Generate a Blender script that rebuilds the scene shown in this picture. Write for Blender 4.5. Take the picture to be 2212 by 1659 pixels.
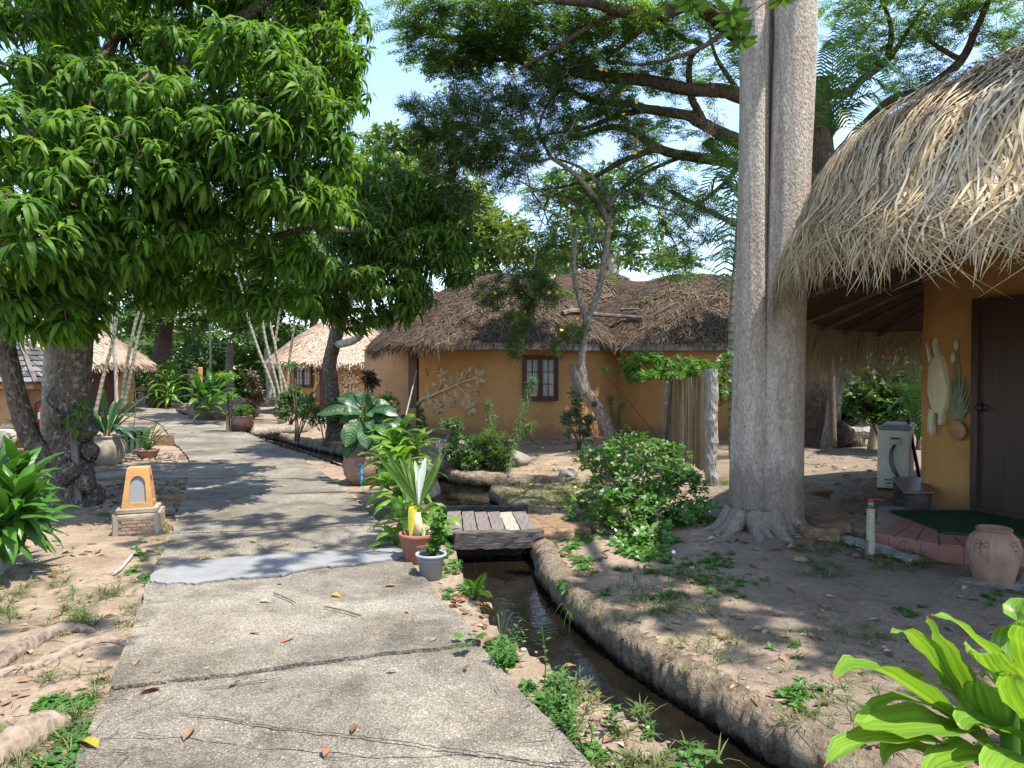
import bpy, math, random
import numpy as np
from mathutils import Vector, Matrix, Euler
random.seed(11); rng = np.random.default_rng(11)
S = bpy.context.scene
for o in list(bpy.data.objects): bpy.data.objects.remove(o)
R = math.radians
# ---------------------------------------------------------------- camera
F = 1580.; CX = 1106.; CY = 829.5; PITCH = math.atan(26.5/1580); EYE = 1.6
cam = bpy.data.objects.new('camera', bpy.data.cameras.new('camera'))
S.collection.objects.link(cam); S.camera = cam
cam.location = (0, 0, EYE); cam.rotation_euler = (math.pi/2-PITCH, 0, 0)
cam.data.sensor_width = 36; cam.data.lens = 36*1580/2212; cam.data.clip_end = 2000; cam.data.clip_start = .05
# ---------------------------------------------------------------- light
SUN_DIR = Vector((.74, -.50, 0)).normalized(); SUN_EL = R(66)
W = bpy.data.worlds.new('World'); S.world = W; W.use_nodes = True
nt = W.node_tree; bg = nt.nodes['Background']
sky = nt.nodes.new('ShaderNodeTexSky'); sky.sky_type = 'NISHITA'; sky.sun_disc = False
sky.sun_elevation = SUN_EL; sky.sun_rotation = math.atan2(SUN_DIR.x, SUN_DIR.y)
sky.air_density = 1.0; sky.dust_density = .7; sky.ozone_density = 2.0
hs = nt.nodes.new('ShaderNodeHueSaturation'); hs.inputs['Saturation'].default_value = .95
nt.links.new(sky.outputs[0], hs.inputs['Color']); nt.links.new(hs.outputs[0], bg.inputs[0]); bg.inputs[1].default_value = .145
sun = bpy.data.objects.new('sun', bpy.data.lights.new('sun', 'SUN')); S.collection.objects.link(sun)
sun.data.energy = 3.6; sun.data.angle = R(.53); sun.data.color = (1, .95, .87)
sd = Vector((SUN_DIR.x*math.cos(SUN_EL), SUN_DIR.y*math.cos(SUN_EL), math.sin(SUN_EL)))
sun.rotation_euler = sd.to_track_quat('Z', 'Y').to_euler(); sun.location = (6, -4, 14)
S.view_settings.view_transform = 'Standard'; S.view_settings.look = 'None'
S.view_settings.exposure = 1.62; S.view_settings.gamma = 1
S.view_settings.use_curve_mapping = False
S.render.engine = 'CYCLES'
S.cycles.max_bounces = 6; S.cycles.diffuse_bounces = 4; S.cycles.glossy_bounces = 2; S.cycles.transmission_bounces = 4
S.cycles.use_denoising = True

# ---------------------------------------------------------------- helpers: photo position -> place in the world
def ray(px, py):
    a = (px-CX)/F; b = (CY-py)/F; c, s = math.cos(PITCH), math.sin(PITCH)
    return Vector((a, c+b*s, -s+b*c))
def G(px, py, z=0.):
    r = ray(px, py); t = (z-EYE)/r.z; return Vector((r.x*t, r.y*t, z))
def P(px, py, y):
    r = ray(px, py); return r*(y/r.y)+Vector((0, 0, EYE))
def H(px, py, p0, n):                       # where that sight line meets a wall plane
    r = ray(px, py); c = Vector((0, 0, EYE)); return c+r*((Vector(p0)-c).dot(n)/r.dot(n))
# ---------------------------------------------------------------- helpers: materials
def mat(name, rough=.8, spec=.3):
    m = bpy.data.materials.new(name); m.use_nodes = True
    b = m.node_tree.nodes['Principled BSDF']; b.inputs['Roughness'].default_value = rough
    b.inputs['Specular IOR Level'].default_value = spec
    return m, m.node_tree, b
def nd(t, k, **kw):
    n = t.nodes.new('ShaderNode'+k)
    for a, v in kw.items(): setattr(n, a, v)
    return n
def ramp(t, fac, stops):
    r = nd(t, 'ValToRGB'); e = r.color_ramp.elements
    while len(e) < len(stops): e.new(.5)
    for i, (p, c) in enumerate(stops):
        e[i].position = p; e[i].color = (*c, 1) if len(c) == 3 else c
    t.links.new(fac, r.inputs[0]); return r.outputs[0]
def coords(t, scale=(1, 1, 1), obj=True):
    c = nd(t, 'TexCoord'); m = nd(t, 'Mapping'); m.inputs['Scale'].default_value = scale
    t.links.new(c.outputs['Object' if obj else 'Generated'], m.inputs[0]); return m.outputs[0]
def noise(t, v, sc, det=4, rough=.6, dist=0.):
    n = nd(t, 'TexNoise'); n.inputs['Scale'].default_value = sc; n.inputs['Detail'].default_value = det
    n.inputs['Roughness'].default_value = rough; n.inputs['Distortion'].default_value = dist
    t.links.new(v, n.inputs['Vector']); return n.outputs['Fac']
def voro(t, v, sc, feat='F1', out='Distance'):
    n = nd(t, 'TexVoronoi', feature=feat); n.inputs['Scale'].default_value = sc
    t.links.new(v, n.inputs['Vector']); return n.outputs[out]
def mix(t, f, a, b, mode='MIX'):
    n = nd(t, 'Mix', data_type='RGBA', blend_type=mode)
    for s, v in ((n.inputs[0], f), (n.inputs[6], a), (n.inputs[7], b)):
        if isinstance(v, (int, float)): s.default_value = v
        elif isinstance(v, tuple): s.default_value = (*v, 1)
        else: t.links.new(v, s)
    return n.outputs[2]
def math_(t, op, a, b=0.):
    n = nd(t, 'Math', operation=op)
    for s, v in ((n.inputs[0], a), (n.inputs[1], b)):
        if isinstance(v, (int, float)): s.default_value = v
        else: t.links.new(v, s)
    return n.outputs[0]
def bump(t, b, h, st=.5, dist=.01):
    n = nd(t, 'Bump'); n.inputs['Strength'].default_value = st; n.inputs['Distance'].default_value = dist
    t.links.new(h, n.inputs['Height']); t.links.new(n.outputs[0], b.inputs['Normal'])
def simple(name, c1, c2=None, sc=8., rough=.8, spec=.3, bm=.3, bd=.01, stretch=(1, 1, 1), det=5):
    m, t, b = mat(name, rough, spec); c2 = c2 or tuple(x*.7 for x in c1); v = coords(t, stretch)
    n = noise(t, v, sc, det); t.links.new(ramp(t, n, [(.3, c2), (.7, c1)]), b.inputs['Base Color'])
    if bm: bump(t, b, noise(t, v, sc*3, 6), bm, bd)
    return m
def leaf_mat(name, stops, rough=.45, trans=.35, spec=.35, tint=(1.25, 1.25, .5), edge=None):
    """leaf stops: colour by random island; part of the light passes through"""
    m, t, b = mat(name, rough, spec)
    g = nd(t, 'NewGeometry'); oi = nd(t, 'ObjectInfo')
    f = math_(t, 'FRACT', math_(t, 'ADD', g.outputs['Random Per Island'], oi.outputs['Random']))
    k = len(stops); c = ramp(t, f, [(i/(k-1), s) for i, s in enumerate(stops)])
    n = noise(t, coords(t), 9, 2)
    c = mix(t, .5, c, ramp(t, n, [(.3, (.55, .55, .55)), (.7, (1.0, 1.0, 1.0))]), 'MULTIPLY')
    t.links.new(c, b.inputs['Base Color'])
    tr = nd(t, 'BsdfTranslucent'); t.links.new(mix(t, 1., c, tuple(tint), 'MULTIPLY'), tr.inputs[0])
    ms = nd(t, 'MixShader'); ms.inputs[0].default_value = trans
    out = t.nodes['Material Output']
    t.links.new(b.outputs[0], ms.inputs[1]); t.links.new(tr.outputs[0], ms.inputs[2]); t.links.new(ms.outputs[0], out.inputs[0])
    return m
def isl_mat(name, stops, rough=.85, spec=.2, bm=0., sc=30, stretch=(1, 1, 1), trans=0.):
    m, t, b = mat(name, rough, spec); g = nd(t, 'NewGeometry'); oi = nd(t, 'ObjectInfo')
    f = math_(t, 'FRACT', math_(t, 'ADD', g.outputs['Random Per Island'], oi.outputs['Random']))
    k = len(stops); c = ramp(t, f, [(i/(k-1), s) for i, s in enumerate(stops)])
    n = noise(t, coords(t, stretch), sc, 4)
    c = mix(t, .8, c, ramp(t, n, [(.25, (.5, .5, .5)), (.75, (1.1, 1.1, 1.1))]), 'MULTIPLY')
    t.links.new(c, b.inputs['Base Color'])
    if bm: bump(t, b, n, bm, .01)
    if trans:
        tr = nd(t, 'BsdfTranslucent'); t.links.new(c, tr.inputs[0]); ms = nd(t, 'MixShader'); ms.inputs[0].default_value = trans
        t.links.new(b.outputs[0], ms.inputs[1]); t.links.new(tr.outputs[0], ms.inputs[2]); t.links.new(ms.outputs[0], t.nodes['Material Output'].inputs[0])
    return m
# ---------------------------------------------------------------- helpers: mesh
class MB:
    def __init__(s): s.V = []; s.F = []; s.n = 0; s.Q = []
    def add(s, V, F):
        V = np.asarray(V, float).reshape(-1, 3)
        s.V.append(V); s.F += [tuple(i+s.n for i in f) for f in F]; s.n += len(V); return s
    def addq(s, V, Q):                       # numpy quads
        s.V.append(V); s.Q.append(Q+s.n); s.n += len(V); return s
    def box(s, c, d, rz=0., jit=0., m=None):
        c = Vector(c); hx, hy, hz = d[0]/2, d[1]/2, d[2]/2; vs = []
        ro = Matrix.Rotation(rz, 3, 'Z') if m is None else m
        for x, y, z in ((-1,-1,-1),(1,-1,-1),(1,1,-1),(-1,1,-1),(-1,-1,1),(1,-1,1),(1,1,1),(-1,1,1)):
            q = Vector((x*hx, y*hy, z*hz))
            if jit: q += Vector([random.uniform(-jit, jit) for _ in range(3)])
            vs.append(c+ro@q)
        return s.add(vs, [(3,2,1,0),(4,5,6,7),(0,1,5,4),(1,2,6,5),(2,3,7,6),(3,0,4,7)])
    def tube(s, pts, rad, n=8, wob=0., cap=True, sq=None):
        pts = [Vector(p) for p in pts]; k = len(pts)
        if not hasattr(rad, '__len__'): rad = [rad]*k
        t0 = (pts[1]-pts[0]).normalized(); u = t0.orthogonal().normalized(); V = []
        for i, p in enumerate(pts):
            t = (pts[min(i+1, k-1)]-pts[max(i-1, 0)]).normalized()
            u = (u-t*u.dot(t)); u = u.normalized() if u.length > 1e-6 else t.orthogonal().normalized(); w = t.cross(u)
            for j in range(n):
                a = 2*math.pi*j/n; r = rad[i]*(1+(random.uniform(-wob, wob) if wob else 0))
                V.append(p+u*math.cos(a)*r+w*math.sin(a)*r)
        Fs = [(i*n+j, i*n+(j+1) % n, (i+1)*n+(j+1) % n, (i+1)*n+j) for i in range(k-1) for j in range(n)]
        if cap: Fs += [tuple(range(n-1, -1, -1)), tuple((k-1)*n+j for j in range(n))]
        return s.add(V, Fs)
    def lathe(s, prof, c=(0, 0, 0), n=24, lob=None, cap=True):
        V = []; c = Vector(c)
        for i, (r, z) in enumerate(prof):
            for j in range(n):
                a = 2*math.pi*j/n; rr = r*(lob(a, z, i) if lob else 1)
                V.append(c+Vector((rr*math.cos(a), rr*math.sin(a), z)))
        k = len(prof)
        Fs = [(i*n+j, i*n+(j+1) % n, (i+1)*n+(j+1) % n, (i+1)*n+j) for i in range(k-1) for j in range(n)]
        if cap and prof[0][0] > .001: Fs.append(tuple(range(n-1, -1, -1)))
        return s.add(V, Fs)
    def prism(s, poly, z0, z1):
        n = len(poly); V = [(p[0], p[1], z0) for p in poly]+[(p[0], p[1], z1) for p in poly]
        Fs = [(i, (i+1) % n, n+(i+1) % n, n+i) for i in range(n)]+[tuple(range(n-1, -1, -1)), tuple(range(n, 2*n))]
        return s.add(V, Fs)
    def slabpoly(s, pts, nrm, th):           # flat outline of 3D points given thickness along nrm
        n = len(pts); pts = [Vector(p) for p in pts]; nrm = Vector(nrm)
        V = pts+[p+nrm*th for p in pts]
        Fs = [(i, (i+1) % n, n+(i+1) % n, n+i) for i in range(n)]+[tuple(range(n-1, -1, -1)), tuple(range(n, 2*n))]
        return s.add(V, Fs)
    def blob(s, c, r, seed=0, amp=.2, nu=14, nv=9, flat=None, lo=-math.pi/2):
        rr = random.Random(seed); k = [(rr.uniform(1, 3.2), rr.uniform(0, 6), rr.uniform(1, 3), rr.uniform(0, 6), rr.uniform(.4, 1)) for _ in range(5)]
        V = []; c = Vector(c)
        for i in range(nv):
            ph = lo+(math.pi/2-lo)*i/(nv-1)
            for j in range(nu):
                th = 2*math.pi*j/nu
                d = 1+amp*sum(w*math.sin(a*math.cos(th)*2+b+z*math.sin(ph)*2)*math.cos(z*math.sin(th)+e) for a, b, z, e, w in k)/2.2
                V.append(c+Vector((r[0]*d*math.cos(ph)*math.cos(th), r[1]*d*math.cos(ph)*math.sin(th), r[2]*d*math.sin(ph))))
        Fs = [(i*nu+j, i*nu+(j+1) % nu, (i+1)*nu+(j+1) % nu, (i+1)*nu+j) for i in range(nv-1) for j in range(nu)]
        return s.add(V, Fs)
    def build(s, name, m, parent=None, smooth=False, kind=None, bevel=0.):
        V = np.concatenate(s.V) if s.V else np.zeros((0, 3))
        if parent is not None: V = V-np.array(wloc(parent))
        me = bpy.data.meshes.new(name)
        if s.Q and not s.F:
            Q = np.concatenate(s.Q); me.vertices.add(len(V)); me.vertices.foreach_set('co', V.astype(np.float32).ravel())
            me.loops.add(Q.size); me.loops.foreach_set('vertex_index', Q.astype(np.int32).ravel())
            me.polygons.add(len(Q)); me.polygons.foreach_set('loop_start', (np.arange(len(Q))*4).astype(np.int32))
            me.update(calc_edges=True)
        else:
            Fs = list(s.F)
            for q in s.Q: Fs += [tuple(x) for x in q.tolist()]
            me.from_pydata(V.tolist(), [], Fs)
        if smooth: me.polygons.foreach_set('use_smooth', [True]*len(me.polygons))
        me.materials.append(m); o = bpy.data.objects.new(name, me); S.collection.objects.link(o)
        if parent is not None: o.parent = parent
        if kind: o['kind'] = kind
        if bevel:
            b = o.modifiers.new('bevel', 'BEVEL'); b.width = bevel; b.segments = 2; b.limit_method = 'ANGLE'
        return o
def wloc(o):
    v = Vector(o.location)
    while o.parent is not None: o = o.parent; v = v+Vector(o.location)
    return v
def T(name, label, cat, loc=(0, 0, 0), group=None):
    o = bpy.data.objects.new(name, None); S.collection.objects.link(o); o.location = loc; o.empty_display_size = .2
    o['label'] = label; o['category'] = cat
    if group: o['group'] = group
    return o
def tag(o, label, cat, group=None):
    o['label'] = label; o['category'] = cat
    if group: o['group'] = group
    return o
def inst(name, me, parent, M):               # one more object of a shared mesh; M is local to the parent
    o = bpy.data.objects.new(name, me); S.collection.objects.link(o)
    if parent is not None: o.parent = parent
    o.matrix_local = M; return o
def dup(root, loc, rz=0., sc=1., label=None):
    r = root.copy(); S.collection.objects.link(r); r.location = loc; r.rotation_euler = (0, 0, rz); r.scale = (sc,)*3
    if label: r['label'] = label
    for ch in list(root.children):
        c = ch.copy(); S.collection.objects.link(c); c.parent = r
        for g in list(ch.children):
            d = g.copy(); S.collection.objects.link(d); d.parent = c
    return r
def me_of(V, Q, name, m, smooth=True):
    mb = MB(); mb.addq(np.asarray(V, float), np.asarray(Q)); o = mb.build(name, m, smooth=smooth); me = o.data
    bpy.data.objects.remove(o); return me
# ---------------------------------------------------------------- leaves
def leaf(L=.2, Wd=.05, n=5, up=.3, droop=1.4, fold=.15, wave=0., tipw=0., peak=.45, yaw=0., roll=0., base=(0, 0, 0), stem=0.):
    """a leaf as a bent, folded strip; grows along +X from base"""
    V = []; x = z = 0.; a = up; d = L/n
    for i in range(n+1):
        t = i/n
        w = Wd/2*max(.06, (math.sin(math.pi*t**(math.log(.5)/math.log(peak))) if 0 < t < 1 else 0))*(1-tipw*t)
        wv = wave*Wd*math.sin(i*2.3+L*40)
        for sgn in (-1, 0, 1):
            V.append((x, sgn*w*math.cos(fold), z+abs(sgn)*w*math.sin(fold)*1.6+(sgn*wv if sgn else 0)))
        a -= droop/n; x += d*math.cos(a); z += d*math.sin(a)
    V = np.array(V); V[:, 0] += stem
    M = np.array(Matrix.Translation(base)@Matrix.Rotation(yaw, 4, 'Z')@Matrix.Rotation(roll, 4, 'X'))
    V = V@M[:3, :3].T+M[:3, 3]
    Q = [(i*3+j, (i+1)*3+j, (i+1)*3+j+1, i*3+j+1) for i in range(n) for j in (0, 1)]
    return V, np.array(Q)
def merge(parts):
    Vs, Qs, n = [], [], 0
    for V, Q in parts: Vs.append(V); Qs.append(Q+n); n += len(V)
    return np.concatenate(Vs), np.concatenate(Qs)
def rosette(cnt, L, Wd, up=(.2, .9), droop=(1., 2.), jit=.25, seed=0, **k):
    rr = random.Random(seed); ps = []
    for i in range(cnt):
        f = i/cnt; ps.append(leaf(L*rr.uniform(1-jit, 1+jit*.4), Wd*rr.uniform(.85, 1.15), up=up[0]+(up[1]-up[0])*f+rr.uniform(-.15, .15),
                                droop=rr.uniform(*droop), yaw=i*2.4+rr.uniform(-.3, .3), roll=rr.uniform(-.35, .35), base=(0, 0, f*L*.18), **k))
    return merge(ps)
def placements(pts, sc=(.8, 1.2), tilt=.35, outw=None, lean=.5):
    """4x4 matrices: random yaw, tilt and scale; leaning outward from outw"""
    k = len(pts); Ms = np.zeros((k, 4, 4)); 
    for i, p in enumerate(pts):
        r = Matrix.Rotation(random.uniform(0, 6.28), 4, 'Z')
        ax = Vector((random.uniform(-1, 1), random.uniform(-1, 1), 0))
        if ax.length > .01: r = Matrix.Rotation(random.uniform(0, tilt), 4, ax.normalized())@r
        if outw is not None:
            d = Vector(p)-Vector(outw); d.z *= .3
            if d.length > .01:
                d.normalize(); r = Matrix.Rotation(lean, 4, Vector((-d.y, d.x, 0.001)).normalized())@r
        Ms[i] = np.array(Matrix.Translation(p)@r@Matrix.Scale(random.uniform(*sc), 4))
    return Ms
def scatter(mb, tpls, Ms):
    which = rng.integers(0, len(tpls), len(Ms))
    for k, (V, Q) in enumerate(tpls):
        A = Ms[which == k]
        if not len(A): continue
        VV = np.einsum('kij,nj->kni', A[:, :3, :3], V)+A[:, None, :3, 3]
        QQ = Q[None]+(np.arange(len(A))*len(V))[:, None, None]
        mb.addq(VV.reshape(-1, 3), QQ.reshape(-1, 4))
    return mb
def blobpts(c, r, n, shell=.35, seed=None):
    c = np.array(c); d = rng.normal(size=(n, 3)); d /= np.linalg.norm(d, axis=1)[:, None]
    rad = (shell+(1-shell)*rng.random(n))**.5
    return c+d*rad[:, None]*np.array(r)
def curve(pts, k=6):                          # smooth curve through points
    pts = [Vector(p) for p in pts]; n = len(pts); out = []
    for i in range(n-1):
        p0 = pts[max(i-1, 0)]; p1 = pts[i]; p2 = pts[i+1]; p3 = pts[min(i+2, n-1)]
        for j in range(k):
            t = j/k; out.append(.5*((2*p1)+(p2-p0)*t+(2*p0-5*p1+4*p2-p3)*t*t+(3*p1-p0-3*p2+p3)*t**3))
    out.append(pts[-1]); return out
def lerp(a, b, t): return a+(b-a)*t
def limb(mb, pts, r0, r1, n=8, k=4, wob=.05):
    c = curve(pts, k); m = len(c)-1
    rad = [lerp(r0, r1, (i/m)**.9) for i in range(m+1)]; mb.tube(c, rad, n, wob); return c, rad
def grow(mb, skel, targets, r=.02, tip=.004, bend=.2, n=4, sag=.0, add=True, order=True):
    """twigs from the nearest point of the skeleton to each target"""
    skel = [tuple(p) for p in skel]; A = np.array(skel); extra = []
    T_ = np.array(targets)
    if order:
        dm = np.array([((A-t)**2).sum(1).min() for t in T_]); T_ = T_[np.argsort(dm)]
    for t in T_:
        B = A if not extra else np.concatenate([A, np.array(extra)])
        q = B[((B-t)**2).sum(1).argmin()]; q = Vector(q); t = Vector(t); L = (t-q).length
        if L < .03: continue
        m1 = q.lerp(t, .35)+Vector([random.uniform(-bend, bend)*L*.5 for _ in range(3)])+Vector((0, 0, sag*L))
        m2 = q.lerp(t, .7)+Vector([random.uniform(-bend, bend)*L*.4 for _ in range(3)])+Vector((0, 0, sag*L))
        rr = min(r, .006+L*.02) if r > .01 else r
        mb.tube([q, m1, m2, t], [rr, rr*.8, rr*.55, tip], n, cap=False)
        if add: extra += [tuple(m1), tuple(m2), tuple(t)]
    return extra
# ================================================================ MATERIALS
def soil_material():
    m, t, b = mat('soil', .95, .15); v = coords(t)
    big = noise(t, v, .55, 5, .6); mid = noise(t, v, 2.6, 6, .65, .4); fine = noise(t, v, 26, 6, .75); grit = voro(t, v, 95)
    c = ramp(t, mid, [(.25, (.16, .12, .08)), (.5, (.285, .215, .15)), (.75, (.40, .31, .22))])
    c2 = ramp(t, mid, [(.2, (.14, .112, .082)), (.6, (.235, .185, .135)), (.85, (.33, .265, .195))])
    sx = nd(t, 'SeparateXYZ'); t.links.new(v, sx.inputs[0])
    # darker greyish earth around the right-hand hut, orange sand elsewhere
    d = math_(t, 'SUBTRACT', math_(t, 'MULTIPLY', sx.outputs[0], .75), math_(t, 'MULTIPLY', sx.outputs[1], .16))
    f = ramp(t, math_(t, 'ADD', d, math_(t, 'MULTIPLY', big, 1.1)), [(.75, (0, 0, 0)), (1.0, (1, 1, 1))])
    c = mix(t, f, c, c2)
    c = mix(t, .75, c, ramp(t, fine, [(.3, (.55, .55, .55)), (.55, (1, 1, 1)), (.75, (1.3, 1.27, 1.2))]), 'MULTIPLY')
    c = mix(t, .5, c, ramp(t, grit, [(.1, (1.35, 1.3, 1.25)), (.3, (.9, .9, .9)), (.7, (.75, .74, .72))]), 'MULTIPLY')
    t.links.new(c, b.inputs['Base Color'])
    h = math_(t, 'ADD', fine, math_(t, 'ADD', math_(t, 'MULTIPLY', mid, 2.), math_(t, 'MULTIPLY', grit, .4)))
    bump(t, b, h, .8, .02); return m
M_SOIL = soil_material()
def concrete_material():
    m, t, b = mat('exposed_aggregate', .9, .2); v = coords(t)
    vn = noise(t, v, 60, 3); pb = voro(t, v, 62); pc = voro(t, v, 62, out='Color'); p2 = voro(t, v, 140, out='Color')
    hs = nd(t, 'SeparateColor'); t.links.new(pc, hs.inputs[0]); h2 = nd(t, 'SeparateColor'); t.links.new(p2, h2.inputs[0])
    peb = ramp(t, hs.outputs[0], [(0, (.15, .135, .115)), (.4, (.25, .225, .19)), (.62, (.32, .295, .255)), (.85, (.40, .38, .345)), (1, (.52, .51, .48))])
    pe2 = ramp(t, h2.outputs[1], [(0, (.14, .125, .105)), (.5, (.25, .225, .185)), (1, (.37, .345, .30))])
    c = mix(t, ramp(t, pb, [(.25, (0, 0, 0)), (.42, (1, 1, 1))]), peb, pe2)
    st = noise(t, v, .9, 6, .62, .3); st2 = noise(t, v, 4.5, 5, .7)
    c = mix(t, ramp(t, st, [(.40, (0, 0, 0)), (.62, (.75, .75, .75))]), c, mix(t, 1., c, (.50, .47, .43), 'MULTIPLY'))
    c = mix(t, .55, c, ramp(t, st2, [(.3, (.6, .59, .57)), (.65, (1.15, 1.13, 1.08))]), 'MULTIPLY')
    c = mix(t, .75, c, ramp(t, noise(t, v, .55, 3, .5), [(.35, (.70, .69, .68)), (.65, (1.15, 1.12, 1.06))]), 'MULTIPLY'); c = mix(t, ramp(t, noise(t, v, 2.2, 5, .62, .6), [(.50, (0, 0, 0)), (.62, (.55, .55, .55))]), c, mix(t, 1., c, (.42, .42, .42), 'MULTIPLY')); c = mix(t, 1., c, (.86, .855, .84), 'MULTIPLY')
    t.links.new(c, b.inputs['Base Color'])
    bump(t, b, math_(t, 'SUBTRACT', vn, math_(t, 'MULTIPLY', pb, 1.3)), .5, .008); return m
M_CONC = concrete_material()
M_PATCH = simple('pale_cement', (.215, .215, .21), (.155, .155, .15), 5, .9, .2, .3, .004)
M_JOINT = simple('joint_dirt', (.05, .04, .03), (.025, .02, .016), 20)
def rim_material():
    m, t, b = mat('bank_stone', .95, .1); v = coords(t); sx = nd(t, 'SeparateXYZ'); t.links.new(v, sx.inputs[0])
    n = noise(t, v, 7, 6, .7); n2 = noise(t, v, 40, 5, .7)
    c = ramp(t, n, [(.3, (.13, .095, .065)), (.5, (.30, .235, .165)), (.7, (.43, .35, .26))])
    c = mix(t, .6, c, ramp(t, n2, [(.3, (.5, .5, .5)), (.7, (1.15, 1.12, 1.05))]), 'MULTIPLY')
    f = math_(t, 'ADD', sx.outputs[2], math_(t, 'MULTIPLY', n, .16))
    c = mix(t, ramp(t, math_(t, 'ADD', math_(t, 'MULTIPLY', f, 4), .5), [(.14, (1, 1, 1)), (.42, (0, 0, 0))]), c, (.022, .020, .013))
    t.links.new(c, b.inputs['Base Color']); bump(t, b, math_(t, 'ADD', n2, math_(t, 'MULTIPLY', n, 2)), 1., .06); return m
M_RIM = rim_material()
def water_material():
    m, t, b = mat('canal_water', .06, .25); v = coords(t)
    n = noise(t, v, 3, 4, .6); c = ramp(t, n, [(.35, (.004, .0035, .0025)), (.7, (.010, .008, .005))])
    n2 = noise(t, v, 60, 3, .8); c = mix(t, ramp(t, n2, [(.68, (0, 0, 0)), (.74, (.4, .4, .4))]), c, (.04, .035, .025))
    t.links.new(c, b.inputs['Base Color']); b.inputs['IOR'].default_value = 1.33
    bump(t, b, math_(t, 'ADD', noise(t, v, 5, 3), math_(t, 'MULTIPLY', noise(t, v, 22, 2), .35)), .15, .02); return m
M_WATER = water_material()
M_LAT = simple('laterite', (.30, .20, .12), (.13, .085, .05), 14, .95, .1, .9, .03)
M_ROCK = simple('boulder_stone', (.27, .24, .20), (.11, .095, .08), 3.5, .9, .2, .8, .04)
M_ROCKB = simple('brown_boulder_stone', (.20, .14, .10), (.08, .06, .045), 3, .9, .2, .7, .04)
M_STONES = isl_mat('rubble_stone', [(.14, .10, .075), (.24, .17, .12), (.19, .15, .12), (.32, .26, .20)], .95, .1, .5, 25)
M_DRY = isl_mat('dry_leaf', [(.30, .21, .13), (.21, .12, .06), (.40, .31, .22), (.15, .08, .045), (.32, .16, .08), (.46, .37, .27)], .8, .2, trans=.15)
M_DRYY = isl_mat('yellow_leaf', [(.55, .38, .03), (.42, .24, .03), (.6, .5, .1)], .7, .25, trans=.2)
M_GRASS = leaf_mat('grass', [(.05, .09, .018), (.10, .15, .03), (.16, .17, .06), (.06, .12, .02)], .7, .3)
M_WEED = leaf_mat('weed_leaf', [(.05, .14, .025), (.08, .20, .03), (.04, .11, .02)], .5, .35)
def stucco(name, c, st=.5, lo=.55, up=.09):
    m, t, b = mat(name, .95, .15); v = coords(t); g = nd(t, 'NewGeometry'); sx = nd(t, 'SeparateXYZ'); t.links.new(g.outputs['Position'], sx.inputs[0])
    n = noise(t, v, 1.1, 5, .6); n2 = noise(t, v, 9, 5, .6)
    col = ramp(t, n, [(.3, tuple(x*.82 for x in c)), (.7, tuple(x*1.1 for x in c))])
    col = mix(t, .4, col, ramp(t, n2, [(.3, (.8, .8, .8)), (.7, (1.1, 1.1, 1.1))]), 'MULTIPLY')
    stn = noise(t, coords(t, (3, 3, .35)), 3, 4)
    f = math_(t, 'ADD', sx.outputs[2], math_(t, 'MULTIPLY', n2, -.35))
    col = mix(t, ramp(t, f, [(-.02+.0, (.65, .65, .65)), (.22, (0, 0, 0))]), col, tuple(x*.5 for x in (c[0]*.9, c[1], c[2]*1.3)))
    col = mix(t, ramp(t, stn, [(.55, (0, 0, 0)), (.8, (.35, .35, .35))]), col, tuple(x*.6 for x in c))
    t.links.new(col, b.inputs['Base Color']); bump(t, b, math_(t, 'ADD', noise(t, v, 70, 4), math_(t, 'MULTIPLY', n2, 1.4)), st, .012); return m
M_OCHRE = stucco('ochre_stucco', (.47, .25, .095))
M_OCHRE_D = stucco('ochre_render', (.43, .24, .12))
M_RELIEF = simple('carved_relief', (.62, .48, .30), (.46, .33, .19), 12, .95, .1, .6, .01)
M_CREAM = simple('cream_relief', (.60, .55, .38), (.48, .42, .28), 10, .95, .1, .5, .01)
M_SAGE = simple('sage_relief', (.24, .27, .19), (.14, .16, .10), 14, .95, .1, .5, .01)
M_REDWOOD = simple('red_brown_wood', (.085, .025, .015), (.05, .015, .010), 6, .5, .4, .3, .004, (1, 1, .15))
M_DOOR = simple('dark_door_wood', (.055, .030, .024), (.03, .017, .013), 5, .45, .4, .3, .004, (8, 8, .3))
def glass_mat():
    m, t, b = mat('curtained_glass', .12, .5); v = coords(t, (6, 6, .6)); n = noise(t, v, 6, 3)
    t.links.new(ramp(t, n, [(.3, (.20, .21, .19)), (.7, (.34, .35, .32))]), b.inputs['Base Color']); return m
M_GLASS = glass_mat()
M_DARKGLASS, _t, _b = mat('dark_opening', .3, .4); _b.inputs['Base Color'].default_value = (.012, .011, .010, 1)
M_FASCIA = simple('grey_fascia_board', (.33, .315, .28), (.20, .19, .165), 3, .85, .2, .4, .005, (1, 1, 6))
M_WOODGREY = simple('weathered_wood', (.20, .17, .145), (.075, .062, .055), 5, .9, .15, .9, .012, (1, 1, 1))
M_PLANK = simple('bridge_plank_wood', (.19, .16, .14), (.09, .075, .068), 4, .85, .2, .7, .008, (9, 1, 1))
M_BEAM = simple('beam_wood', (.12, .10, .095), (.035, .028, .027), 5, .9, .15, 1., .02, (1, 1, 9))
M_PALEPLANK = simple('pale_plank_wood', (.33, .30, .24), (.20, .18, .14), 5, .85, .2, .6, .006, (9, 1, 1))
M_THATCH = isl_mat('straw_thatch', [(.38, .25, .12), (.58, .43, .245), (.72, .59, .38), (.42, .28, .13), (.74, .64, .46), (.12, .07, .03), (.62, .48, .285)], .7, .25, 0, 30, (1, 1, 1), .12)
M_THATCHBASE = simple('thatch_under_layer', (.10, .065, .036), (.035, .022, .013), 18, .95, .1, .6, .03)
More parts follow.
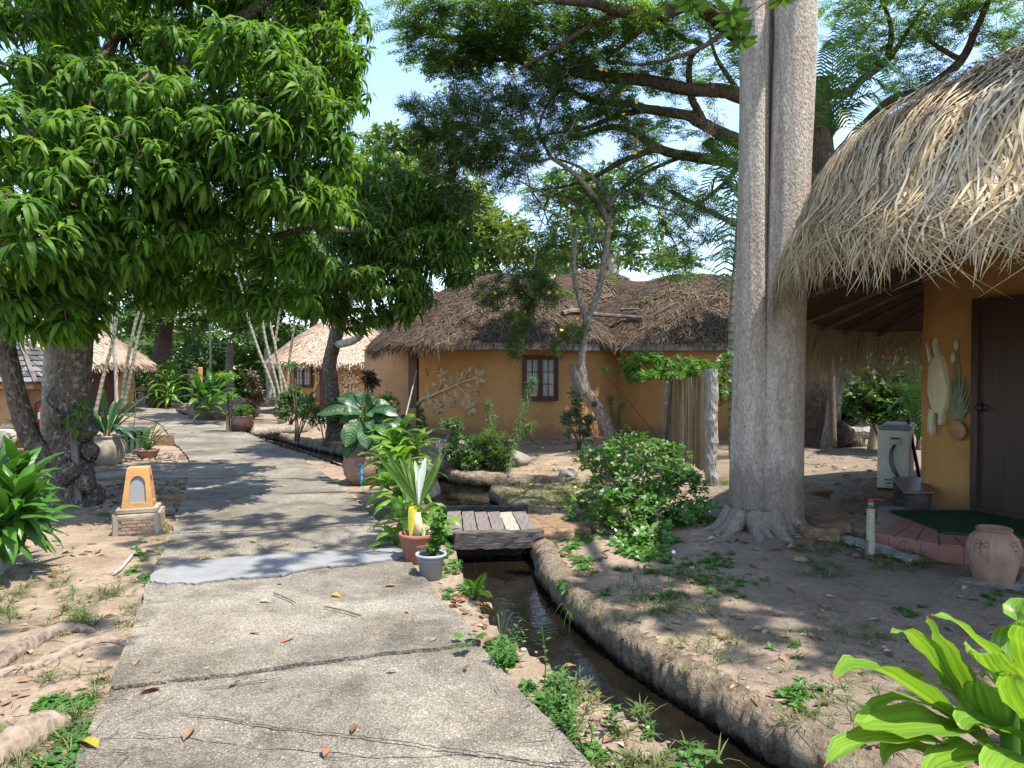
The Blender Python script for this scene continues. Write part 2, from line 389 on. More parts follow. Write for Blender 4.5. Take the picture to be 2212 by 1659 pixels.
M_OLDTH = isl_mat('old_thatch', [(.055, .040, .030), (.10, .070, .048), (.135, .092, .060), (.035, .028, .022), (.19, .155, .12), (.12, .072, .046)], .95, .1, 0, 20)
M_OLDBASE = simple('old_thatch_layer', (.09, .054, .034), (.035, .024, .018), 5, .98, .1, 1., .06)
M_PALETH = isl_mat('pale_thatch', [(.40, .28, .20), (.50, .38, .29), (.34, .23, .165), (.56, .45, .36)], .9, .1, 0, 20)
M_PALEBASE = simple('pale_thatch_layer', (.42, .30, .22), (.24, .165, .12), 9, .98, .1, .8, .05)
M_MAT = simple('woven_mat', (.15, .085, .045), (.07, .04, .022), 24, .9, .15, .8, .01)
M_TERRA = simple('terracotta', (.28, .125, .08), (.20, .085, .055), 7, .8, .2, .3, .006)
M_TERRAD = simple('dusty_terracotta', (.33, .20, .14), (.20, .12, .085), 7, .85, .2, .3, .006)
M_TILE = simple('terracotta_tile', (.30, .13, .10), (.21, .085, .065), 4, .5, .4, .15, .003)
M_GROUT = simple('grout', (.34, .26, .22), (.25, .18, .15), 20)
M_GLAZE = simple('brown_glaze', (.075, .038, .03), (.04, .02, .017), 4, .3, .5, .1)
M_CEM = simple('old_cement_pot', (.36, .31, .235), (.17, .145, .105), 4, .95, .1, .5, .01)
M_GREYPL = simple('grey_plastic', (.20, .205, .22), (.16, .165, .175), 4, .5, .4, .05)
M_GREENP = simple('faded_green_paint', (.10, .16, .13), (.06, .10, .085), 8, .7, .3, .2)
M_BLUEP = simple('blue_pipe_plastic', (.06, .30, .46), (.04, .22, .36), 8, .5, .4, .1)
M_WHITEM = simple('cream_sheet_metal', (.52, .50, .43), (.40, .38, .31), 3, .5, .4, .05)
M_BLACK = simple('black_rubber', (.02, .02, .02), (.012, .012, .012), 8, .5, .4, 0)
M_RED = simple('red_enamel', (.35, .012, .012), (.25, .01, .01), 4, .35, .5, 0)
M_TEAL = simple('teal_sticker', (.03, .22, .20), None, 4, .5, .4, 0)
M_METAL = simple('grey_metal', (.25, .25, .25), (.15, .15, .15), 8, .4, .5, 0)
M_TURF = leaf_mat('artificial_turf', [(.012, .05, .02), (.02, .075, .03)], .7, .2)
M_FROST, _t, _b = mat('frosted_pane', .5, .4); _b.inputs['Base Color'].default_value = (.20, .20, .195, 1)
M_BRICK = isl_mat('thin_brick', [(.27, .17, .12), (.33, .23, .17), (.22, .15, .11)], .9, .1, .4)
M_RINGGAP = simple('hose_gap', (.12, .10, .07), None, 20)
M_ROPE = simple('pale_ribbed_hose', (.46, .42, .30), (.36, .32, .22), 30)
def bark(name, c1, c2, sc=9, st=(1, 1, .25), bm=1., bd=.03, moss=None):
    m, t, b = mat(name, .95, .12); v = coords(t, st)
    n = noise(t, v, sc, 7, .7, .6); w = voro(t, v, sc*2.6); big = noise(t, coords(t), 1.3, 4)
    c = ramp(t, math_(t, 'ADD', math_(t, 'MULTIPLY', n, .7), math_(t, 'MULTIPLY', w, .45)), [(.25, c2), (.55, c1), (.85, tuple(x*1.35 for x in c1))])
    c = mix(t, .6, c, ramp(t, big, [(.3, (.6, .58, .56)), (.7, (1.15, 1.13, 1.1))]), 'MULTIPLY')
    if moss:
        c = mix(t, ramp(t, noise(t, coords(t), 16, 4), [(.56, (0, 0, 0)), (.64, (.8, .8, .8))]), c, moss)
    t.links.new(c, b.inputs['Base Color']); bump(t, b, math_(t, 'ADD', n, w), bm, bd); return m
def big_bark():
    m, t, b = mat('pale_wrinkled_bark', .95, .12); v = coords(t, (1, 1, .5)); o = coords(t); sx = nd(t, 'SeparateXYZ'); t.links.new(o, sx.inputs[0])
    n = noise(t, v, 30, 7, .75, 1.2); w = voro(t, v, 58); st = noise(t, coords(t, (5, 5, .5)), 2.2, 5, .65, .5); bl = noise(t, o, 3.2, 5, .6)
    c = ramp(t, math_(t, 'ADD', math_(t, 'MULTIPLY', n, .8), math_(t, 'MULTIPLY', w, .35)), [(.28, (.13, .105, .085)), (.5, (.33, .28, .235)), (.8, (.50, .445, .385))])
    c = mix(t, .7, c, ramp(t, st, [(.3, (.62, .56, .50)), (.6, (1.08, 1.05, 1.0)), (.8, (1.2, 1.17, 1.13))]), 'MULTIPLY')
    c = mix(t, ramp(t, bl, [(.58, (0, 0, 0)), (.70, (.45, .45, .45))]), c, (.22, .165, .12))
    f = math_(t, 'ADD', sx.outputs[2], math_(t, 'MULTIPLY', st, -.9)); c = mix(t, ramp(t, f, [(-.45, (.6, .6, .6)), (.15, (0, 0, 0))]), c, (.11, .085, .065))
    t.links.new(c, b.inputs['Base Color']); bump(t, b, math_(t, 'ADD', n, math_(t, 'MULTIPLY', w, .6)), .75, .022); return m
M_BARKBIG = big_bark()
M_BARKMANGO = bark('dark_mango_bark', (.115, .09, .07), (.035, .027, .022), 10, (1, 1, .5), 1., .04, (.26, .27, .24))
M_BARKOLE = bark('spotted_oleander_bark', (.22, .18, .145), (.11, .085, .065), 9, (1, 1, .6), .8, .015, (.42, .41, .36))
M_BARKRAIN = bark('dark_rain_tree_bark', (.105, .078, .058), (.035, .026, .02), 7, (1, 1, .4), 1., .04)
M_BARKPALE = bark('pale_branch_bark', (.36, .33, .28), (.2, .18, .15), 7, (1, 1, .4), .5, .02)
M_TWIG = bark('twig_bark', (.13, .10, .075), (.06, .045, .035), 12, (1, 1, .5), .4, .01)
def cane_material():
    m, t, b = mat('ringed_cane', .7, .25); v = coords(t); sx = nd(t, 'SeparateXYZ'); t.links.new(v, sx.inputs[0])
    r = math_(t, 'FRACT', math_(t, 'MULTIPLY', sx.outputs[2], 6.5)); n = noise(t, v, 14, 4)
    c = ramp(t, r, [(0, (.10, .09, .06)), (.12, (.15, .13, .09)), (.22, (.30, .28, .20)), (.6, (.25, .245, .16)), (1, (.18, .18, .11))])
    c = mix(t, .7, c, ramp(t, n, [(.3, (.6, .6, .6)), (.7, (1.2, 1.2, 1.2))]), 'MULTIPLY'); t.links.new(c, b.inputs['Base Color']); return m
M_CANE = cane_material()
M_LOG = bark('grey_fake_log', (.27, .255, .235), (.10, .09, .08), 9, (1, 1, .35), 1., .03)
M_BAMBOO = isl_mat('dry_reed', [(.24, .155, .08), (.34, .24, .13), (.17, .105, .055), (.40, .30, .19)], .8, .2, .3, 30, (1, 1, .3))
# foliage
M_MANGO = leaf_mat('mango_leaf', [(.04, .11, .014), (.08, .18, .018), (.12, .24, .022), (.16, .29, .028), (.055, .14, .016), (.10, .21, .020)], .52, .5, .25)
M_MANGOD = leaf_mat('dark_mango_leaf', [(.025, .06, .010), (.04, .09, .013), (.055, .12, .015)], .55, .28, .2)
M_MANGO2 = leaf_mat('second_mango_leaf', [(.05, .12, .016), (.09, .18, .018), (.13, .23, .022), (.03, .08, .014)], .55, .4, .22)
M_OLE = leaf_mat('oleander_leaf', [(.030, .07, .028), (.08, .145, .045), (.12, .20, .055), (.06, .12, .035)], .6, .6)
M_OLEL = leaf_mat('young_oleander_leaf', [(.07, .14, .04), (.11, .20, .05), (.06, .12, .04)], .5, .35)
M_RAIN = leaf_mat('rain_tree_leaf', [(.05, .11, .03), (.08, .165, .04), (.12, .21, .05), (.15, .25, .06)], .6, .65)
M_FARL = leaf_mat('pale_far_leaf', [(.10, .17, .035), (.15, .22, .045), (.08, .14, .03), (.19, .25, .06)], .6, .4)  # the palest green among the far trees
M_FARD = leaf_mat('dark_far_leaf', [(.03, .07, .02), (.055, .11, .03), (.08, .15, .04), (.04, .09, .025)], .5, .3)  # the darkest green among the far trees
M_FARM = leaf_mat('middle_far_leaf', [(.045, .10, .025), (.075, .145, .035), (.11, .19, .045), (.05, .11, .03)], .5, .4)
M_PALM = leaf_mat('palm_leaflet', [(.018, .055, .022), (.03, .085, .03), (.05, .11, .03)], .4, .25)
M_JAS = leaf_mat('jasmine_leaf', [(.07, .17, .035), (.11, .24, .04), (.06, .15, .03), (.15, .29, .05)], .4, .35, .4)
M_SHRUB = leaf_mat('shrub_leaf', [(.03, .08, .018), (.055, .13, .022), (.08, .17, .03)], .45, .3)
M_CLIMB = leaf_mat('climber_leaf', [(.06, .17, .02), (.09, .22, .025), (.05, .14, .02)], .45, .4)
M_VARI = leaf_mat('variegated_leaf', [(.08, .14, .06), (.20, .26, .14), (.06, .11, .05), (.30, .34, .22)], .5, .3)
M_DRAC = leaf_mat('dracaena_leaf', [(.05, .15, .018), (.075, .19, .022), (.04, .12, .018)], .35, .35, .5)
M_DRACY = leaf_mat('yellow_edged_leaf', [(.12, .26, .025), (.17, .33, .03), (.10, .22, .02)], .35, .4, .5)
M_RED = M_RED
M_REDLEAF = leaf_mat('red_cordyline_leaf', [(.04, .045, .02), (.10, .03, .025), (.05, .06, .02)], .4, .25)
M_PETALY, _t, _b = mat('yellow_petal', .6, .2); _b.inputs['Base Color'].default_value = (.80, .55, .02, 1)
M_PETALW, _t, _b = mat('white_petal', .6, .2); _b.inputs['Base Color'].default_value = (.75, .77, .75, 1)
def striped_leaf(name, base, stripe, sc, lo, hi, trans=.3, cross=False):
    m, t, b = mat(name, .4, .4); c = nd(t, 'TexCoord'); v = c.outputs['UV']
    mp = nd(t, 'Mapping'); mp.inputs['Scale'].default_value = (1, 1, 1); t.links.new(v, mp.inputs[0]); sx = nd(t, 'SeparateXYZ'); t.links.new(mp.outputs[0], sx.inputs[0])
    u = math_(t, 'ABSOLUTE', math_(t, 'SUBTRACT', sx.outputs[1], .5))       # 0 midrib .5 edge
    if cross:
        w = math_(t, 'SINE', math_(t, 'MULTIPLY', math_(t, 'SUBTRACT', sx.outputs[0], math_(t, 'MULTIPLY', u, .35)), 62.))
        n = noise(t, c.outputs['Object'], 45, 4); w = math_(t, 'ADD', w, math_(t, 'MULTIPLY', math_(t, 'SUBTRACT', n, .5), 5.))
        w = math_(t, 'SUBTRACT', w, math_(t, 'MULTIPLY', u, 3.0))
        f = ramp(t, w, [(.15, (0, 0, 0)), (.6, (.9, .9, .9))])
    else:
        g = nd(t, 'ObjectInfo'); cb = nd(t, 'CombineXYZ'); t.links.new(math_(t, 'MULTIPLY', sx.outputs[1], sc), cb.inputs[0])
        t.links.new(math_(t, 'MULTIPLY', g.outputs['Random'], 20.), cb.inputs[1]); t.links.new(math_(t, 'MULTIPLY', sx.outputs[0], .4), cb.inputs[2])
        f = ramp(t, noise(t, cb.outputs[0], 1., 4), [(lo, (0, 0, 0)), (hi, (1, 1, 1))])
    col = mix(t, f, base, stripe); tipn = math_(t, 'ADD', sx.outputs[0], math_(t, 'MULTIPLY', noise(t, c.outputs['Object'], 14, 3), .10))
    col = mix(t, ramp(t, tipn, [(.985, (0, 0, 0)), (1.0, (1, 1, 1))]), col, (.26, .16, .06)); t.links.new(col, b.inputs['Base Color'])
    tr = nd(t, 'BsdfTranslucent'); t.links.new(mix(t, 1., col, (1.3, 1.2, .5), 'MULTIPLY'), tr.inputs[0]); ms = nd(t, 'MixShader'); ms.inputs[0].default_value = trans
    t.links.new(b.outputs[0], ms.inputs[1]); t.links.new(tr.outputs[0], ms.inputs[2]); t.links.new(ms.outputs[0], t.nodes['Material Output'].inputs[0]); return m
M_BIGDRAC = striped_leaf('lime_broad_leaf', (.085, .20, .018), (.22, .36, .045), 15., .38, .64, .42)
M_STRIPE = striped_leaf('white_striped_leaf', (.09, .19, .025), (.34, .40, .14), 7., .50, .60, .3)
M_WHITELEAF = striped_leaf('mostly_white_leaf', (.75, .80, .72), (.30, .42, .20), 7., .62, .70, .3)
M_YELLOWLEAF = striped_leaf('yellowing_leaf', (.40, .42, .03), (.55, .40, .02), 4., .40, .62, .3)
M_DIEFF = striped_leaf('speckled_leaf', (.022, .07, .022), (.15, .23, .11), 7., .5, .6, .25, True)
M_PLAINBIG = striped_leaf('dark_strap_leaf', (.022, .075, .022), (.04, .11, .03), 8., .45, .6, .22)

# ================================================================ GROUND, CANAL, PATH
CRW = [(1678,1659),(1575,1590),(1473,1524),(1399,1478),(1326,1425),(1253,1360),(1198,1305),(1165,1255),(1150,1205),(1144,1180)]
CRV = [(1128,1108),(1105,1086),(1078,1064),(1068,1048),(1215,1046),(1219,1036)]
CRB = [(1150,1032),(1060,1028),(985,1022),(960,1012),(930,1012),(840,990),(750,970),(690,957),(640,946),(600,936),(560,930)]
CLV = [(530,934),(570,948),(640,968),(720,996),(790,1022),(850,1046),(905,1066),(950,1100)]
CLW = [(990,1192),(1008,1249),(1021,1290),(1050,1335),(1085,1385),(1150,1440),(1235,1502),(1311,1553),(1363,1590),(1454,1659)]
CR = [(3.4, -3.), (3., 0.), (2.2, 1.2), (1.58, 2.45)]+[tuple(G(x, y, -.185))[:2] for x, y in CRW]+[tuple(G(x, y, 0))[:2] for x, y in CRV]
CB = [tuple(G(x, y, 0))[:2] for x, y in CRB]
CL = [tuple(G(x, y, -.04))[:2] for x, y in CLV]+[tuple(G(x, y, -.185))[:2] for x, y in CLW]+[(1.2, 2.2), (1.75, 1.1), (2.35, 0.), (2.9, -3.)]
CANAL = np.array(CR+CB+CL)
def sdf(X, Y, poly):
    a = poly; b = np.roll(poly, -1, 0); D = np.full(X.shape, 1e9); ins = np.zeros(X.shape, bool)
    for (x0, y0), (x1, y1) in zip(a, b):
        dx, dy = x1-x0, y1-y0; t = np.clip(((X-x0)*dx+(Y-y0)*dy)/(dx*dx+dy*dy+1e-12), 0, 1)
        D = np.minimum(D, np.hypot(X-x0-t*dx, Y-y0-t*dy))
        c = ((y0 > Y) != (y1 > Y)) & (X < (x1-x0)*(Y-y0)/((y1-y0) if abs(y1-y0) > 1e-9 else 1e-9)+x0); ins ^= c
    return np.where(ins, -D, D)
TRUNK = (G(1655, 1180).x, 6.85)
def gbase(X, Y):
    h = .018*np.sin(X*1.7+Y*.6)*np.sin(Y*1.3-X*.5)+.010*np.sin(X*4.1+1)*np.sin(Y*3.7)+.005*np.sin(X*11+Y*5)*np.sin(Y*13-X*3)-.045
    side = X+.39*(Y-2.95)-.334                        # right of the path
    h = h+.05/(1+np.exp(-(side-.55)*5))
    h = h+.13*np.exp(-((X-TRUNK[0])**2+(Y-TRUNK[1])**2)/1.1)+.08*np.exp(-((X-2.2)**2+(Y-14)**2)/1.5)
    return h
def gh(X, Y):
    X = np.asarray(X, float); Y = np.asarray(Y, float); h = gbase(X, Y)
    m = (Y < 24) & (X > -10) & (X < 4)
    if m.any():
        s = sdf(X[m], Y[m], CANAL); k = np.clip((s+.05)/.13, 0, 1); k = k*k*(3-2*k); h[m] = h[m]*k+(-.62)*(1-k)
    return h
def gz(x, y): return float(gbase(np.array([x]), np.array([y]))[0])
def GG(px, py):
    p = G(px, py); p.z = gz(p.x, p.y); return p
ys = [-4.]; 
while ys[-1] < 75: ys.append(ys[-1]+max(.028, .0085*max(ys[-1], 0)) if ys[-1] > 1.5 else ys[-1]+.12)
for k in (90, 120, 180, 300, 600, 1200): ys.append(k)
ys = np.array(ys); ts = np.linspace(-1.35, 1.35, 340)
Yg, Tg = np.meshgrid(ys, ts, indexing='ij'); Xg = Tg*(np.maximum(Yg, 0)*.88+4.0+0*Yg)
Zg = gh(Xg, Yg); nr, nc = Xg.shape
idx = np.arange(nr*nc).reshape(nr, nc)
Qg = np.stack([idx[:-1, :-1], idx[:-1, 1:], idx[1:, 1:], idx[1:, :-1]], -1).reshape(-1, 4)
mb = MB(); mb.addq(np.stack([Xg, Yg, Zg], -1).reshape(-1, 3), Qg); ground = mb.build('ground', M_SOIL, smooth=True, kind='structure')
# water
mb = MB(); mb.add([(x, y, -.185) for x, y in ((-12, -3), (5, -3), (5, 24), (-12, 24))], [(0, 1, 2, 3)])
# keep the sheet to the canal: strips under it only
mb = MB(); pr = np.array(CR+CB); ins = []
x0, x1, y0, y1 = CANAL[:, 0].min(), CANAL[:, 0].max(), CANAL[:, 1].min(), CANAL[:, 1].max()
gx, gy = np.arange(x0-.3, x1+.3, .12), np.arange(y0, y1+.3, .12); GX, GY = np.meshgrid(gx, gy)
sd_ = sdf(GX, GY, CANAL); cells = []
VV = np.stack([GX, GY, np.full(GX.shape, -.185)], -1).reshape(-1, 3); ii = np.arange(GX.size).reshape(GX.shape)
for i in range(GX.shape[0]-1):
    for j in range(GX.shape[1]-1):
        if sd_[i:i+2, j:j+2].min() < .02: cells.append((ii[i, j], ii[i, j+1], ii[i+1, j+1], ii[i+1, j]))
mb.addq(VV, np.array(cells)); mb.build('canal_water', M_WATER, kind='structure')
# stone rims along the canal: swept, uneven profile
def sweep(name, line, prof, m, label, side=1., jit=.018, parent=None):
    c = curve([(x, y, 0) for x, y in line], 16); V = []; n = len(prof)
    for i, p in enumerate(c):
        t = (c[min(i+1, len(c)-1)]-c[max(i-1, 0)]); t.z = 0; t.normalize(); o = Vector((t.y, -t.x, 0))*side
        for j, (a, z) in enumerate(prof):
            w_ = .009*math.sin(p.x*13+p.y*9+j)+.007*math.sin(p.x*51-p.y*43+j*2)+.006*math.sin(p.y*97+j*3); q = p+o*(a+w_+random.uniform(-jit, jit)*.6); V.append((q.x, q.y, z+w_*.7*(j > 3)+random.uniform(-jit, jit)*.5))
    Fs = [(i*n+j, i*n+j+1, (i+1)*n+j+1, (i+1)*n+j) for i in range(len(c)-1) for j in range(n-1)]
    mb = MB(); mb.add(V, Fs); o = mb.build(name, m, smooth=True); return o
RIM = [(-.01, -.6), (.0, -.3), (.0, -.2), (-.015, -.13), (-.005, -.06), (.01, -.01), (.05, .018), (.10, .028), (.15, .018), (.20, -.005), (.26, -.06)]
f_ = sweep('canal_bank', [tuple(G(x, y, -.04))[:2] for x, y in CLV[:8]], [(a, z-.035) for a, z in RIM[:8]], M_RIM, '', 1.); f_['kind'] = 'structure'
a = sweep('canal_bank', CR, RIM, M_RIM, '', 1.); a['kind'] = 'structure'
b_ = sweep('canal_bank', [CR[-1]]+CB, RIM, M_RIM, '', 1.); b_['kind'] = 'structure'
# concrete path of separate slabs
LV = [(150,1659),(235,1490),(283,1375),(322,1250),(372,1150),(380,1110),(398,1070),(408,1021),(408,989),(387,965),(368,952),(360,930),(340,910),(300,901),(250,894),(150,886),(-60,878)]
RV = [(1285,1659),(1077,1436),(1041,1388),(986,1326),(934,1271),(883,1205),(865,1188),(824,1139),(788,1095),(736,1051),(690,1015),(645,985),(598,963),(545,940),(501,926),(432,909),(395,896),(375,886),(300,878),(150,872),(-60,868)]
LG = [(.25, -3.)]+[tuple(G(x, y))[:2] for x, y in LV]; RG = [(2.65, -3.)]+[tuple(G(x, y))[:2] for x, y in RV]
LG, RG = np.array(LG), np.array(RG)
def xl(y): return float(np.interp(y, LG[:, 1], LG[:, 0]))
def xr(y): return float(np.interp(y, RG[:, 1], RG[:, 0]))
def yv(v): return G(1106, v).y
BND = [(-3, -3, .0), (.6, .4, .01), (1.9, 1.8, .02)]+[(yv(a), yv(b), w) for a, b, w in ((1592,1650,.05),(1492,1388,.03),(1376,1318,.02),(1256,1196,.02),(1152,1134,.015),(1090,1082,.015),(1034,1034,.01),(1005,1000,.01),(976,976,.01),(956,956,.01),(938,938,.01),(921,921,.01),(908,908,.01),(899,898,.01),(893,889,.01),(888,881,.01),(883,875,.01))]
pathroot = bpy.data.objects.new('path', None); S.collection.objects.link(pathroot); pathroot['kind'] = 'structure'
dz = [.0, .0, -.004, -.006, .012, .0, -.004, .003, -.002, .004, 0, .003, 0, 0, 0, 0, 0, 0, 0, 0]
def wig(k, u, amp): return amp*(math.sin(u*9+k*2.1)+.5*math.sin(u*23+k)+.35*math.sin(u*57+k*3))*.5
for k in range(len(BND)-1):
    (a0, b0, w0), (a1, b1, w1) = BND[k], BND[k+1]; nu = 40; nv = max(4, int((a1-a0)/.14)) if k > 1 else 5; nv = min(nv, 14)
    V = []; g0 = .006 if k else 0; zt = dz[k] if k < len(dz) else 0
    for i in range(nv+1):
        v = i/nv
        for j in range(nu+1):
            u = j/nu; ya = lerp(a0+g0, a1-g0, v); yb = lerp(b0+g0, b1-g0, v)
            ea = .010*math.sin(ya*9)+.007*math.sin(ya*31)+random.uniform(-.006, .006); eb = .010*math.sin(yb*8+2)+.007*math.sin(yb*27)+random.uniform(-.006, .006)
            x = lerp(xl(ya)+ea, xr(yb)+eb, u); y = lerp(ya, yb, u)+(wig(k, u, w0)*(1-v) + wig(k+1, u, w1)*v)*1.
            V.append((x, y, zt+random.uniform(-.0012, .0012)+.004*math.sin(x*2+y*1.4)))
    n1 = nu+1; Fs = [(i*n1+j, i*n1+j+1, (i+1)*n1+j+1, (i+1)*n1+j) for i in range(nv) for j in range(nu)]
    edge = [j for j in range(n1)]+[i*n1+nu for i in range(1, nv+1)]+[nv*n1+j for j in range(nu-1, -1, -1)]+[i*n1 for i in range(nv-1, 0, -1)]
    base = len(V); V += [(V[e][0], V[e][1], -.11) for e in edge]; ne = len(edge)
    Fs += [(edge[i], base+i, base+(i+1) % ne, edge[(i+1) % ne]) for i in range(ne)]
    mb = MB(); mb.add(V, Fs); mb.build('slab', M_CONC, pathroot)
mb = MB()
for k in range(1, len(BND)-1):                     # dirt lying in the joints
    a0, b0, w0 = BND[k]; V = []
    for j in range(31):
        u = j/30; x = lerp(xl(a0)+.02, xr(b0)-.02, u); y = lerp(a0, b0, u)+wig(k, u, w0); V += [(x, y-.02, -.022), (x, y+.02, -.022)]
    mb.add(V, [(2*i, 2*i+2, 2*i+3, 2*i+1) for i in range(30)])
mb.build('joint_dirt', M_JOINT, pathroot)
# a hairline crack wandering over the near slab
mb = MB()
for pts in ([(390,1545),(470,1552),(540,1566),(640,1580),(760,1592),(860,1606),(960,1620),(1060,1632),(1160,1650),(1240,1659)], [(620,1405),(588,1430),(560,1452),(520,1470)], [(440,1490),(500,1484),(560,1474),(610,1466)], [(285,1540),(330,1528),(380,1505)]):
    c = curve([G(x, y, 0) for x, y in pts], 9); V = []
    for i, p in enumerate(c):
        w = random.uniform(.002, .0055); j = random.uniform(-.007, .007); V += [(p.x, p.y-w+j, .0085), (p.x, p.y+w+j, .0085)]
    mb.add(V, [(2*i, 2*i+2, 2*i+3, 2*i+1) for i in range(len(c)-1)])
mb.build('crack', M_JOINT, pathroot)
# pale cement repair across the slab joint
top = [(325,1243),(345,1231),(395,1218),(470,1207),(560,1200),(660,1194),(760,1189),(835,1186),(868,1187)]; bot = [(876,1202),(850,1208),(800,1215),(740,1222),(690,1225),(640,1233),(610,1242),(560,1246),(500,1250),(450,1256),(420,1262),(385,1259),(350,1261),(326,1256)]
V = [tuple(p) for p in curve([G(x, y, .012) for x, y in top], 4)]+[tuple(p+Vector((random.uniform(-.01, .01), random.uniform(-.02, .02), 0))) for p in curve([G(x, y, .012) for x, y in bot], 6)]
mb = MB(); mb.prism([(v[0], v[1]) for v in V], .002, .018); mb.build('cement_repair', M_PATCH, pathroot)
# side walk going left
sw = bpy.data.objects.new('side_path', None); S.collection.objects.link(sw); sw['kind'] = 'structure'
for xa, xb in ((-14, -11.2), (-11.17, -8.6), (-8.57, -6.6), (-6.57, -4.95)):
    y0, y1 = G(300, 1031).y, G(300, 998).y; n = 10; mb = MB()
    poly = [(lerp(xa, xb, i/n), y0+random.uniform(-.02, .02)) for i in range(n+1)]+[(lerp(xb, xa, i/n), y1+random.uniform(-.02, .02)) for i in range(n+1)]
    mb.prism(poly, -.12, -.008); mb.build('slab', M_CONC, sw)
# ================================================================ BUILDINGS
def wall_ring(pts, z0, z1, closed=False, rnd=0., seg=.35):
    """upright wall skin through ground points, subdivided, slightly uneven"""
    P2 = [Vector((x, y, 0)) for x, y in pts]; out = []
    n = len(P2); rng_ = range(n if closed else n-1)
    for i in rng_:
        a, b = P2[i], P2[(i+1) % n]; k = max(1, int((b-a).length/seg))
        for j in range(k): out.append(a.lerp(b, j/k))
    if not closed: out.append(P2[-1])
    return out
def wall(name, pts, z0, z1, th, m, parent, closed=True, amp=.012):
    c = wall_ring(pts, z0, z1, closed); n = len(c); cen = sum(c, Vector())/n; zs = np.linspace(z0, z1, 9); V = []
    for i, p in enumerate(c):
        t = (c[(i+1) % n]-c[i-1]).normalized(); o = Vector((t.y, -t.x, 0))
        for k, z in enumerate(zs):
            w = amp*math.sin(i*1.3+z*2.1)+amp*.5*math.sin(i*3.1-z*5); bul = .03*max(0, 1-(z-z0)/.35)
            q = p+o*(w*0+0)+(p-cen).normalized()*(w*.4+bul); V.append((q.x, q.y, z))
    k = len(zs); mb = MB()
    Fs = [(i*k+j, ((i+1) % n)*k+j, ((i+1) % n)*k+j+1, i*k+j+1) for i in range(n if closed else n-1) for j in range(k-1)]
    mb.add(V, Fs); return mb.build(name, m, parent, smooth=False)
def rounded(pts, r=.35, k=6):
    out = []; n = len(pts)
    for i in range(n):
        a, b, c = [Vector((*pts[(i+d) % n], 0)) for d in (-1, 0, 1)]
        p = b+(a-b).normalized()*r; q = b+(c-b).normalized()*r
        for j in range(k+1):
            t = j/k; out.append(tuple((p*(1-t)**2+b*2*t*(1-t)+q*t*t))[:2])
    return out
def frame_on(o, u, n, w, h, parts):        # helper to place boxes in a wall frame
    pass
def wbox(mb, c, u, n, w, h, d, jit=0):     # a box lying in a wall: width along u, depth along n
    M3 = Matrix((u, n, Vector((0, 0, 1)))).transposed(); return mb.box(c, (w, d, h), m=M3, jit=jit)
def window(house, pl, pr, zt, zb, n, cols=2, rows=3, name='window'):
    """pl, pr: left/right on the wall; a part with frame, sashes and panes as sub-parts"""
    pl, pr = Vector(pl), Vector(pr); u = (pr-pl); u.z = 0; w = u.length; u.normalize(); h = zt-zb; c = (pl+pr)/2; c.z = (zt+zb)/2
    mb = MB(); f = .055
    for s in (-1, 1): wbox(mb, c+u*s*(w/2-f/2)+n*.02, u, n, f, h, .09)
    for s in (-1, 1): wbox(mb, c+Vector((0, 0, s*(h/2-f/2)))+n*.02, u, n, w-2*f-.004, f, .088)
    wn = mb.build(name, M_REDWOOD, house, bevel=.006)
    iw = (w-2*f)/2
    for s in (-1, 1):
        sc = c+u*s*(iw/2+.002)+n*.012; g = .05; mb = MB()
        for q in (-1, 1): wbox(mb, sc+u*q*(iw/2-g/2-.003), u, n, g, h-2*f-.01, .045)
        for q in (-1, 1): wbox(mb, sc+Vector((0, 0, q*(h/2-f-g/2-.006))), u, n, iw-2*g-.01, g, .044)
        pw, ph = iw-2*g, h-2*f-2*g
        for i in range(1, cols): wbox(mb, sc+u*(-pw/2+pw*i/cols), u, n, .018, ph, .035)
        for i in range(1, rows): wbox(mb, sc+Vector((0, 0, -ph/2+ph*i/rows)), u, n, pw-.005, .018, .033)
        mb.build('sash', M_REDWOOD, wn)
        for i in range(cols):
            for j in range(rows):
                mb = MB(); wbox(mb, sc+u*(-pw/2+pw*(i+.5)/cols)+Vector((0, 0, -ph/2+ph*(j+.5)/rows))-n*.006, u, n, pw/cols-.02, ph/rows-.02, .012)
                mb.build('pane', M_GLASS, wn)
    return wn
def dome(c, R_, ze, zp, pw=1.35, lob=.03, sd_=0):
    def f(th, t):                           # t 0 centre .. 1 eave
        k = 1+lob*math.sin(th*3+sd_)+lob*.6*math.sin(th*7+sd_*2); r = R_*t*k
        z = ze+(zp-ze)*(1-t**pw)-(.0 if t < 1 else 0)+.03*math.sin(th*9+t*8+sd_)*t
        return Vector((c[0]+r*math.cos(th), c[1]+r*math.sin(th), z))
    return f
def dome_mesh(mb, f, nt_=60, nr_=14, jit=.02):
    V = [f(0, 0)]; 
    for i in range(1, nr_+1):
        for j in range(nt_): V.append(f(2*math.pi*j/nt_, i/nr_)+Vector((0, 0, random.uniform(-jit, jit))))
    Fs = [(0, 1+j, 1+(j+1) % nt_) for j in range(nt_)]
    Fs += [(1+i*nt_+j, 1+(i+1)*nt_+j, 1+(i+1)*nt_+(j+1) % nt_, 1+i*nt_+(j+1) % nt_) for i in range(nr_-1) for j in range(nt_)]
    return mb.add(V, Fs)
def under(mb, f, c, z, nt_=60, th=.12):       # soffit closing the dome from below
    V = [(c[0], c[1], z+.1)]+[tuple(f(2*math.pi*j/nt_, .985)-Vector((0, 0, th))) for j in range(nt_)]
    return mb.add(V, [(0, 1+(j+1) % nt_, 1+j) for j in range(nt_)])
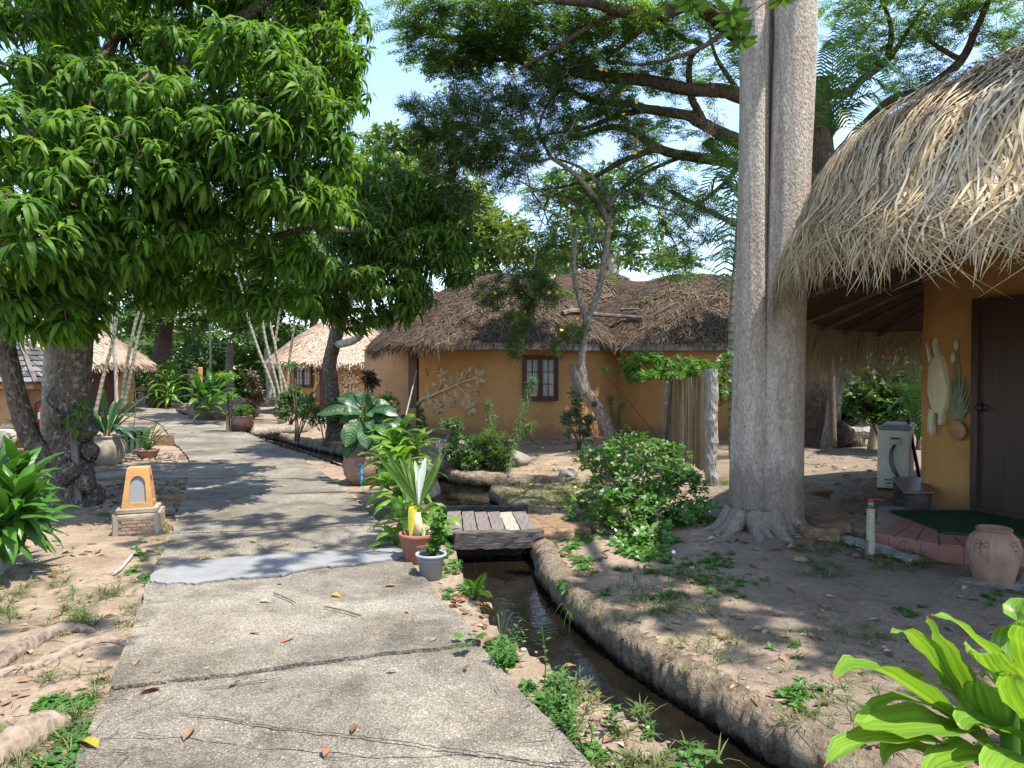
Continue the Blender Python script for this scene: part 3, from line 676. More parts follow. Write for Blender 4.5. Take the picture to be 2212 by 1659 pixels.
def chips(mb, f, n, L=(.12, .32), Wd=(.018, .04), yawj=.9, th0=-math.pi, th1=0., lift=.02, tmin=.05):
    """bits of straw lying down the slope of f"""
    VV = []; 
    for _ in range(n):
        t = math.sqrt(random.uniform(tmin, 1)); th = random.uniform(th0, th1); p = f(th, t); d = (f(th, min(t+.05, 1.05))-p).normalized()
        s = (f(th+.03, t)-p); s = (s-d*s.dot(d)); s = s.normalized() if s.length > 1e-6 else Vector((1, 0, 0)); nn = s.cross(d); nn = nn if nn.z > 0 else -nn
        a = random.gauss(0, yawj); d2 = d*math.cos(a)+s*math.sin(a); s2 = s*math.cos(a)-d*math.sin(a); l = random.uniform(*L); w = random.uniform(*Wd)/2
        q = p+nn*random.uniform(0, lift*1.5); e = q+d2*l+nn*random.uniform(-.01, lift*2.5); m_ = q.lerp(e, .5)+nn*random.uniform(0, lift)
        VV += [q-s2*w*.6, q+s2*w*.6, m_+s2*w, m_-s2*w, e+s2*w*.3, e-s2*w*.3]
    k = np.arange(n)[:, None]*6; Q = np.concatenate([k+np.array([[0, 1, 2, 3]]), k+np.array([[3, 2, 4, 5]])])
    return mb.addq(np.array([tuple(v) for v in VV]), Q)
def fringe(mb, f, n, th0, th1, L=(.15, .4), Wd=(.015, .03), out=.25):
    VV = []
    for _ in range(n):
        th = random.uniform(th0, th1); p0 = f(th, random.uniform(.90, .985))+Vector((0, 0, .03)); p = f(th, 1.0); o = (p-f(th, .9)); o.z = 0; o.normalize(); s = Vector((-o.y, o.x, 0)); l = random.uniform(*L); w = random.uniform(*Wd)/2
        e = p+o*l*random.uniform(.1, out+.2)+Vector((0, 0, -l*random.uniform(.6, 1)))+s*random.uniform(-.3, .3)*l
        p = p+o*.03+Vector((0, 0, random.uniform(-.03, .02)))
        VV += [p0-s*w, p0+s*w, p+s*w, p-s*w, e+s*w*.3, e-s*w*.3]
    k = np.arange(n)[:, None]*6; Q = np.concatenate([k+np.array([[0, 1, 2, 3]]), k+np.array([[3, 2, 4, 5]])])
    return mb.addq(np.array([tuple(v) for v in VV]), Q)
# ---- carved flowers on plaster
def relief_bits(house, p0, n, petals, lw=.55):
    """petals: list of ('flower',x,y,r) / ('leaf',x,y,x2,y2,w) / ('stem',[..]) in photo positions on the wall plane"""
    n = Vector(n).normalized(); u = Vector((n.y*-1, n.x, 0)); u = Vector((-n.y, n.x, 0)).normalized()
    def at(x, y): return H(x, y, p0, n)+n*.035
    def oval(c, d, L, Wd, th, m=M_RELIEF, mb=None):
        own = mb is None; mb = mb or MB(); s = n.cross(d).normalized(); k = 14; V = [tuple(c+n*th)]
        for i in range(k):
            a = 2*math.pi*i/k; V.append(tuple(c+d*L*math.cos(a)*.6+s*Wd*math.sin(a)*.6+n*th*.75))
        for i in range(k):
            a = 2*math.pi*i/k; V.append(tuple(c+d*L*math.cos(a)+s*Wd*math.sin(a)-n*.03))
        Fs = [(0, 1+i, 1+(i+1) % k) for i in range(k)]+[(1+i, 1+k+i, 1+k+(i+1) % k, 1+(i+1) % k) for i in range(k)]
        return mb.add([tuple(v) for v in V], Fs)
    for b in petals:
        mb = MB()
        if b[0] == 'flower':
            c = at(b[1], b[2]); r = b[3]; k = b[4] if len(b) > 4 else 5; ph = random.uniform(0, 1)
            for i in range(k):
                a = 2*math.pi*i/k+1.57+ph; d = (u*math.cos(a)+Vector((0, 0, math.sin(a)))).normalized()
                oval(c+d*r*.58+n*random.uniform(0, .01), d, r*.5, r*.30, .055, mb=mb)
            oval(c+n*.015, Vector((0, 0, 1)), r*.22, r*.22, .05, mb=mb); mb.build('relief_flower', M_RELIEF, house)
        elif b[0] == 'leaf':
            p, q = at(b[1], b[2]), at(b[3], b[4]); d = (q-p); L = d.length; oval((p+q)/2, d.normalized(), L/2, b[5], .035, mb=mb); mb.build('relief_leaf', M_RELIEF, house)
        else:
            c = curve([at(x, y)+n*.005 for x, y in b[1]], 5); mb.tube(c, [lerp(b[2], b[2]*.45, i/(len(c)-1)) for i in range(len(c))], 6, .1); mb.build('relief_stem', M_RELIEF, house)

# ================================================================ MAIN HOUSE
MH = T('round_thatched_house', 'long ochre earth house with three decayed brown thatch domes and one red-brown window', 'house', (1, 18.5, 0))
A0 = (-2.53, 19.9); A1 = (-.555, 17.2); A2 = (1.25, 17.45); A3 = (2.71, 18.7); A4 = (3.6, 17.6); A5 = (5.2, 17.1); A6 = (7.2, 17.9); A7 = (8.1, 20)
foot = [A0, (-1.55, 18.55), A1, (-.2, 17.13), (.3, 17.15), (.8, 17.25), A2, (1.8, 17.8), (2.3, 18.25), A3, (3.1, 18.1), A4, (4.3, 17.22), A5, (6.2, 17.3), A6, A7, (8, 22.5), (3, 24.5), (-2.4, 23)]
wall('wall', foot, -.15, 2.4, .2, M_OCHRE, MH)
# plastered skirting at the foot
wall('plinth', [(Vector((*p, 0))+(Vector((*p, 0))-Vector((2.5, 20.5, 0))).normalized()*.045)[:2] for p in foot], -.15, .16, .2, M_OCHRE_D, MH)
nL = Vector((A0[1]-A1[1], A1[0]-A0[0], 0)); nL = Vector((-(A0[1]-A1[1]), -(A1[0]-A0[0]), 0)).normalized()     # faces left and to the camera
nW = Vector((.08, -1, 0)).normalized()
# window on the curved front
wp = Vector((.66, 17.22, 0)); wp0 = wp+nW*.02
pl, pr = H(1128, 800, wp0, nW), H(1206, 800, wp0, nW)
window(MH, pl, pr, H(1166, 767, wp0, nW).z, H(1166, 866, wp0, nW).z, nW)
# round window on the second bay, behind the climber
n2 = Vector((A3[1]-A4[1], -(A4[0]-A3[0])*-1*-1, 0)); dd = Vector((A4[0]-A3[0], A4[1]-A3[1], 0)).normalized(); n2 = Vector((dd.y, -dd.x, 0))
c2 = H(1387, 806, (A3[0], A3[1], 0), n2); mb = MB(); V = []; k = 24
for i in range(k): a = 2*math.pi*i/k; V.append(c2+dd*math.cos(a)*.32+Vector((0, 0, math.sin(a)*.38))+n2*.0)
mb.slabpoly(V, n2, .012); rw = mb.build('round_window', M_DARKGLASS, MH)
mb = MB(); rr = [c2+dd*math.cos(2*math.pi*i/k)*.34+Vector((0, 0, math.sin(2*math.pi*i/k)*.40))+n2*.01 for i in range(k+1)]; mb.tube(rr, .035, 6); mb.build('window_rim', M_OCHRE, rw)
relief_bits(MH, (A1[0], A1[1], 1.), nL, [
 ('stem', [(906,872),(915,862),(935,855),(955,845),(975,838),(1000,826),(1020,820),(1036,817)], .05),
 ('stem', [(945,849),(955,832),(960,822)], .03), ('stem', [(1004,826),(1008,812),(1018,798)], .03), ('stem', [(960,844),(975,862),(985,868)], .025),
 ('stem', [(990,832),(1005,845),(1012,858),(1018,872)], .03), ('stem', [(925,860),(935,868),(950,875)], .025), ('stem', [(1000,840),(1018,845),(1028,842)], .02),
 ('flower', 960, 812, .24), ('flower', 995, 815, .16), ('flower', 1038, 815, .25), ('flower', 1021, 880, .24), ('flower', 952, 880, .17), ('flower', 979, 868, .17), ('flower', 1030, 846, .11, 4), ('flower', 948, 800, .12, 3),
 ('leaf', 940,838,946,824,.07), ('leaf', 925,862,930,845,.07), ('leaf', 935,836,943,822,.06), ('leaf', 962,828,972,838,.07), ('leaf', 978,830,980,808,.06), ('leaf', 1000,822,1002,800,.06), ('leaf', 984,840,992,862,.09),
 ('leaf', 1006,858,1002,884,.08), ('leaf', 960,852,966,876,.08), ('leaf', 930,860,936,878,.07), ('leaf', 915,868,920,884,.07), ('leaf', 1014,806,1024,788,.06), ('leaf', 1010,830,1022,836,.06), ('leaf', 940,862,952,866,.05),
 ('leaf', 942,868,945,888,.06), ('leaf', 1008,846,1020,862,.06), ('leaf', 922,852,928,838,.06)])
# shaded porch wall and the post on the left
mb = MB(); pA, pB = P(800, 850, 22.5), P(895, 850, 21.5)
mb2 = MB(); dpp = (pB-pA); dpp.z = 0; npp = Vector((dpp.y, -dpp.x, 0)).normalized()
wbox(mb2, Vector(((pA.x+pB.x)/2, (pA.y+pB.y)/2, 1.1)), dpp.normalized(), npp, dpp.length+.3, 2.4, .2); mb2.build('porch_wall', M_OCHRE_D, MH)
mb = MB(); q = P(893, 850, 20.6); wbox(mb, Vector((q.x, q.y, 1.35)), dpp.normalized(), npp, .32, 1.55, .06); mb.build('porch_window', M_REDWOOD, MH)
# roof
fA = dome((-.25, 20.2), 3.65, 2.28, 4.28, 1.75, .02, 1); fB = dome((2.46, 23), 3.5, 2.5, 4.8, 1.7, .02, 3); fC = dome((4.95, 20.35), 3.45, 2.28, 4.28, 2.1, .02, 5)
mb = MB(); dome_mesh(mb, fA, 72, 16, .03); dome_mesh(mb, fB, 60, 12, .03); dome_mesh(mb, fC, 72, 16, .03)
mb.tube([(-.2, 20.4, 3.3), (1.2, 21.6, 3.5), (2.4, 22.6, 3.7)], .85, 12); mb.tube([(2.6, 22.6, 3.7), (3.6, 21.4, 3.4), (4.9, 20.6, 3.3)], .85, 12)
RF = mb.build('roof', M_OLDBASE, MH, smooth=True)
mb = MB(); under(mb, fA, (-.25, 20.2), 2.2); under(mb, fC, (4.95, 20.35), 2.2); mb.build('soffit', M_MAT, MH)
mb = MB(); chips(mb, fA, 13000, (.12, .36), (.012, .032), .55); chips(mb, fC, 12000, (.12, .36), (.012, .032), .6); chips(mb, fB, 3500, (.12, .3), (.03, .05), .8, tmin=.02)
o = mb.build('straw_cover', M_OLDTH, MH); o['kind'] = 'stuff'
mb = MB(); fringe(mb, fA, 900, -math.pi*1.08, -math.pi*.62, (.15, .42), (.02, .04), .4); fringe(mb, fA, 260, -math.pi*.62, -math.pi*.2, (.06, .28), (.02, .04), .3); fringe(mb, fC, 130, -math.pi*.9, -.2, (.03, .12), (.02, .04), .3)
o = mb.build('straw_fringe', M_OLDTH, MH); o['kind'] = 'stuff'
def fascia(f, a0, a1, k, h=.15):
    for i in range(k):
        p, q = f(lerp(a0, a1, i/k), 1.005), f(lerp(a0, a1, (i+1)/k), 1.005); u = (q-p); u.z = 0; l = u.length; u.normalize(); n = Vector((u.y, -u.x, 0)); mb = MB()
        wbox(mb, Vector(((p.x+q.x)/2, (p.y+q.y)/2, 2.18+random.uniform(-.008, .008)))+n*(.02+.004*(i % 2)), u, n, l-.006, h, .03); mb.build('fascia_board', M_FASCIA, MH)
fascia(fA, -math.pi*.64, -math.pi*.28, 9); fascia(fC, -math.pi*.77, -math.pi*.12, 12)
# dead wood and creepers lying on the roof
for pts, r, lb in (([(1215,682),(1240,676),(1290,684),(1345,688),(1388,692)], .065, 'thick dead grey branch lying across the valley between the two front thatch domes'), ([(1300,668),(1340,674),(1378,672)], .03, 'thin dead branch lying just above the thick one on the thatch'), ([(1400,690),(1440,668),(1470,655)], .02, 'slim stick lying uphill on the lower left of the right-hand dome'), ([(1540,672),(1575,690),(1600,700)], .02, 'slim stick lying on the right slope of the right-hand dome'), ([(1310,600),(1330,622),(1345,640)], .04, 'short dead branch below the middle dome top'), ([(1465,690),(1468,705),(1475,715)], .015, 'small curved twig near the eave of the right-hand dome')):
    mb = MB(); V = []
    for x, y in pts:
        r_ = ray(x, y); best = None; f = fA if x < 1330 else fC; c = (-.25, 20.2, 3.65) if x < 1330 else (4.95, 20.35, 3.45)
        for s in np.linspace(15.5, 23, 160):
            p = r_*(s/r_.y)+Vector((0, 0, EYE)); dx, dy = p.x-c[0], p.y-c[1]; t = math.hypot(dx, dy)/c[2]
            if t < 1.0 and f(math.atan2(dy, dx), t).z+.05 >= p.z: best = p; break
        if best: V.append(best+Vector((0, -.06, .05)))
    if len(V) > 1: cc = curve(V, 4); mb.tube(cc, [lerp(r, r*.6, i/len(cc)) for i in range(len(cc))], 6, .12); tag(mb.build('fallen_branch', M_WOODGREY), lb, 'branch')
tp = leaf(.09, .07, 2, .3, .6, .2); mb = MB(); V = []
def onroof(x, y, lift=.05):
    r_ = ray(x, y); f, c = (fA, (-.25, 20.2, 3.65)) if x < 1240 else ((fB, (2.46, 23, 3.5)) if (x < 1340 and y < 632) else (fC, (4.95, 20.35, 3.45)))
    for s in np.linspace(15.5, 25, 200):
        p = r_*(s/r_.y)+Vector((0, 0, EYE)); dx, dy = p.x-c[0], p.y-c[1]; t = math.hypot(dx, dy)/c[2]
        if t < 1.0 and f(math.atan2(dy, dx), t).z+lift >= p.z: return p
for pts in ([(1255,632),(1300,625),(1350,618),(1400,600),(1440,592)], [(1380,655),(1430,640),(1480,615),(1500,600)], [(1290,590),(1310,596),(1330,606)], [(1420,598),(1470,592),(1530,595)], [(1210,625),(1225,632),(1238,640)]):
    for i in range(70):
        t = random.random()*(len(pts)-1); i0 = int(t); x = lerp(pts[i0][0], pts[i0+1][0], t-i0)+random.gauss(0, 2.5); y = lerp(pts[i0][1], pts[i0+1][1], t-i0)+random.gauss(0, 2)
        p = onroof(x, y)
        if p: V.append(tuple(p))
if V:
    scatter(mb, [tp], placements(V, (.7, 1.3), .8)); o = mb.build('roof_creeper', M_CLIMB); o['kind'] = 'stuff'
# litter of pale leaves on the roof
# ================================================================ NEIGHBOUR HUT (window and flower wall)
NH = T('small_round_hut', 'ochre hut with pinkish thatch, half hidden behind the second mango tree', 'hut', (-7.3, 30, 0))
nf = dome((-7.15, 30.8), 3.0, 2.02, 3.9, 1.5, .03, 2); pts = [(-7.15+2.45*math.cos(a), 30.8+2.45*math.sin(a)) for a in np.linspace(0, 2*math.pi, 15)[:-1]]
wall('wall', pts, -.1, 2.2, .2, M_OCHRE, NH); mb = MB(); dome_mesh(mb, nf, 60, 12, .03); mb.build('roof', M_PALEBASE, NH, smooth=True)
mb = MB(); under(mb, nf, (-7.15, 30.8), 1.95); mb.build('soffit', M_MAT, NH)
mb = MB(); chips(mb, nf, 5500, (.15, .4), (.03, .07), .4, -math.pi, 0); fringe(mb, nf, 1500, -math.pi*1.05, .1, (.15, .4), (.03, .06), .3); o = mb.build('straw_cover', M_PALETH, NH); o['kind'] = 'stuff'
def on_ring(c, R_, px):                      # front point of a round wall on the sight line
    r = ray(px, 803); d = Vector((r.x, r.y)); b = 2*(d.x*-c[0]+d.y*-c[1]); a_ = d.length_squared; cc = c[0]**2+c[1]**2-R_**2; D = b*b-4*a_*cc
    if D < 0: return None
    s = (-b-math.sqrt(D))/(2*a_); p = d*s; n = Vector((p.x-c[0], p.y-c[1], 0)).normalized(); return Vector((p.x, p.y, 0)), n
cN = (-7.15, 30.8)
p, n = on_ring(cN, 2.5, 656); u = Vector((-n.y, n.x, 0)); window(NH, p-u*.42+n*.02, p+u*.42+n*.02, 2.0, .98, n, 2, 3)
p, n = on_ring(cN, 2.5, 706); u = Vector((-n.y, n.x, 0)); mb = MB(); wbox(mb, Vector((p.x, p.y, 1.0)), u, n, .55, 2.1, .06); mb.build('door', M_REDWOOD, NH)
p, n = on_ring(cN, 2.47, 755); relief_bits(NH, (p.x, p.y, 1.), n, [('flower', 757, 793, .22), ('flower', 747, 808, .18), ('flower', 764, 818, .22), ('flower', 748, 824, .2), ('flower', 768, 846, .18), ('flower', 738, 838, .15), ('stem', [(750,868),(755,845),(757,820),(757,800)], .04), ('stem', [(752,860),(762,840),(765,825)], .035), ('leaf', 742,850,750,838,.08), ('leaf', 770,850,762,838,.08)])
p, n = on_ring(cN, 2.47, 683); relief_bits(NH, (p.x, p.y, 1.), n, [('stem', [(682,868),(680,845),(684,825),(682,800)], .05), ('stem', [(682,835),(690,820),(688,805)], .04), ('flower', 684, 806, .17, 4)])
def number(txt, pos, n, size, m, parent, name='number'):
    c = bpy.data.curves.new('t', 'FONT'); c.body = txt; c.size = size; c.extrude = .006; c.align_x = 'CENTER'; c.align_y = 'CENTER'
    t = bpy.data.objects.new('t', c); S.collection.objects.link(t); bpy.context.view_layer.update()
    me = bpy.data.meshes.new_from_object(t); bpy.data.objects.remove(t); me.materials.clear(); me.materials.append(m)
    u = Vector((-n.y, n.x, 0)).normalized(); M = Matrix((u, Vector((0, 0, 1)), n)).transposed().to_4x4(); M.translation = Vector(pos)-wloc(parent)
    o = bpy.data.objects.new(name, me); S.collection.objects.link(o); o.parent = parent; o.matrix_local = M
p, n = on_ring(cN, 2.53, 787); number('8', Vector((p.x, p.y, 1.78)), n, .42, M_JOINT, NH)
q = H(923, 805, (A1[0], A1[1], 1.), nL)+nL*.03; number('5', q, nL, .32, M_OCHRE_D, MH)
# pale roof glimpsed behind the second mango
BR = T('far_thatched_roof_hut', 'distant hut roof of pink straw showing above the main house left of its domes', 'hut', (-4.2, 37, 0))
bf = dome((-4.3, 38), 4.2, 2.6, 5.9, 1.4, .03, 2); mb = MB(); dome_mesh(mb, bf, 50, 10, .03); mb.build('roof', M_PALEBASE, BR, smooth=True)
mb = MB(); chips(mb, bf, 3000, (.2, .5), (.04, .09), .4); o = mb.build('straw_cover', M_PALETH, BR); o['kind'] = 'stuff'
wall('wall', [(-4.3+3.2*math.cos(a), 38+3.2*math.sin(a)) for a in np.linspace(0, 2*math.pi, 15)[:-1]], -.1, 2.8, .2, M_OCHRE, BR)
# ================================================================ LEFT HUT
LH = T('left_thatched_hut', 'ochre hut with shaggy pale thatch behind the leaning canes at far left', 'hut', (-17, 28, 0))
cL = (-17.8, 28.6); lf = dome(cL, 3.5, 1.98, 3.75, 1.5, .03, 4); wall('wall', [(cL[0]+2.7*math.cos(a), cL[1]+2.7*math.sin(a)) for a in np.linspace(0, 2*math.pi, 19)[:-1]], -.1, 2.3, .2, M_OCHRE, LH)
mb = MB(); dome_mesh(mb, lf, 60, 12, .03); mb.build('roof', M_PALEBASE, LH, smooth=True); mb = MB(); under(mb, lf, cL, 2.0); mb.build('soffit', M_MAT, LH)
mb = MB(); chips(mb, lf, 7000, (.15, .45), (.03, .07), .35, -math.pi, .3); fringe(mb, lf, 2200, -math.pi, .6, (.15, .45), (.03, .06), .35); o = mb.build('straw_cover', M_PALETH, LH); o['kind'] = 'stuff'
for px, w in ((214, .75), (238, .5)):
    p, n = on_ring(cL, 2.74, px); u = Vector((-n.y, n.x, 0)); mb = MB(); wbox(mb, Vector((p.x, p.y, .95)), u, n, w, 2.0, .06); mb.build('door', M_REDWOOD, LH)
p, n = on_ring(cL, 2.76, 256); number('8', Vector((p.x, p.y, 1.55)), n, .4, M_JOINT, LH)
# ================================================================ SMALL TILED SHRINE-LIKE STORE AT THE LEFT EDGE
SX, SY = P(18, 803, 13).x, 13.0
ST = T('tiled_store', 'small ochre store with a hipped roof of worn grey tiles at the left edge', 'shed', (SX, SY, 0))
mb = MB(); mb.box((SX, SY+.35, .62), (1.02, 1.1, 1.36)); mb.build('wall', M_OCHRE_D, ST, bevel=.02)
for i, (dx, w, z0, z1) in enumerate(((-.42, .12, .3, 1.3), (.45, .10, .3, 1.3))):
    mb = MB(); mb.box((SX+dx, SY-.215, (z0+z1)/2), (w, .05, z1-z0)); mb.build('pilaster', M_OCHRE_D, ST, bevel=.01)
for i, (dx, dz_, r) in enumerate(((.1, .55, .16), (-.12, .62, .14), (.02, .38, .13), (.22, .42, .1), (-.22, .42, .12))):
    mb = MB(); mb.blob((SX+dx, SY-.21, dz_), (r, .05, r*.9), i, .2); mb.build('relief_boss', M_RELIEF, ST, smooth=True)
mb = MB(); mb.box((SX, SY+.3, 1.345), (1.42, 1.42, .09)); mb.build('carved_cornice', M_OCHRE_D, ST, bevel=.01)
apex = Vector((SX, SY+.3, 2.16)); hw = .80; base = [Vector((SX-hw, SY+.3-hw, 1.40)), Vector((SX+hw, SY+.3-hw, 1.40)), Vector((SX+hw, SY+.3+hw, 1.40)), Vector((SX-hw, SY+.3+hw, 1.40))]
mb = MB(); mb.add([apex]+base, [(0, 1, 2), (0, 2, 3), (0, 3, 4), (0, 4, 1), (4, 3, 2, 1)]); mb.build('roof_deck', M_METAL, ST)
M_SLATE = isl_mat('grey_roof_tile', [(.05, .045, .04), (.10, .095, .09), (.20, .20, .205), (.07, .055, .045)], .9, .2, .6, 22)
for face in (0, 1, 3):
    a, b = base[face], base[(face+1) % 4]; nn = (b-a).cross(apex-a).normalized(); u = (b-a).normalized(); mid = (a+b)/2; d = (apex-mid)
    for r_ in range(8):
        t = r_/8; half = hw*(1-t)-.04; k = int(half*2/.12)
        for i in range(k):
            p = mid+d*(t+.055)+u*(-half+(i+.5)*half*2/max(k, 1))+nn*(.022+random.uniform(0, .012)); M3 = Matrix((u, d.normalized(), nn)).transposed(); mb = MB(); mb.box(p, (.115, .125, .016), m=M3@Matrix.Rotation(random.uniform(-.08, .08), 3, 'Z')@Matrix.Rotation(-.12, 3, 'X')); mb.build('roof_tile', M_SLATE, ST)
for i in (0, 1, 2):
    mb = MB(); e = base[i]; dn = (e-apex).normalized(); mb.tube([apex+Vector((0, 0, .05)), e+dn*.06+Vector((0, 0, .045))], .045, 4); mb.build('hip_rafter', M_WOODGREY, ST)
# fire extinguisher on its side
ex = P(90, 895, 12.9); FE = T('fire_extinguisher', 'red fire extinguisher hanging on the side of the small tiled store', 'fire extinguisher', (ex.x, ex.y, ex.z-.2))
mb = MB(); mb.lathe([(0, 0), (.055, 0), (.062, .02), (.062, .30), (.05, .345), (.022, .375), (.02, .40)], FE.location, 20); mb.build('cylinder', M_RED, FE, smooth=True)
mb = MB(); q = Vector(FE.location); mb.box(q+Vector((0, 0, .415)), (.05, .04, .035)); mb.box(q+Vector((.035, 0, .445)), (.11, .025, .018), m=Matrix.Rotation(-.3, 3, 'Y')); mb.build('valve_handle', M_BLACK, FE)
mb = MB(); mb.tube(curve([q+Vector((-.02, 0, .42)), q+Vector((-.09, -.01, .38)), q+Vector((-.085, -.03, .25)), q+Vector((-.07, -.03, .12))], 5), .012, 6); mb.build('hose', M_BLACK, FE)
mb = MB(); mb.lathe([(.0635, .12), (.0635, .24)], q, 20, cap=False); mb.build('paper_label', M_WHITEM, FE)
# ================================================================ RIGHT-HAND HUT (close, deep thatch)
RH = T('right_thatched_hut', 'large ochre hut with a deep fresh straw roof and dark door at right edge', 'hut', (6.5, 7.5, 0))
wp_ = [(5.9, 4.9), (9.2, 4.2), (10.6, 7.), (9.6, 9.8), (7.0, 9.9), (4.50, 8.25)]
wall('wall', rounded(wp_, .38), -.15, 3.1, .2, M_OCHRE, RH, amp=.02)
wu = Vector((5.9-4.5, 4.9-8.25, 0)).normalized(); wn = Vector((wu.y, -wu.x, 0)); 
if wn.x > 0: wn = -wn
wp0 = Vector((4.5, 8.25, 0))+wn*.035
def ow(x, y, off=0.): return H(x, y, wp0, wn)+wn*off
# projecting foot of the wall
a, b = ow(2000, 1120), ow(2300, 1180); mb = MB(); mb.slabpoly([Vector((a.x, a.y, -.1)), Vector((b.x, b.y, -.1)), Vector((b.x, b.y, .14)), Vector((a.x, a.y, .14))], wn, .045); mb.build('wall_foot', M_OCHRE_D, RH, bevel=.015)
# door
dl, dr = ow(2110, 700), ow(2300, 700); zt, zb = ow(2110, 655).z, ow(2110, 1098).z; dc = (dl+dr)/2; dw = (dr-dl).length
mb = MB(); wbox(mb, Vector((dc.x, dc.y, (zt+zb)/2))+wn*.012, wu, wn, dw, zt-zb, .05); DO = mb.build('door', M_DOOR, RH)
mb = MB()
wbox(mb, Vector((dl.x, dl.y, (zt+zb)/2))+wu*.03+wn*.03, wu, wn, .07, zt-zb+.02, .09); wbox(mb, Vector((dc.x, dc.y, zt))+wn*.03, wu, wn, dw, .08, .085); wbox(mb, Vector((dc.x, dc.y, zb))+wn*.03, wu, wn, dw, .05, .085); mb.build('door_frame', M_DOOR, DO)
kp = ow(2128, 880, .03); mb = MB(); mb.blob(kp+wn*.07, (.035, .035, .035), 3, 0, 12, 8); mb.tube([kp, kp+wn*.06], .014, 8); mb.tube([kp+wn*.0, kp+wn*.012], .045, 14); mb.build('door_knob', M_BLACK, DO, smooth=True)
for k in (): 
    q = dl.lerp(dr, k/4.6); mb = MB(); wbox(mb, Vector((q.x, q.y, (zt+zb)/2))+wn*.038, wu, wn, .006, zt-zb-.08, .006); mb.build('board_joint', M_BLACK, DO)
# reliefs: the cream animal and the tuft of sage leaves
X = lambda cx, cy: (1659+cx*.3667, 663.6+cy*.3667)
def relief_shape(pts, m, name, th=.035, bul=True):
    c = curve([ow(*X(*p)) for p in pts]+[ow(*X(*pts[0]))], 4)[:-1]; mb = MB(); cen = sum(c, Vector())/len(c); n = len(c)
    V = [p-wn*.03 for p in c]+[cen.lerp(p, .90)+wn*th for p in c]+[cen.lerp(p, .45)+wn*th*1.5 for p in c]+[cen+wn*th*1.6]
    Fs = [(i, (i+1) % n, n+(i+1) % n, n+i) for i in range(n)]+[(n+i, n+(i+1) % n, 2*n+(i+1) % n, 2*n+i) for i in range(n)]+[(2*n+i, 2*n+(i+1) % n, 3*n) for i in range(n)]
    mb.add([tuple(v) for v in V], Fs); return mb.build(name, m, RH, smooth=False)
relief_shape([(985,275),(1010,275),(1035,310),(1050,380),(1065,450),(1072,520),(1060,590),(1035,625),(1000,640),(970,600),(955,545),(945,490),(950,400),(958,330)], M_CREAM, 'relief_animal_body')
relief_shape([(955,590),(985,600),(985,650),(978,700),(975,752),(964,755),(966,690),(958,735),(948,740),(948,680)], M_CREAM, 'relief_animal_legs', .03)
relief_shape([(1010,600),(1045,590),(1040,640),(1032,690),(1018,698),(1008,685),(1012,640)], M_CREAM, 'relief_animal_foot', .03)
relief_shape([(990,290),(978,245),(972,225),(985,185),(992,178),(990,215),(998,245),(1008,290)], M_CREAM, 'relief_animal_ear', .03)
relief_shape([(955,330),(945,270),(936,215),(943,210),(955,255),(968,310)], M_CREAM, 'relief_animal_ear', .025)
for k, (x0, y0, x1, y1, w) in enumerate([(1100,660,1080,410,8),(1105,660,1100,470,9),(1110,660,1120,440,9),(1115,660,1150,420,9),(1120,660,1165,400,8),(1125,660,1175,460,8),(1130,665,1188,505,9),(1140,665,1190,560,9),(1095,650,1085,500,8),(1128,660,1160,500,9),(1145,640,1190,600,7)]):
    p, q = ow(*X(x0, y0)), ow(*X(x1, y1)); mb = MB(); mb.tube(curve([p, p.lerp(q, .5)+wu*-.01, q], 4), [.012, .016, .018, .016, .014, .012, .010, .007, .004], 6); mb.build('relief_blade', M_SAGE, RH)
mb = MB(); mb.tube(curve([ow(*X(*p)) for p in ((1105,640),(1108,520),(1098,400),(1090,320))], 4), .010, 5); mb.tube(curve([ow(*X(*p)) for p in ((1115,640),(1128,450),(1125,330),(1108,240))], 4), .010, 5); mb.build('relief_stalk', M_SAGE, RH)
for x, y in ((1108, 222), (1090, 298)): p = ow(*X(x, y)); mb = MB(); mb.blob(p, (.03, .03, .06), 4, .3, 8, 6); mb.build('relief_bud', M_RELIEF, RH)
p = ow(*X(1115, 722)); mb = MB(); mb.blob(p, (.06, .13, .11), 8, .35, 14, 9); mb.build('relief_root_ball', M_OCHRE_D, RH)
p = ow(*X(1503, 300)); mb = MB(); mb.blob(p, (.03, .04, .10), 8, .3, 10, 7); mb.build('relief_flower', M_CREAM, RH)
# roof: ring of the eave (x, y, z) and a domed rise to the apex
EAVE = [(3.2,4.15,2.60),(2.66,4.55,2.64),(2.38,5.2,2.72),(2.40,6.1,2.72),(2.76,7.2,2.55),(3.4,8.4,2.28),(4.3,9.7,2.24),(5.6,10.7,2.26),(7.4,11.1,2.36),(9.4,10.9,2.36),(11.4,9.3,2.4),(11.8,6.8,2.4),(10.6,4.6,2.45),(8.2,3.6,2.58),(5.4,3.7,2.6),(4.2,3.9,2.6)]
E3 = [Vector(p) for p in EAVE]; NE = len(E3); APEX = Vector((6.9, 7.4, 4.75))
def ering(s):
    s = (s % 1)*NE; i = int(s); t = s-i; p0, p1, p2, p3 = [E3[(i+k) % NE] for k in (-1, 0, 1, 2)]
    return .5*((2*p1)+(p2-p0)*t+(2*p0-5*p1+4*p2-p3)*t*t+(3*p1-p0-3*p2+p3)*t**3)
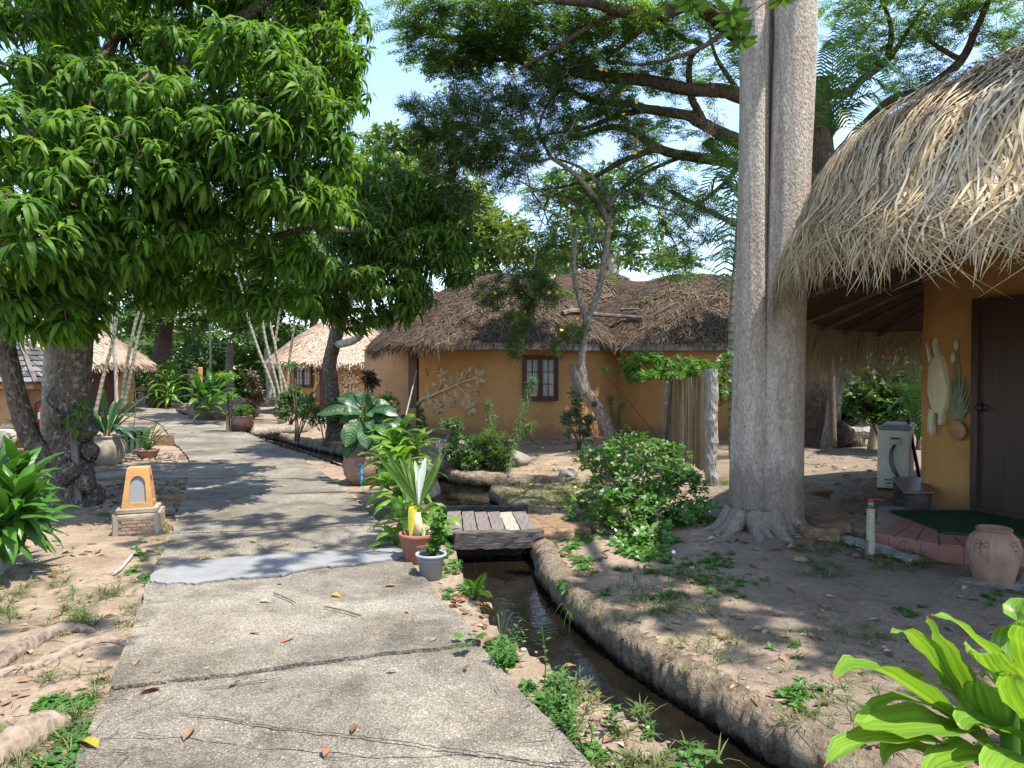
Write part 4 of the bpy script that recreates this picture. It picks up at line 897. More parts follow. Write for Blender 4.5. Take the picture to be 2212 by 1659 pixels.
def rsurf(s, t):
    e = ering(s); u_ = t; t = t if t > .2 or t < 0 else .2*(t/.2)**2; q = e.lerp(APEX, t) if t >= 0 else e+(e-APEX).normalized()*0; rise = (APEX.z-e.z)
    if t >= 0:
        z = e.z+rise*(.24*(1-math.exp(-t/.028))+.76*(1-(1-t)**1.72))+.05*math.sin(s*60+t*9)*min(1, t*8)
        return Vector((q.x, q.y, z))
    o = Vector((e.x-APEX.x, e.y-APEX.y, 0)).normalized(); k = -t*4.6
    return Vector((e.x, e.y, e.z))+o*(.25*(1-math.exp(-k*2)))+Vector((0, 0, -k*.9+.05*math.sin(s*90)*0))
ns, nt_ = 120, 14; V = [rsurf(i/ns, j/nt_) for j in range(nt_) for i in range(ns)]+[APEX]
Fs = [(j*ns+i, j*ns+(i+1) % ns, (j+1)*ns+(i+1) % ns, (j+1)*ns+i) for j in range(nt_-1) for i in range(ns)]+[((nt_-1)*ns+i, (nt_-1)*ns+(i+1) % ns, nt_*ns) for i in range(ns)]
mb = MB(); mb.add([v-Vector((0, 0, .05)) for v in V], Fs); mb.build('roof', M_THATCHBASE, RH, smooth=True)
V = [ering(i/ns)-Vector((0, 0, .08)) for i in range(ns)]+[ering(i/ns).lerp(Vector((6.9, 7.4, 3.9)), .55) for i in range(ns)]
mb = MB(); mb.add(V, [(i, ns+i, ns+(i+1) % ns, (i+1) % ns) for i in range(ns)]); mb.build('soffit', M_MAT, RH)
for i in range(0, 26):
    s = i/26; a, b = ering(s), ering(s).lerp(Vector((6.9, 7.4, 3.8)), .5); mb = MB(); mb.tube([a-Vector((0, 0, .13)), b-Vector((0, 0, .08))], .03, 6, .05); mb.build('rafter', M_WOODGREY, RH)
def strand(s, t0, L, w, lift, tw):
    """one straw blade down the slope; returns 4 stations of 2 verts"""
    k = 6; V = []; st = L/k; t = t0; c = ering(s); D = (APEX-c).length; ds = tw*.02
    for i in range(k+1):
        p = rsurf(s+ds*i/k, t); q = rsurf(s+.004, max(t, 0)); side = (q-rsurf(s, max(t, 0))); side.z = 0; side.normalize()
        up = Vector((0, 0, 1)) if t > 0 else Vector((p.x-APEX.x, p.y-APEX.y, .3)).normalized()
        ww = w/2*(1 if i < k-2 else (.75 if i == k-2 else (.45 if i == k-1 else .08))); p = p+up*(lift*(.4+1.0*math.sin(math.pi*min(1, i/k*1.1)))+.012*math.sin(i*2+s*400))
        if t < 0: p = p+side*tw*.05*i/k
        V += [p-side*ww, p+side*ww]; t -= st/D
    return V
def strands(n, s0, s1, t0, t1, L, w, lift, pw=1.):
    VV = []
    for _ in range(n):
        s = random.uniform(s0, s1); t = t0+(t1-t0)*random.random()**pw
        VV += strand(s, t, random.uniform(*L), random.uniform(*w), random.uniform(*lift), random.gauss(0, 1.0)*random.choice((.6, 1.1, 2.0)))
    k = np.arange(n)[:, None]*14; Q = np.concatenate([k+np.array([[0, 1, 3, 2]])+2*j for j in range(6)])
    return np.array([tuple(v) for v in VV]), Q
mb = MB()
SA, SB = -.17, .36                                   # the part of the ring the picture sees
mb.addq(*strands(12500, SA, SB, .02, .85, (.45, .95), (.008, .021), (.0, .09)))
mb.addq(*strands(2600, SA, SB+.1, -.005, .06, (.28, .58), (.008, .020), (.0, .07)))
mb.addq(*strands(1500, .08, .24, -.005, .08, (.35, .8), (.008, .018), (.0, .06)))
mb.addq(*strands(3000, .22, .50, -.005, .10, (.6, 1.2), (.008, .018), (.0, .06)))
mb.addq(*strands(2500, .36, .83, .02, .7, (.6, 1.1), (.03, .05), (.0, .06)))
o = mb.build('straw_cover', M_THATCH, RH); o['kind'] = 'stuff'
for i in range(280):                                 # the long loose blades that hang free of the eave
    s = random.uniform(-.12, .16); V = strand(s, random.uniform(.0, .07), random.uniform(.35, .66), random.uniform(.009, .016), random.uniform(.02, .07), random.gauss(0, .9))
    mb = MB(); mb.add([tuple(v) for v in V], [(2*j, 2*j+1, 2*j+3, 2*j+2) for j in range(6)]); mb.build('straw_blade', M_THATCH, RH)
# ================================================================ TREES
def V3(l): return [Vector(p) for p in l]
def limbs_part(tree, name, specs, m, n=8, wob=.06, sk=None):
    """each limb its own part; returns skeleton points"""
    out = [] if sk is None else sk
    for pts, r0, r1 in specs:
        mb = MB(); c, rad = limb(mb, pts, r0, r1, n, 5, wob); mb.build(name, m, tree, smooth=True); out += [tuple(p) for p in c[len(c)//5:]]
    return out
# ---------------- big pale double trunk in front
bx, by = TRUNK; BT = T('twin_trunk_tree', 'huge pale grey tree with two fused trunks and spreading roots beside the jasmine bush', 'tree', (bx, by, gz(bx, by)))
mb = MB()
for which in (0, 1):
    W_ = []; nz, na = 90, 72
    for i in range(nz+1):
        z = (i/nz)**1.3*9.2; zz = z-.12
        k = min(1, z/3.2)
        if which == 0: cx = lerp(P(1632, 900, by).x, P(1632, 400, by).x, k); r = .120+.07*math.exp(-(z/2.3)**2); cy = by+.05
        else: cx = lerp(P(1676, 900, by).x, P(1714, 150, by).x, min(1, z/4.8)**1.3); r = .150+.035*min(1, z/4.5)+.07*math.exp(-(z/2.0)**2); cy = by-.02
        for j in range(na):
            a = 2*math.pi*j/na
            fl = 1+.05*math.sin(a*3+which*2+z*.25)+.03*math.sin(a*5+z*.6+which)+.012*math.sin(a*11+z*2)+.006*math.sin(a*23+z*9)
            fl += math.exp(-max(z-.02, 0)/.22)*(.12+.30*max(0, math.sin(a*4+which*1.7+.6))**2)
            q = r*fl*(1.08 if which == 0 else 1.)
            W_.append((cx+q*math.cos(a), cy+q*math.sin(a)*1.1, zz))
    Fs = [(i*na+j, i*na+(j+1) % na, (i+1)*na+(j+1) % na, (i+1)*na+j) for i in range(nz) for j in range(na)]; mb.add(W_, Fs)
mb.tube([(P(1664, 400, by).x, by+.13, 1.8), (P(1664, 400, by).x, by+.13, 5.), (P(1668, 400, by).x, by+.13, 9.)], .075, 12, .04); mb.build('trunk', M_BARKBIG, BT, smooth=True)  # added filler column behind the seam, blocks the bright sky slit
for i, (a, L, r) in enumerate([(-2.6,.9,.10),(-2.0,.75,.12),(-1.35,.85,.13),(-.8,1.2,.10),(-.3,1.0,.11),(.2,1.1,.09),(3.0,.8,.12),(3.5,.9,.09),(1.2,.8,.1),(-1.7,.55,.13),(-1.05,.6,.12)]):
    pts = []; x, y = bx+.24*math.cos(a), by+.20*math.sin(a); an = a
    for k in range(6):
        z = gz(x, y)+(.13, .05, .005, -.008, -.02, -.05)[k] ; pts.append(Vector((x, y, z))); an += random.uniform(-.3, .3); x += L*.5/5*math.cos(an); y += L*.5/5*math.sin(an)
    mb = MB(); c = curve(pts, 5); mb.tube(c, [max(.012, lerp(r, .014, (j/(len(c)-1))**.7)) for j in range(len(c))], 10, .08); mb.build('root', M_BARKBIG, BT, smooth=True)
sk = limbs_part(BT, 'limb', [([(bx-.1,by,5.6),(bx-.9,by-.6,7.2),(bx-2.2,by-2.,8.2)],.12,.04),([(bx+.3,by,5.4),(bx+1.,by-1.2,7.2),(bx+1.6,by-3.2,8.6)],.13,.04),([(bx+.2,by,7.),(bx+.4,by+.8,8.6),(bx+1.2,by+1.6,9.8)],.1,.03),([(bx-.1,by,7.4),(bx-.8,by+.6,9),(bx-1.6,by+.2,10)],.09,.03),([(bx+.9,by-1.2,7.1),(bx+2.2,by-2,8.),(bx+3.6,by-3.4,8.8)],.08,.03),([(bx+2.2,by-2,8.),(bx+3.4,by-2.6,8.6),(bx+4.4,by-4.4,8.8)],.07,.03)], M_BARKBIG)
ros_big = [rosette(9, .20, .065, (.1, .7), (.5, 1.2), seed=i) for i in range(3)]
C = [((.4,2.2,8.2),(1.0,.6,.5),4),((6.6,1.9,8.8),(1.6,1.2,.8),170),((6.3,4.0,8.8),(1.5,1.4,.8),150),((bx-1.5,by-1.8,8.4),(1.6,1.4,.7),70),((bx+1.2,by+.5,9.6),(2,1.6,.7),100),((5.0,3.0,8.8),(1.3,1.4,.7),130)]  # unseen crown above the frame, clusters placed to shade the right-hand soil
pts = np.concatenate([blobpts(c, r, n) for c, r, n in C])
mb = MB(); tw = [c for c in pts[::6]]; grow(mb, sk, tw, .03, .006, .25, 5); mb.build('twigs', M_TWIG, BT)
mb = MB(); scatter(mb, ros_big, placements(pts, (.8, 1.25), .6)); o = mb.build('crown', M_SHRUB, BT); o['kind'] = 'stuff'
hang = [P(1590, 50, 5.4), P(1580, 25, 5.2), P(1490, -5, 5.0), P(1500, 10, 5.1), P(1692, -12, 5.8), P(1600, 85, 5.4)]
mb = MB(); grow(mb, [(bx-.2, by, 6.2)], hang, .012, .004, .15, 5); mb.build('hanging_twig', M_TWIG, BT)
for p in hang:
    V_, Q_ = ros_big[0]; inst('leaf_cluster', me_of(V_, Q_, 'leaf_cluster', M_SHRUB), BT, Matrix.Translation(p-Vector(BT.location))@Matrix.Rotation(2.6, 4, 'X')@Matrix.Scale(random.uniform(.55, .8), 4))

# ---------------- mango trees
ros_m = [rosette(12, .29, .052, (-.1, .9), (1.3, 2.4), seed=i, wave=.14, n=5) for i in range(6)]
def clusters(tree, pts, tpls, m_near, m_far, n_near, sc, tilt, outw, lean, dark_frac=.25):
    """the clusters that show largest are parts; the rest is one crown"""
    P_ = np.array(pts); d = np.linalg.norm(P_-np.array([0, 0, EYE]), axis=1)
    vis = (np.abs(P_[:, 0]/np.maximum(P_[:, 1], .1)) < .74) & ((P_[:, 2]-EYE)/np.maximum(P_[:, 1], .1) < .55); d = np.where(vis, d, d+50); od = np.argsort(d)
    near, far = P_[od[:n_near]], P_[od[n_near:]]
    mes = [me_of(V_, Q_, 'leaf_cluster', m_near) for V_, Q_ in tpls]; loc = Vector(wloc(tree))
    for M in placements(near, sc, tilt, outw, lean):
        M = Matrix(M.tolist()); M.translation = M.translation-loc; inst('leaf_cluster', random.choice(mes), tree, M)
    if len(far):
        k = int(len(far)*dark_frac); mb = MB(); scatter(mb, tpls, placements(far, sc, tilt, outw, lean)); o = mb.build('crown', m_far, tree); o['kind'] = 'stuff'
mx, my = G(140, 1080).x, G(140, 1080).y
MG = T('mango_tree', 'big mango tree with gnarled dark trunk, low drooping bright green leaves over the path', 'tree', (mx, my, gz(mx, my)))
mb = MB(); tp_ = [P(150,1090,my),P(148,1040,my),P(150,980,my),P(158,900,my),P(160,820,my),P(165,740,my),P(172,660,my),P(165,560,my),P(150,430,my+.1),P(160,300,my+.2),P(175,120,my+.3)]
c = curve(tp_, 6); rad = [max(.08, r_) for r_ in np.interp(np.linspace(0, 1, len(c)), [0, .05, .18, .28, .4, .6, 1], [.38, .31, .27, .225, .20, .17, .12])]; mb.tube(c, rad, 22, .07)
for (x, y, r_, o_) in ((108,985,.12,-.15),(195,975,.10,-.1),(168,905,.12,-.2),(130,905,.10,-.2),(120,860,.10,-.1),(150,1020,.12,-.3),(185,1040,.11,-.25),(110,1060,.12,-.2),(205,1075,.12,-.1)): q = P(x, y, my+o_); mb.blob(q, (r_, r_, r_*1.2), x, .3, 14, 10)
MB_T = mb.build('trunk', M_BARKMANGO, MG, smooth=True)
def mlimb(pts, r0, r1, y_off=None): return ([P(x, y, d) for x, y, d in pts], r0, r1)
sk = limbs_part(MG, 'limb', [mlimb([(120,1000,my),(75,960,my-.1),(50,900,my-.15),(28,820,my-.2),(12,740,my-.2),(20,660,my-.1),(30,560,my),(10,400,my)],.135,.08),
 mlimb([(180,940,my-.1),(195,928,my-.2),(200,922,my-.22)],.10,.09), mlimb([(170,640,my),(220,560,my-.4),(330,430,my-.8),(480,330,my-1.0),(620,250,my-.8)],.15,.05), mlimb([(165,560,my),(120,440,my-.6),(80,300,my-1.),(40,150,my-1.2)],.13,.05),
 mlimb([(160,430,my+.1),(260,300,my),(380,160,my-.2),(520,40,my-.2),(640,-40,my)],.13,.05), mlimb([(172,650,my),(260,590,my+.3),(420,540,my+.6),(560,520,my+.7),(700,480,my+.8)],.12,.04), mlimb([(165,300,my+.2),(230,120,my+.4),(300,-60,my+.5)],.11,.06),
 mlimb([(30,560,my),(-60,430,my-.4),(-150,300,my-.5)],.09,.04), mlimb([(160,420,my),(300,330,my+1.2),(520,200,my+1.6),(700,120,my+1.4)],.10,.04)], M_BARKMANGO, 10, .07)
tb = P(100, 950, 10.6); m2 = MB(); m2.tube(curve([G(105, 1010),P(108,920,10.6),P(112,800,10.6),P(118,690,10.6),P(130,560,10.6),P(180,420,10.4),P(300,330,10)],5), [lerp(.14,.06,i/30) for i in range(31)], 12, .06); m2.build('rear_stem', M_BARKOLE, MG, smooth=True)
def vb(px, py, rx, ry, d, rd, n): return (tuple(P(px, py, d)), (rx/F*d, rd, ry/F*d), n)
BL = [vb(60,130,150,110,8.2,.9,70),vb(60,300,150,80,7.2,.8,85),vb(200,200,130,80,8.0,.8,70),vb(60,500,130,90,6.9,.8,85),vb(230,420,130,80,7.4,.8,80),vb(200,560,130,60,7.6,.7,60),vb(380,240,110,60,7.6,.8,65),vb(440,130,90,60,8.3,.7,45),
 vb(560,140,110,60,7.8,.8,65),vb(640,220,100,70,8.0,.8,65),vb(540,300,110,60,7.6,.7,60),vb(440,400,120,60,7.8,.8,65),vb(620,420,110,50,8.1,.7,60),vb(690,330,90,70,8.6,.7,55),vb(480,520,110,50,8.3,.7,40),vb(330,500,110,60,7.8,.7,50),vb(320,330,110,60,7.4,.7,60),
 vb(170,640,90,40,8.4,.5,26),vb(60,620,100,60,7.8,.6,40),vb(620,560,80,40,8.9,.5,22),vb(700,140,80,90,9.5,.8,60),vb(750,60,60,70,10.5,.8,50),vb(620,30,120,50,9.8,.8,60),vb(420,30,160,60,9.6,1.,90),vb(220,60,150,80,9.6,1.,90),vb(540,-80,220,80,9,1.,100),vb(300,-140,220,90,8,1.1,110),vb(0,-60,220,90,7.5,1.1,90),
 vb(740,200,50,50,10.5,.5,30),vb(760,330,35,40,10.8,.4,18),vb(470,600,40,20,9,.3,8),vb(540,660,60,30,8.8,.3,10),vb(-150,380,140,200,7.5,1,90),vb(500,420,140,90,9.6,.6,45),vb(180,350,160,150,9.8,.5,90),vb(400,600,90,40,8.8,.5,40),vb(480,650,60,25,9.0,.4,18),vb(600,640,70,30,9.2,.4,24),vb(660,560,60,40,9.0,.4,30),vb(90,690,90,35,7.6,.4,26),vb(20,600,70,60,7.2,.4,30),vb(720,440,40,60,9.4,.4,24),vb(330,640,70,30,9.,.4,20),vb(150,710,70,20,8.4,.3,14)]
pts = np.concatenate([blobpts(c, r, n) for c, r, n in BL]); cen = P(330, 380, 9.2)
mb = MB(); ex_ = grow(mb, sk, pts[::4], .03, .006, .25, 5, .05); grow(mb, sk+ex_, pts, .010, .004, .2, 3, .05, add=False, order=False); mb.build('twigs', M_TWIG, MG)
clusters(MG, pts, ros_m, M_MANGO, M_MANGO, 300, (.55, 1.15), .35, tuple(cen), .45)
# inner layer in darker leaf colour: crown shade painted in for depth
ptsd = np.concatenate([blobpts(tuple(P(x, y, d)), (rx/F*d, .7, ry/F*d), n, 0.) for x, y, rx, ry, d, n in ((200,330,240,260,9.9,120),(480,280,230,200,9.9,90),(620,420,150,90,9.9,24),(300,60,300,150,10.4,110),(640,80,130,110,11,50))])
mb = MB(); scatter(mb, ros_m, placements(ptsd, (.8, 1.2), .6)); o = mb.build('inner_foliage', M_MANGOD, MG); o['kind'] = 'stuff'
spr = [P(150,905,my-.35),P(172,890,my-.4),P(165,930,my-.4),P(185,870,my-.3)]
for p in spr:
    V_, Q_ = ros_m[1]; inst('leaf_cluster', me_of(V_, Q_, 'leaf_cluster', M_MANGO), MG, Matrix.Translation(p-Vector(MG.location))@Matrix.Scale(.6, 4))
# prop board leaning on the trunk
p0, p1 = G(171, 1086), P(157, 925, my-.33); PB = MB(); d = (p1-p0); M3 = d.to_track_quat('Z', 'Y').to_matrix(); PB.box((p0+p1)/2, (.075, .035, d.length), m=M3, jit=.003)
tag(PB.build('prop_board', M_WOODGREY, bevel=.004), 'narrow old board propped against the mango stub beside the lamp', 'board')

# second mango, farther along
x2, y2 = G(722, 948).x, 17.0; x2 = (722-CX)/F*y2
M2 = T('mango_tree', 'second, smaller mango tree with rough brown trunk before the flower relief wall', 'tree', (x2, y2, 0))
mb = MB(); c = curve([Vector((x2, y2, -.1)), P(722,910,y2), P(718,850,y2), P(712,790,y2), P(722,740,y2), P(735,690,y2), P(745,640,y2)], 5); mb.tube(c, [.30,.25,.22,.20,.19,.18,.18,.17]+[.16]*(len(c)-8), 14, .08); mb.build('trunk', M_BARKMANGO, M2, smooth=True)
sk = limbs_part(M2, 'limb', [mlimb([(725,745,y2),(765,735,y2-.5),(785,710,y2-1),(800,640,y2-1.5),(830,560,y2-2)],.10,.05), mlimb([(735,690,y2),(800,560,y2-1),(880,490,y2-2),(960,470,y2-2.5)],.12,.04), mlimb([(745,640,y2),(740,540,y2-1),(700,500,y2-2)],.10,.04), mlimb([(745,650,y2),(820,420,y2-1),(860,330,y2-1.5)],.1,.04), mlimb([(700,492,12.5),(760,496,13),(830,498,13.6)],.05,.04)], M_BARKPALE, 8, .06)
BL = [vb(880,430,110,60,14.2,1.1,95),vb(800,500,100,60,13.6,1.,80),vb(900,540,110,60,13.8,1.1,100),vb(960,480,70,60,14.5,.9,60),vb(840,610,90,50,13.4,.9,70),vb(760,580,80,60,13.8,.9,60),vb(900,640,50,40,13.6,.6,28),vb(700,640,60,50,14.2,.8,45),vb(820,370,90,50,14.8,1.,70),vb(985,570,40,50,14.6,.7,32),vb(740,450,60,60,14.4,.9,45),vb(850,670,40,30,13.6,.5,14),vb(760,690,50,25,15,.6,18),vb(760,380,50,40,15,.8,35),vb(870,470,120,120,15.6,.8,110),vb(700,670,60,30,14.6,.6,26),vb(650,620,50,40,14.,.6,24),vb(800,680,50,20,14,.5,12)]
pts = np.concatenate([blobpts(c, r, n) for c, r, n in BL])
mb = MB(); ex_ = grow(mb, sk, pts[::5], .03, .006, .25, 4, .05); grow(mb, sk+ex_, pts[::2], .010, .005, .2, 3, add=False, order=False); mb.build('twigs', M_TWIG, M2)
clusters(M2, pts, ros_m, M_MANGO2, M_MANGO2, 250, (.8, 1.15), .45, tuple(P(840, 540, 15.2)), .4)
ptsd = blobpts(tuple(P(850, 530, 15.8)), (120/F*15.8, .9, 110/F*15.8), 110, 0.); mb = MB(); scatter(mb, ros_m, placements(ptsd, (.9, 1.3), .6)); o = mb.build('inner_foliage', M_MANGOD, M2); o['kind'] = 'stuff'  # inner leaves darker again, crown shade put into their colour

# ---------------- yellow oleander before the house
yo = 14.0; OT = T('yellow_oleander_tree', 'slender leaning tree with spotted grey trunk, narrow leaves and yellow trumpet flowers', 'tree', (P(1325, 950, yo).x, yo, gz(2., yo)))
mb = MB(); c = curve([P(1330,995,yo),P(1316,930,yo),P(1292,885,yo),P(1266,845,yo),P(1258,810,yo),P(1256,780,yo),P(1262,730,yo),P(1268,690,yo),P(1290,640,yo),P(1306,560,yo),P(1314,500,yo),P(1318,440,yo)], 5)
mb.tube(c, [max(.05, v) for v in np.interp(np.linspace(0, 1, len(c)), [0,.1,.35,.5,.62,.8,1], [.13,.115,.10,.072,.068,.056,.045])], 14, .04); mb.build('trunk', M_BARKOLE, OT, smooth=True)
mb = MB(); c = curve([P(1256,850,yo-.05),P(1243,815,yo-.08),P(1235,785,yo-.08)], 4); mb.tube(c, [.12,.11,.10,.09,.085,.08,.075,.06,.05], 10, .14); mb.build('broken_stub', M_WOODGREY, OT)
mb = MB(); k_ = P(1284, 873, yo-.13); mb.tube([k_+Vector((0, .03, 0)), k_, k_-Vector((.005, .02, 0))], [.055, .05, .025], 10); mb.build('knot_hole', M_BLACK, OT)
sk = limbs_part(OT, 'limb', [mlimb([(1268,700,yo),(1256,660,yo),(1242,610,yo),(1240,560,yo),(1246,500,yo+.1)],.06,.03),mlimb([(1314,475,yo),(1280,420,yo-.2),(1240,375,yo-.4),(1190,340,yo-.6)],.065,.035),mlimb([(1190,340,yo-.6),(1165,290,yo-.7),(1150,240,yo-.8),(1120,210,yo-.8)],.035,.02),mlimb([(1190,342,yo-.6),(1150,350,yo-.8),(1110,330,yo-1),(1060,315,yo-1.1)],.03,.015),
 mlimb([(1318,440,yo),(1290,395,yo+.1),(1250,360,yo+.2),(1190,340,yo+.2)],.045,.025),mlimb([(1318,440,yo),(1345,405,yo),(1380,370,yo),(1420,350,yo-.2)],.045,.02),mlimb([(1316,500,yo),(1290,520,yo+.4),(1245,445,yo+.6),(1180,420,yo+.8),(1120,390,yo+.8)],.035,.015),mlimb([(1160,290,yo-.7),(1180,230,yo-.5),(1220,190,yo-.4),(1260,180,yo-.3)],.03,.015),
 mlimb([(1150,240,yo-.8),(1080,260,yo-1),(1000,240,yo-1.2),(930,250,yo-1.2)],.025,.012),mlimb([(1240,560,yo),(1225,480,yo),(1160,440,yo-.2),(1140,380,yo-.4)],.022,.012),mlimb([(1060,315,yo-1.1),(980,330,yo-1.2),(930,370,yo-1.2)],.02,.01),mlimb([(1345,405,yo),(1400,440,yo),(1460,460,yo),(1500,500,yo)],.025,.01)], M_BARKOLE, 8, .04)
whorl = [rosette(16, .15, .014, (.1, 1.1), (.3, 1.), seed=i, n=3) for i in range(5)]
BL = [vb(960,260,70,50,13,.8,80),vb(1060,240,80,50,13.2,.9,110),vb(1160,200,80,50,13.2,.9,100),vb(1240,170,70,40,13.4,.8,70),vb(1020,320,80,50,13,.8,110),vb(1120,320,80,50,13,.8,110),vb(960,360,60,50,13.2,.7,70),vb(1320,230,60,50,13.6,.7,55),vb(1080,380,60,40,13.2,.7,55),vb(1380,300,60,50,13.7,.7,45),vb(1400,400,60,50,13.8,.7,45),vb(1460,470,50,50,13.8,.6,40),vb(1300,440,60,50,14,.6,40),vb(1220,300,70,50,13.4,.8,60),
 vb(890,230,35,30,13.2,.4,22),vb(900,300,40,40,13.2,.4,35),vb(1130,610,60,40,13.6,.5,60),vb(1060,640,40,40,13.6,.5,32),vb(1130,680,35,40,13.6,.4,40),vb(1115,745,25,40,13.6,.3,26),vb(1170,640,50,40,13.6,.5,40),vb(1240,720,40,30,13.8,.4,22),vb(1200,760,12,30,13.8,.2,8),vb(1480,540,40,50,13.8,.5,20),vb(1530,480,30,60,13.8,.4,20),vb(990,430,50,40,13.2,.5,35),vb(1180,250,120,90,13.4,.9,60),vb(1000,280,110,80,13.2,.9,60)]
pts = np.concatenate([blobpts(c, r, int(n*1.75), .1) for c, r, n in BL])
mb = MB(); sk2 = sk+[tuple(P(*q)) for q in ((1180,460,13.8),(1160,560,13.7),(1120,560,13.7))]
mb.tube(curve([P(1190,420,yo),P(1165,500,13.8),(P(1150,590,13.6)),P(1135,660,13.6),P(1120,760,13.6)],5), [.014]*11+[.009]*10, 4); mb.tube(curve([P(1240,600,yo),P(1180,590,13.8),P(1120,620,13.6),P(1060,650,13.6)],5), .009, 4)
sk2 += [tuple(P(*q)) for q in ((1150,590,13.6),(1135,660,13.6),(1120,740,13.6),(1180,600,13.8),(1060,650,13.6),(1230,700,13.8))]
ex_ = grow(mb, sk2, pts[::5], .014, .004, .35, 4); grow(mb, sk2+ex_, pts, .005, .003, .25, 3, add=False, order=False); mb.build('twigs', M_BARKOLE, OT)
mb = MB(); scatter(mb, whorl, placements(pts, (.8, 1.25), 1.2)); o = mb.build('crown', M_OLE, OT); o['kind'] = 'stuff'
def flower_me(name, r, m, k=5, cup=.7):
    return me_of(*merge([leaf(r, r*.75, 3, cup, .5, .1, yaw=i*6.283/k, peak=.6) for i in range(k)]), name, m)
FY = flower_me('flower', .05, M_PETALY, 5, 1.1)
FLS = [(1032,24),(912,68),(1047,72),(1129,89),(1133,91),(1178,90),(1190,100),(1127,114),(1253,123),(1137,139),(1169,150),(1090,155),(1110,150),(1312,150),(1299,153),(1453,140),(1023,148),(975,135),(1115,165),(1135,182),(1220,177),(1230,190),(1310,175),(1345,205),(1375,220),(1374,222),(941,190),(960,192),(886,237),(861,262),(943,226),(1051,233),(1115,293),(970,300),(907,315),(1291,306),(1376,305),(1348,250),(1480,322),(1394,355),(1372,330),(1370,333),(1282,400),(1023,407),(1228,457),(1297,480),(1322,498),(1423,470),(1430,492),(1192,600),(1186,630),(1205,629),(1133,675),(1212,716),(1246,685),(1160,683),(1072,631),(1040,640)]
for x, y in FLS: inst('flower', FY, OT, Matrix.Translation(P(x, y, 12.9+random.uniform(-.2, .5))-Vector(OT.location))@Euler((random.uniform(.6, 2.2), 0, random.uniform(-1, 1))).to_matrix().to_4x4()@Matrix.Scale(random.uniform(.8, 1.15), 4))

# ---------------- rain tree: dark spreading limbs over everything on the right
yr = 16.0; xr_ = (1760-CX)/F*yr
RT = T('rain_tree', 'giant rain tree behind the twin trunk, dark crooked limbs under a wide feathery canopy', 'tree', (xr_, yr, 0))
mb = MB(); c = curve([P(1762,965,yr),P(1760,880,yr),P(1765,780,yr),P(1775,600,yr),P(1782,450,yr),P(1770,300,yr),P(1765,180,yr)], 6); mb.tube(c, [lerp(.55, .25, (i/(len(c)-1))**.6) for i in range(len(c))], 22, .07)
mb.tube(curve([P(1770,420,yr),P(1840,310,yr),P(1876,270,yr),P(1924,222,yr)],5), [.22]*5+[.18]*5+[.15]*6, 14, .05)
for i in range(16): q = P(random.uniform(1725, 1860), random.uniform(900, 955), yr+random.uniform(-.5, .4)); mb.blob(q, (.28, .25, .28), i, .35)
mb.build('trunk', M_BARKRAIN, RT, smooth=True)
LB = [[(1760,230,15.5),(1690,150,14.5),(1575,60,13.5),(1495,8,13),(1431,28,12.6),(1343,24,12.2),(1279,6,12),(1187,0,11.8)],[(1765,260,15.5),(1680,225,15),(1604,208,14.5),(1559,196,14.3),(1479,192,14.1),(1399,174,14),(1319,168,13.9),(1239,156,13.8),(1191,156,13.8),(1111,124,13.6),(1031,76,13.4),(975,52,13.2)],
 [(1770,400,15.8),(1680,350,15.2),(1604,310,14.8),(1551,285,14.6),(1511,264,14.5),(1479,248,14.4),(1399,236,14.3),(1359,224,14.2),(1279,216,14.1),(1180,170,14)],[(1775,400,16),(1690,365,15.6),(1591,352,15.4),(1479,336,15.2),(1419,320,15.1),(1359,280,15),(1311,276,14.9),(1240,300,14.8)],
 [(1519,264,14.5),(1505,235,14.4),(1491,200,14.2),(1491,128,14),(1515,96,13.9),(1475,84,13.7),(1431,48,13.5)],[(1876,270,16),(1924,222,15.6),(2004,190,15),(2076,130,14.5),(2110,60,14),(2150,-30,13.5)],[(1900,245,15.8),(1950,212,15.5),(2010,200,15),(2104,182,14.5),(2164,134,14),(2260,60,13.5)],[(1765,200,15.8),(1828,202,15.6),(1864,170,15.3),(1916,130,15),(1940,100,14.8),(2010,-10,14.2)],
 [(1916,130,15),(1925,60,14.6),(1900,-10,14.4)],[(2076,130,14.5),(2010,90,14.6),(1960,40,14.8)],[(1419,320,15.1),(1340,350,15),(1280,385,15),(1230,400,15)],[(1399,236,14.3),(1330,250,14.5),(1270,275,14.6),(1180,290,14.7)],[(1604,350,15.4),(1560,400,15.8),(1500,440,16),(1440,410,16)],[(1606,490,16.2),(1560,470,15.8),(1500,440,15.5),(1450,410,15.3)],
 [(1343,24,12.2),(1270,60,12.2),(1190,110,12.2),(1120,150,12.4)],[(1431,28,12.6),(1380,70,12.8),(1330,110,13),(1310,130,13.2)],[(1111,124,13.6),(1060,130,13.4),(1000,100,13.2)],[(1031,76,13.4),(960,80,13.1),(900,60,13)],[(1187,0,11.8),(1100,10,12),(1000,-10,12),(900,-20,12)],[(1575,60,13.5),(1520,100,13),(1440,130,12.8),(1380,140,12.8)],[(1604,208,14.5),(1550,130,14.4),(1530,60,14.2)],[(1479,336,15.2),(1400,370,15.5),(1330,420,15.8)]]
rr0 = [v*.72 for v in [.30,.24,.24,.22,.13,.22,.18,.16,.1,.08,.11,.10,.10,.12,.08,.08,.06,.06,.08,.08,.08,.07]]
sk = limbs_part(RT, 'limb', [([P(*q) for q in L], r, max(.025, r*.28)) for L, r in zip(LB, rr0)], M_BARKRAIN, 10, .07)
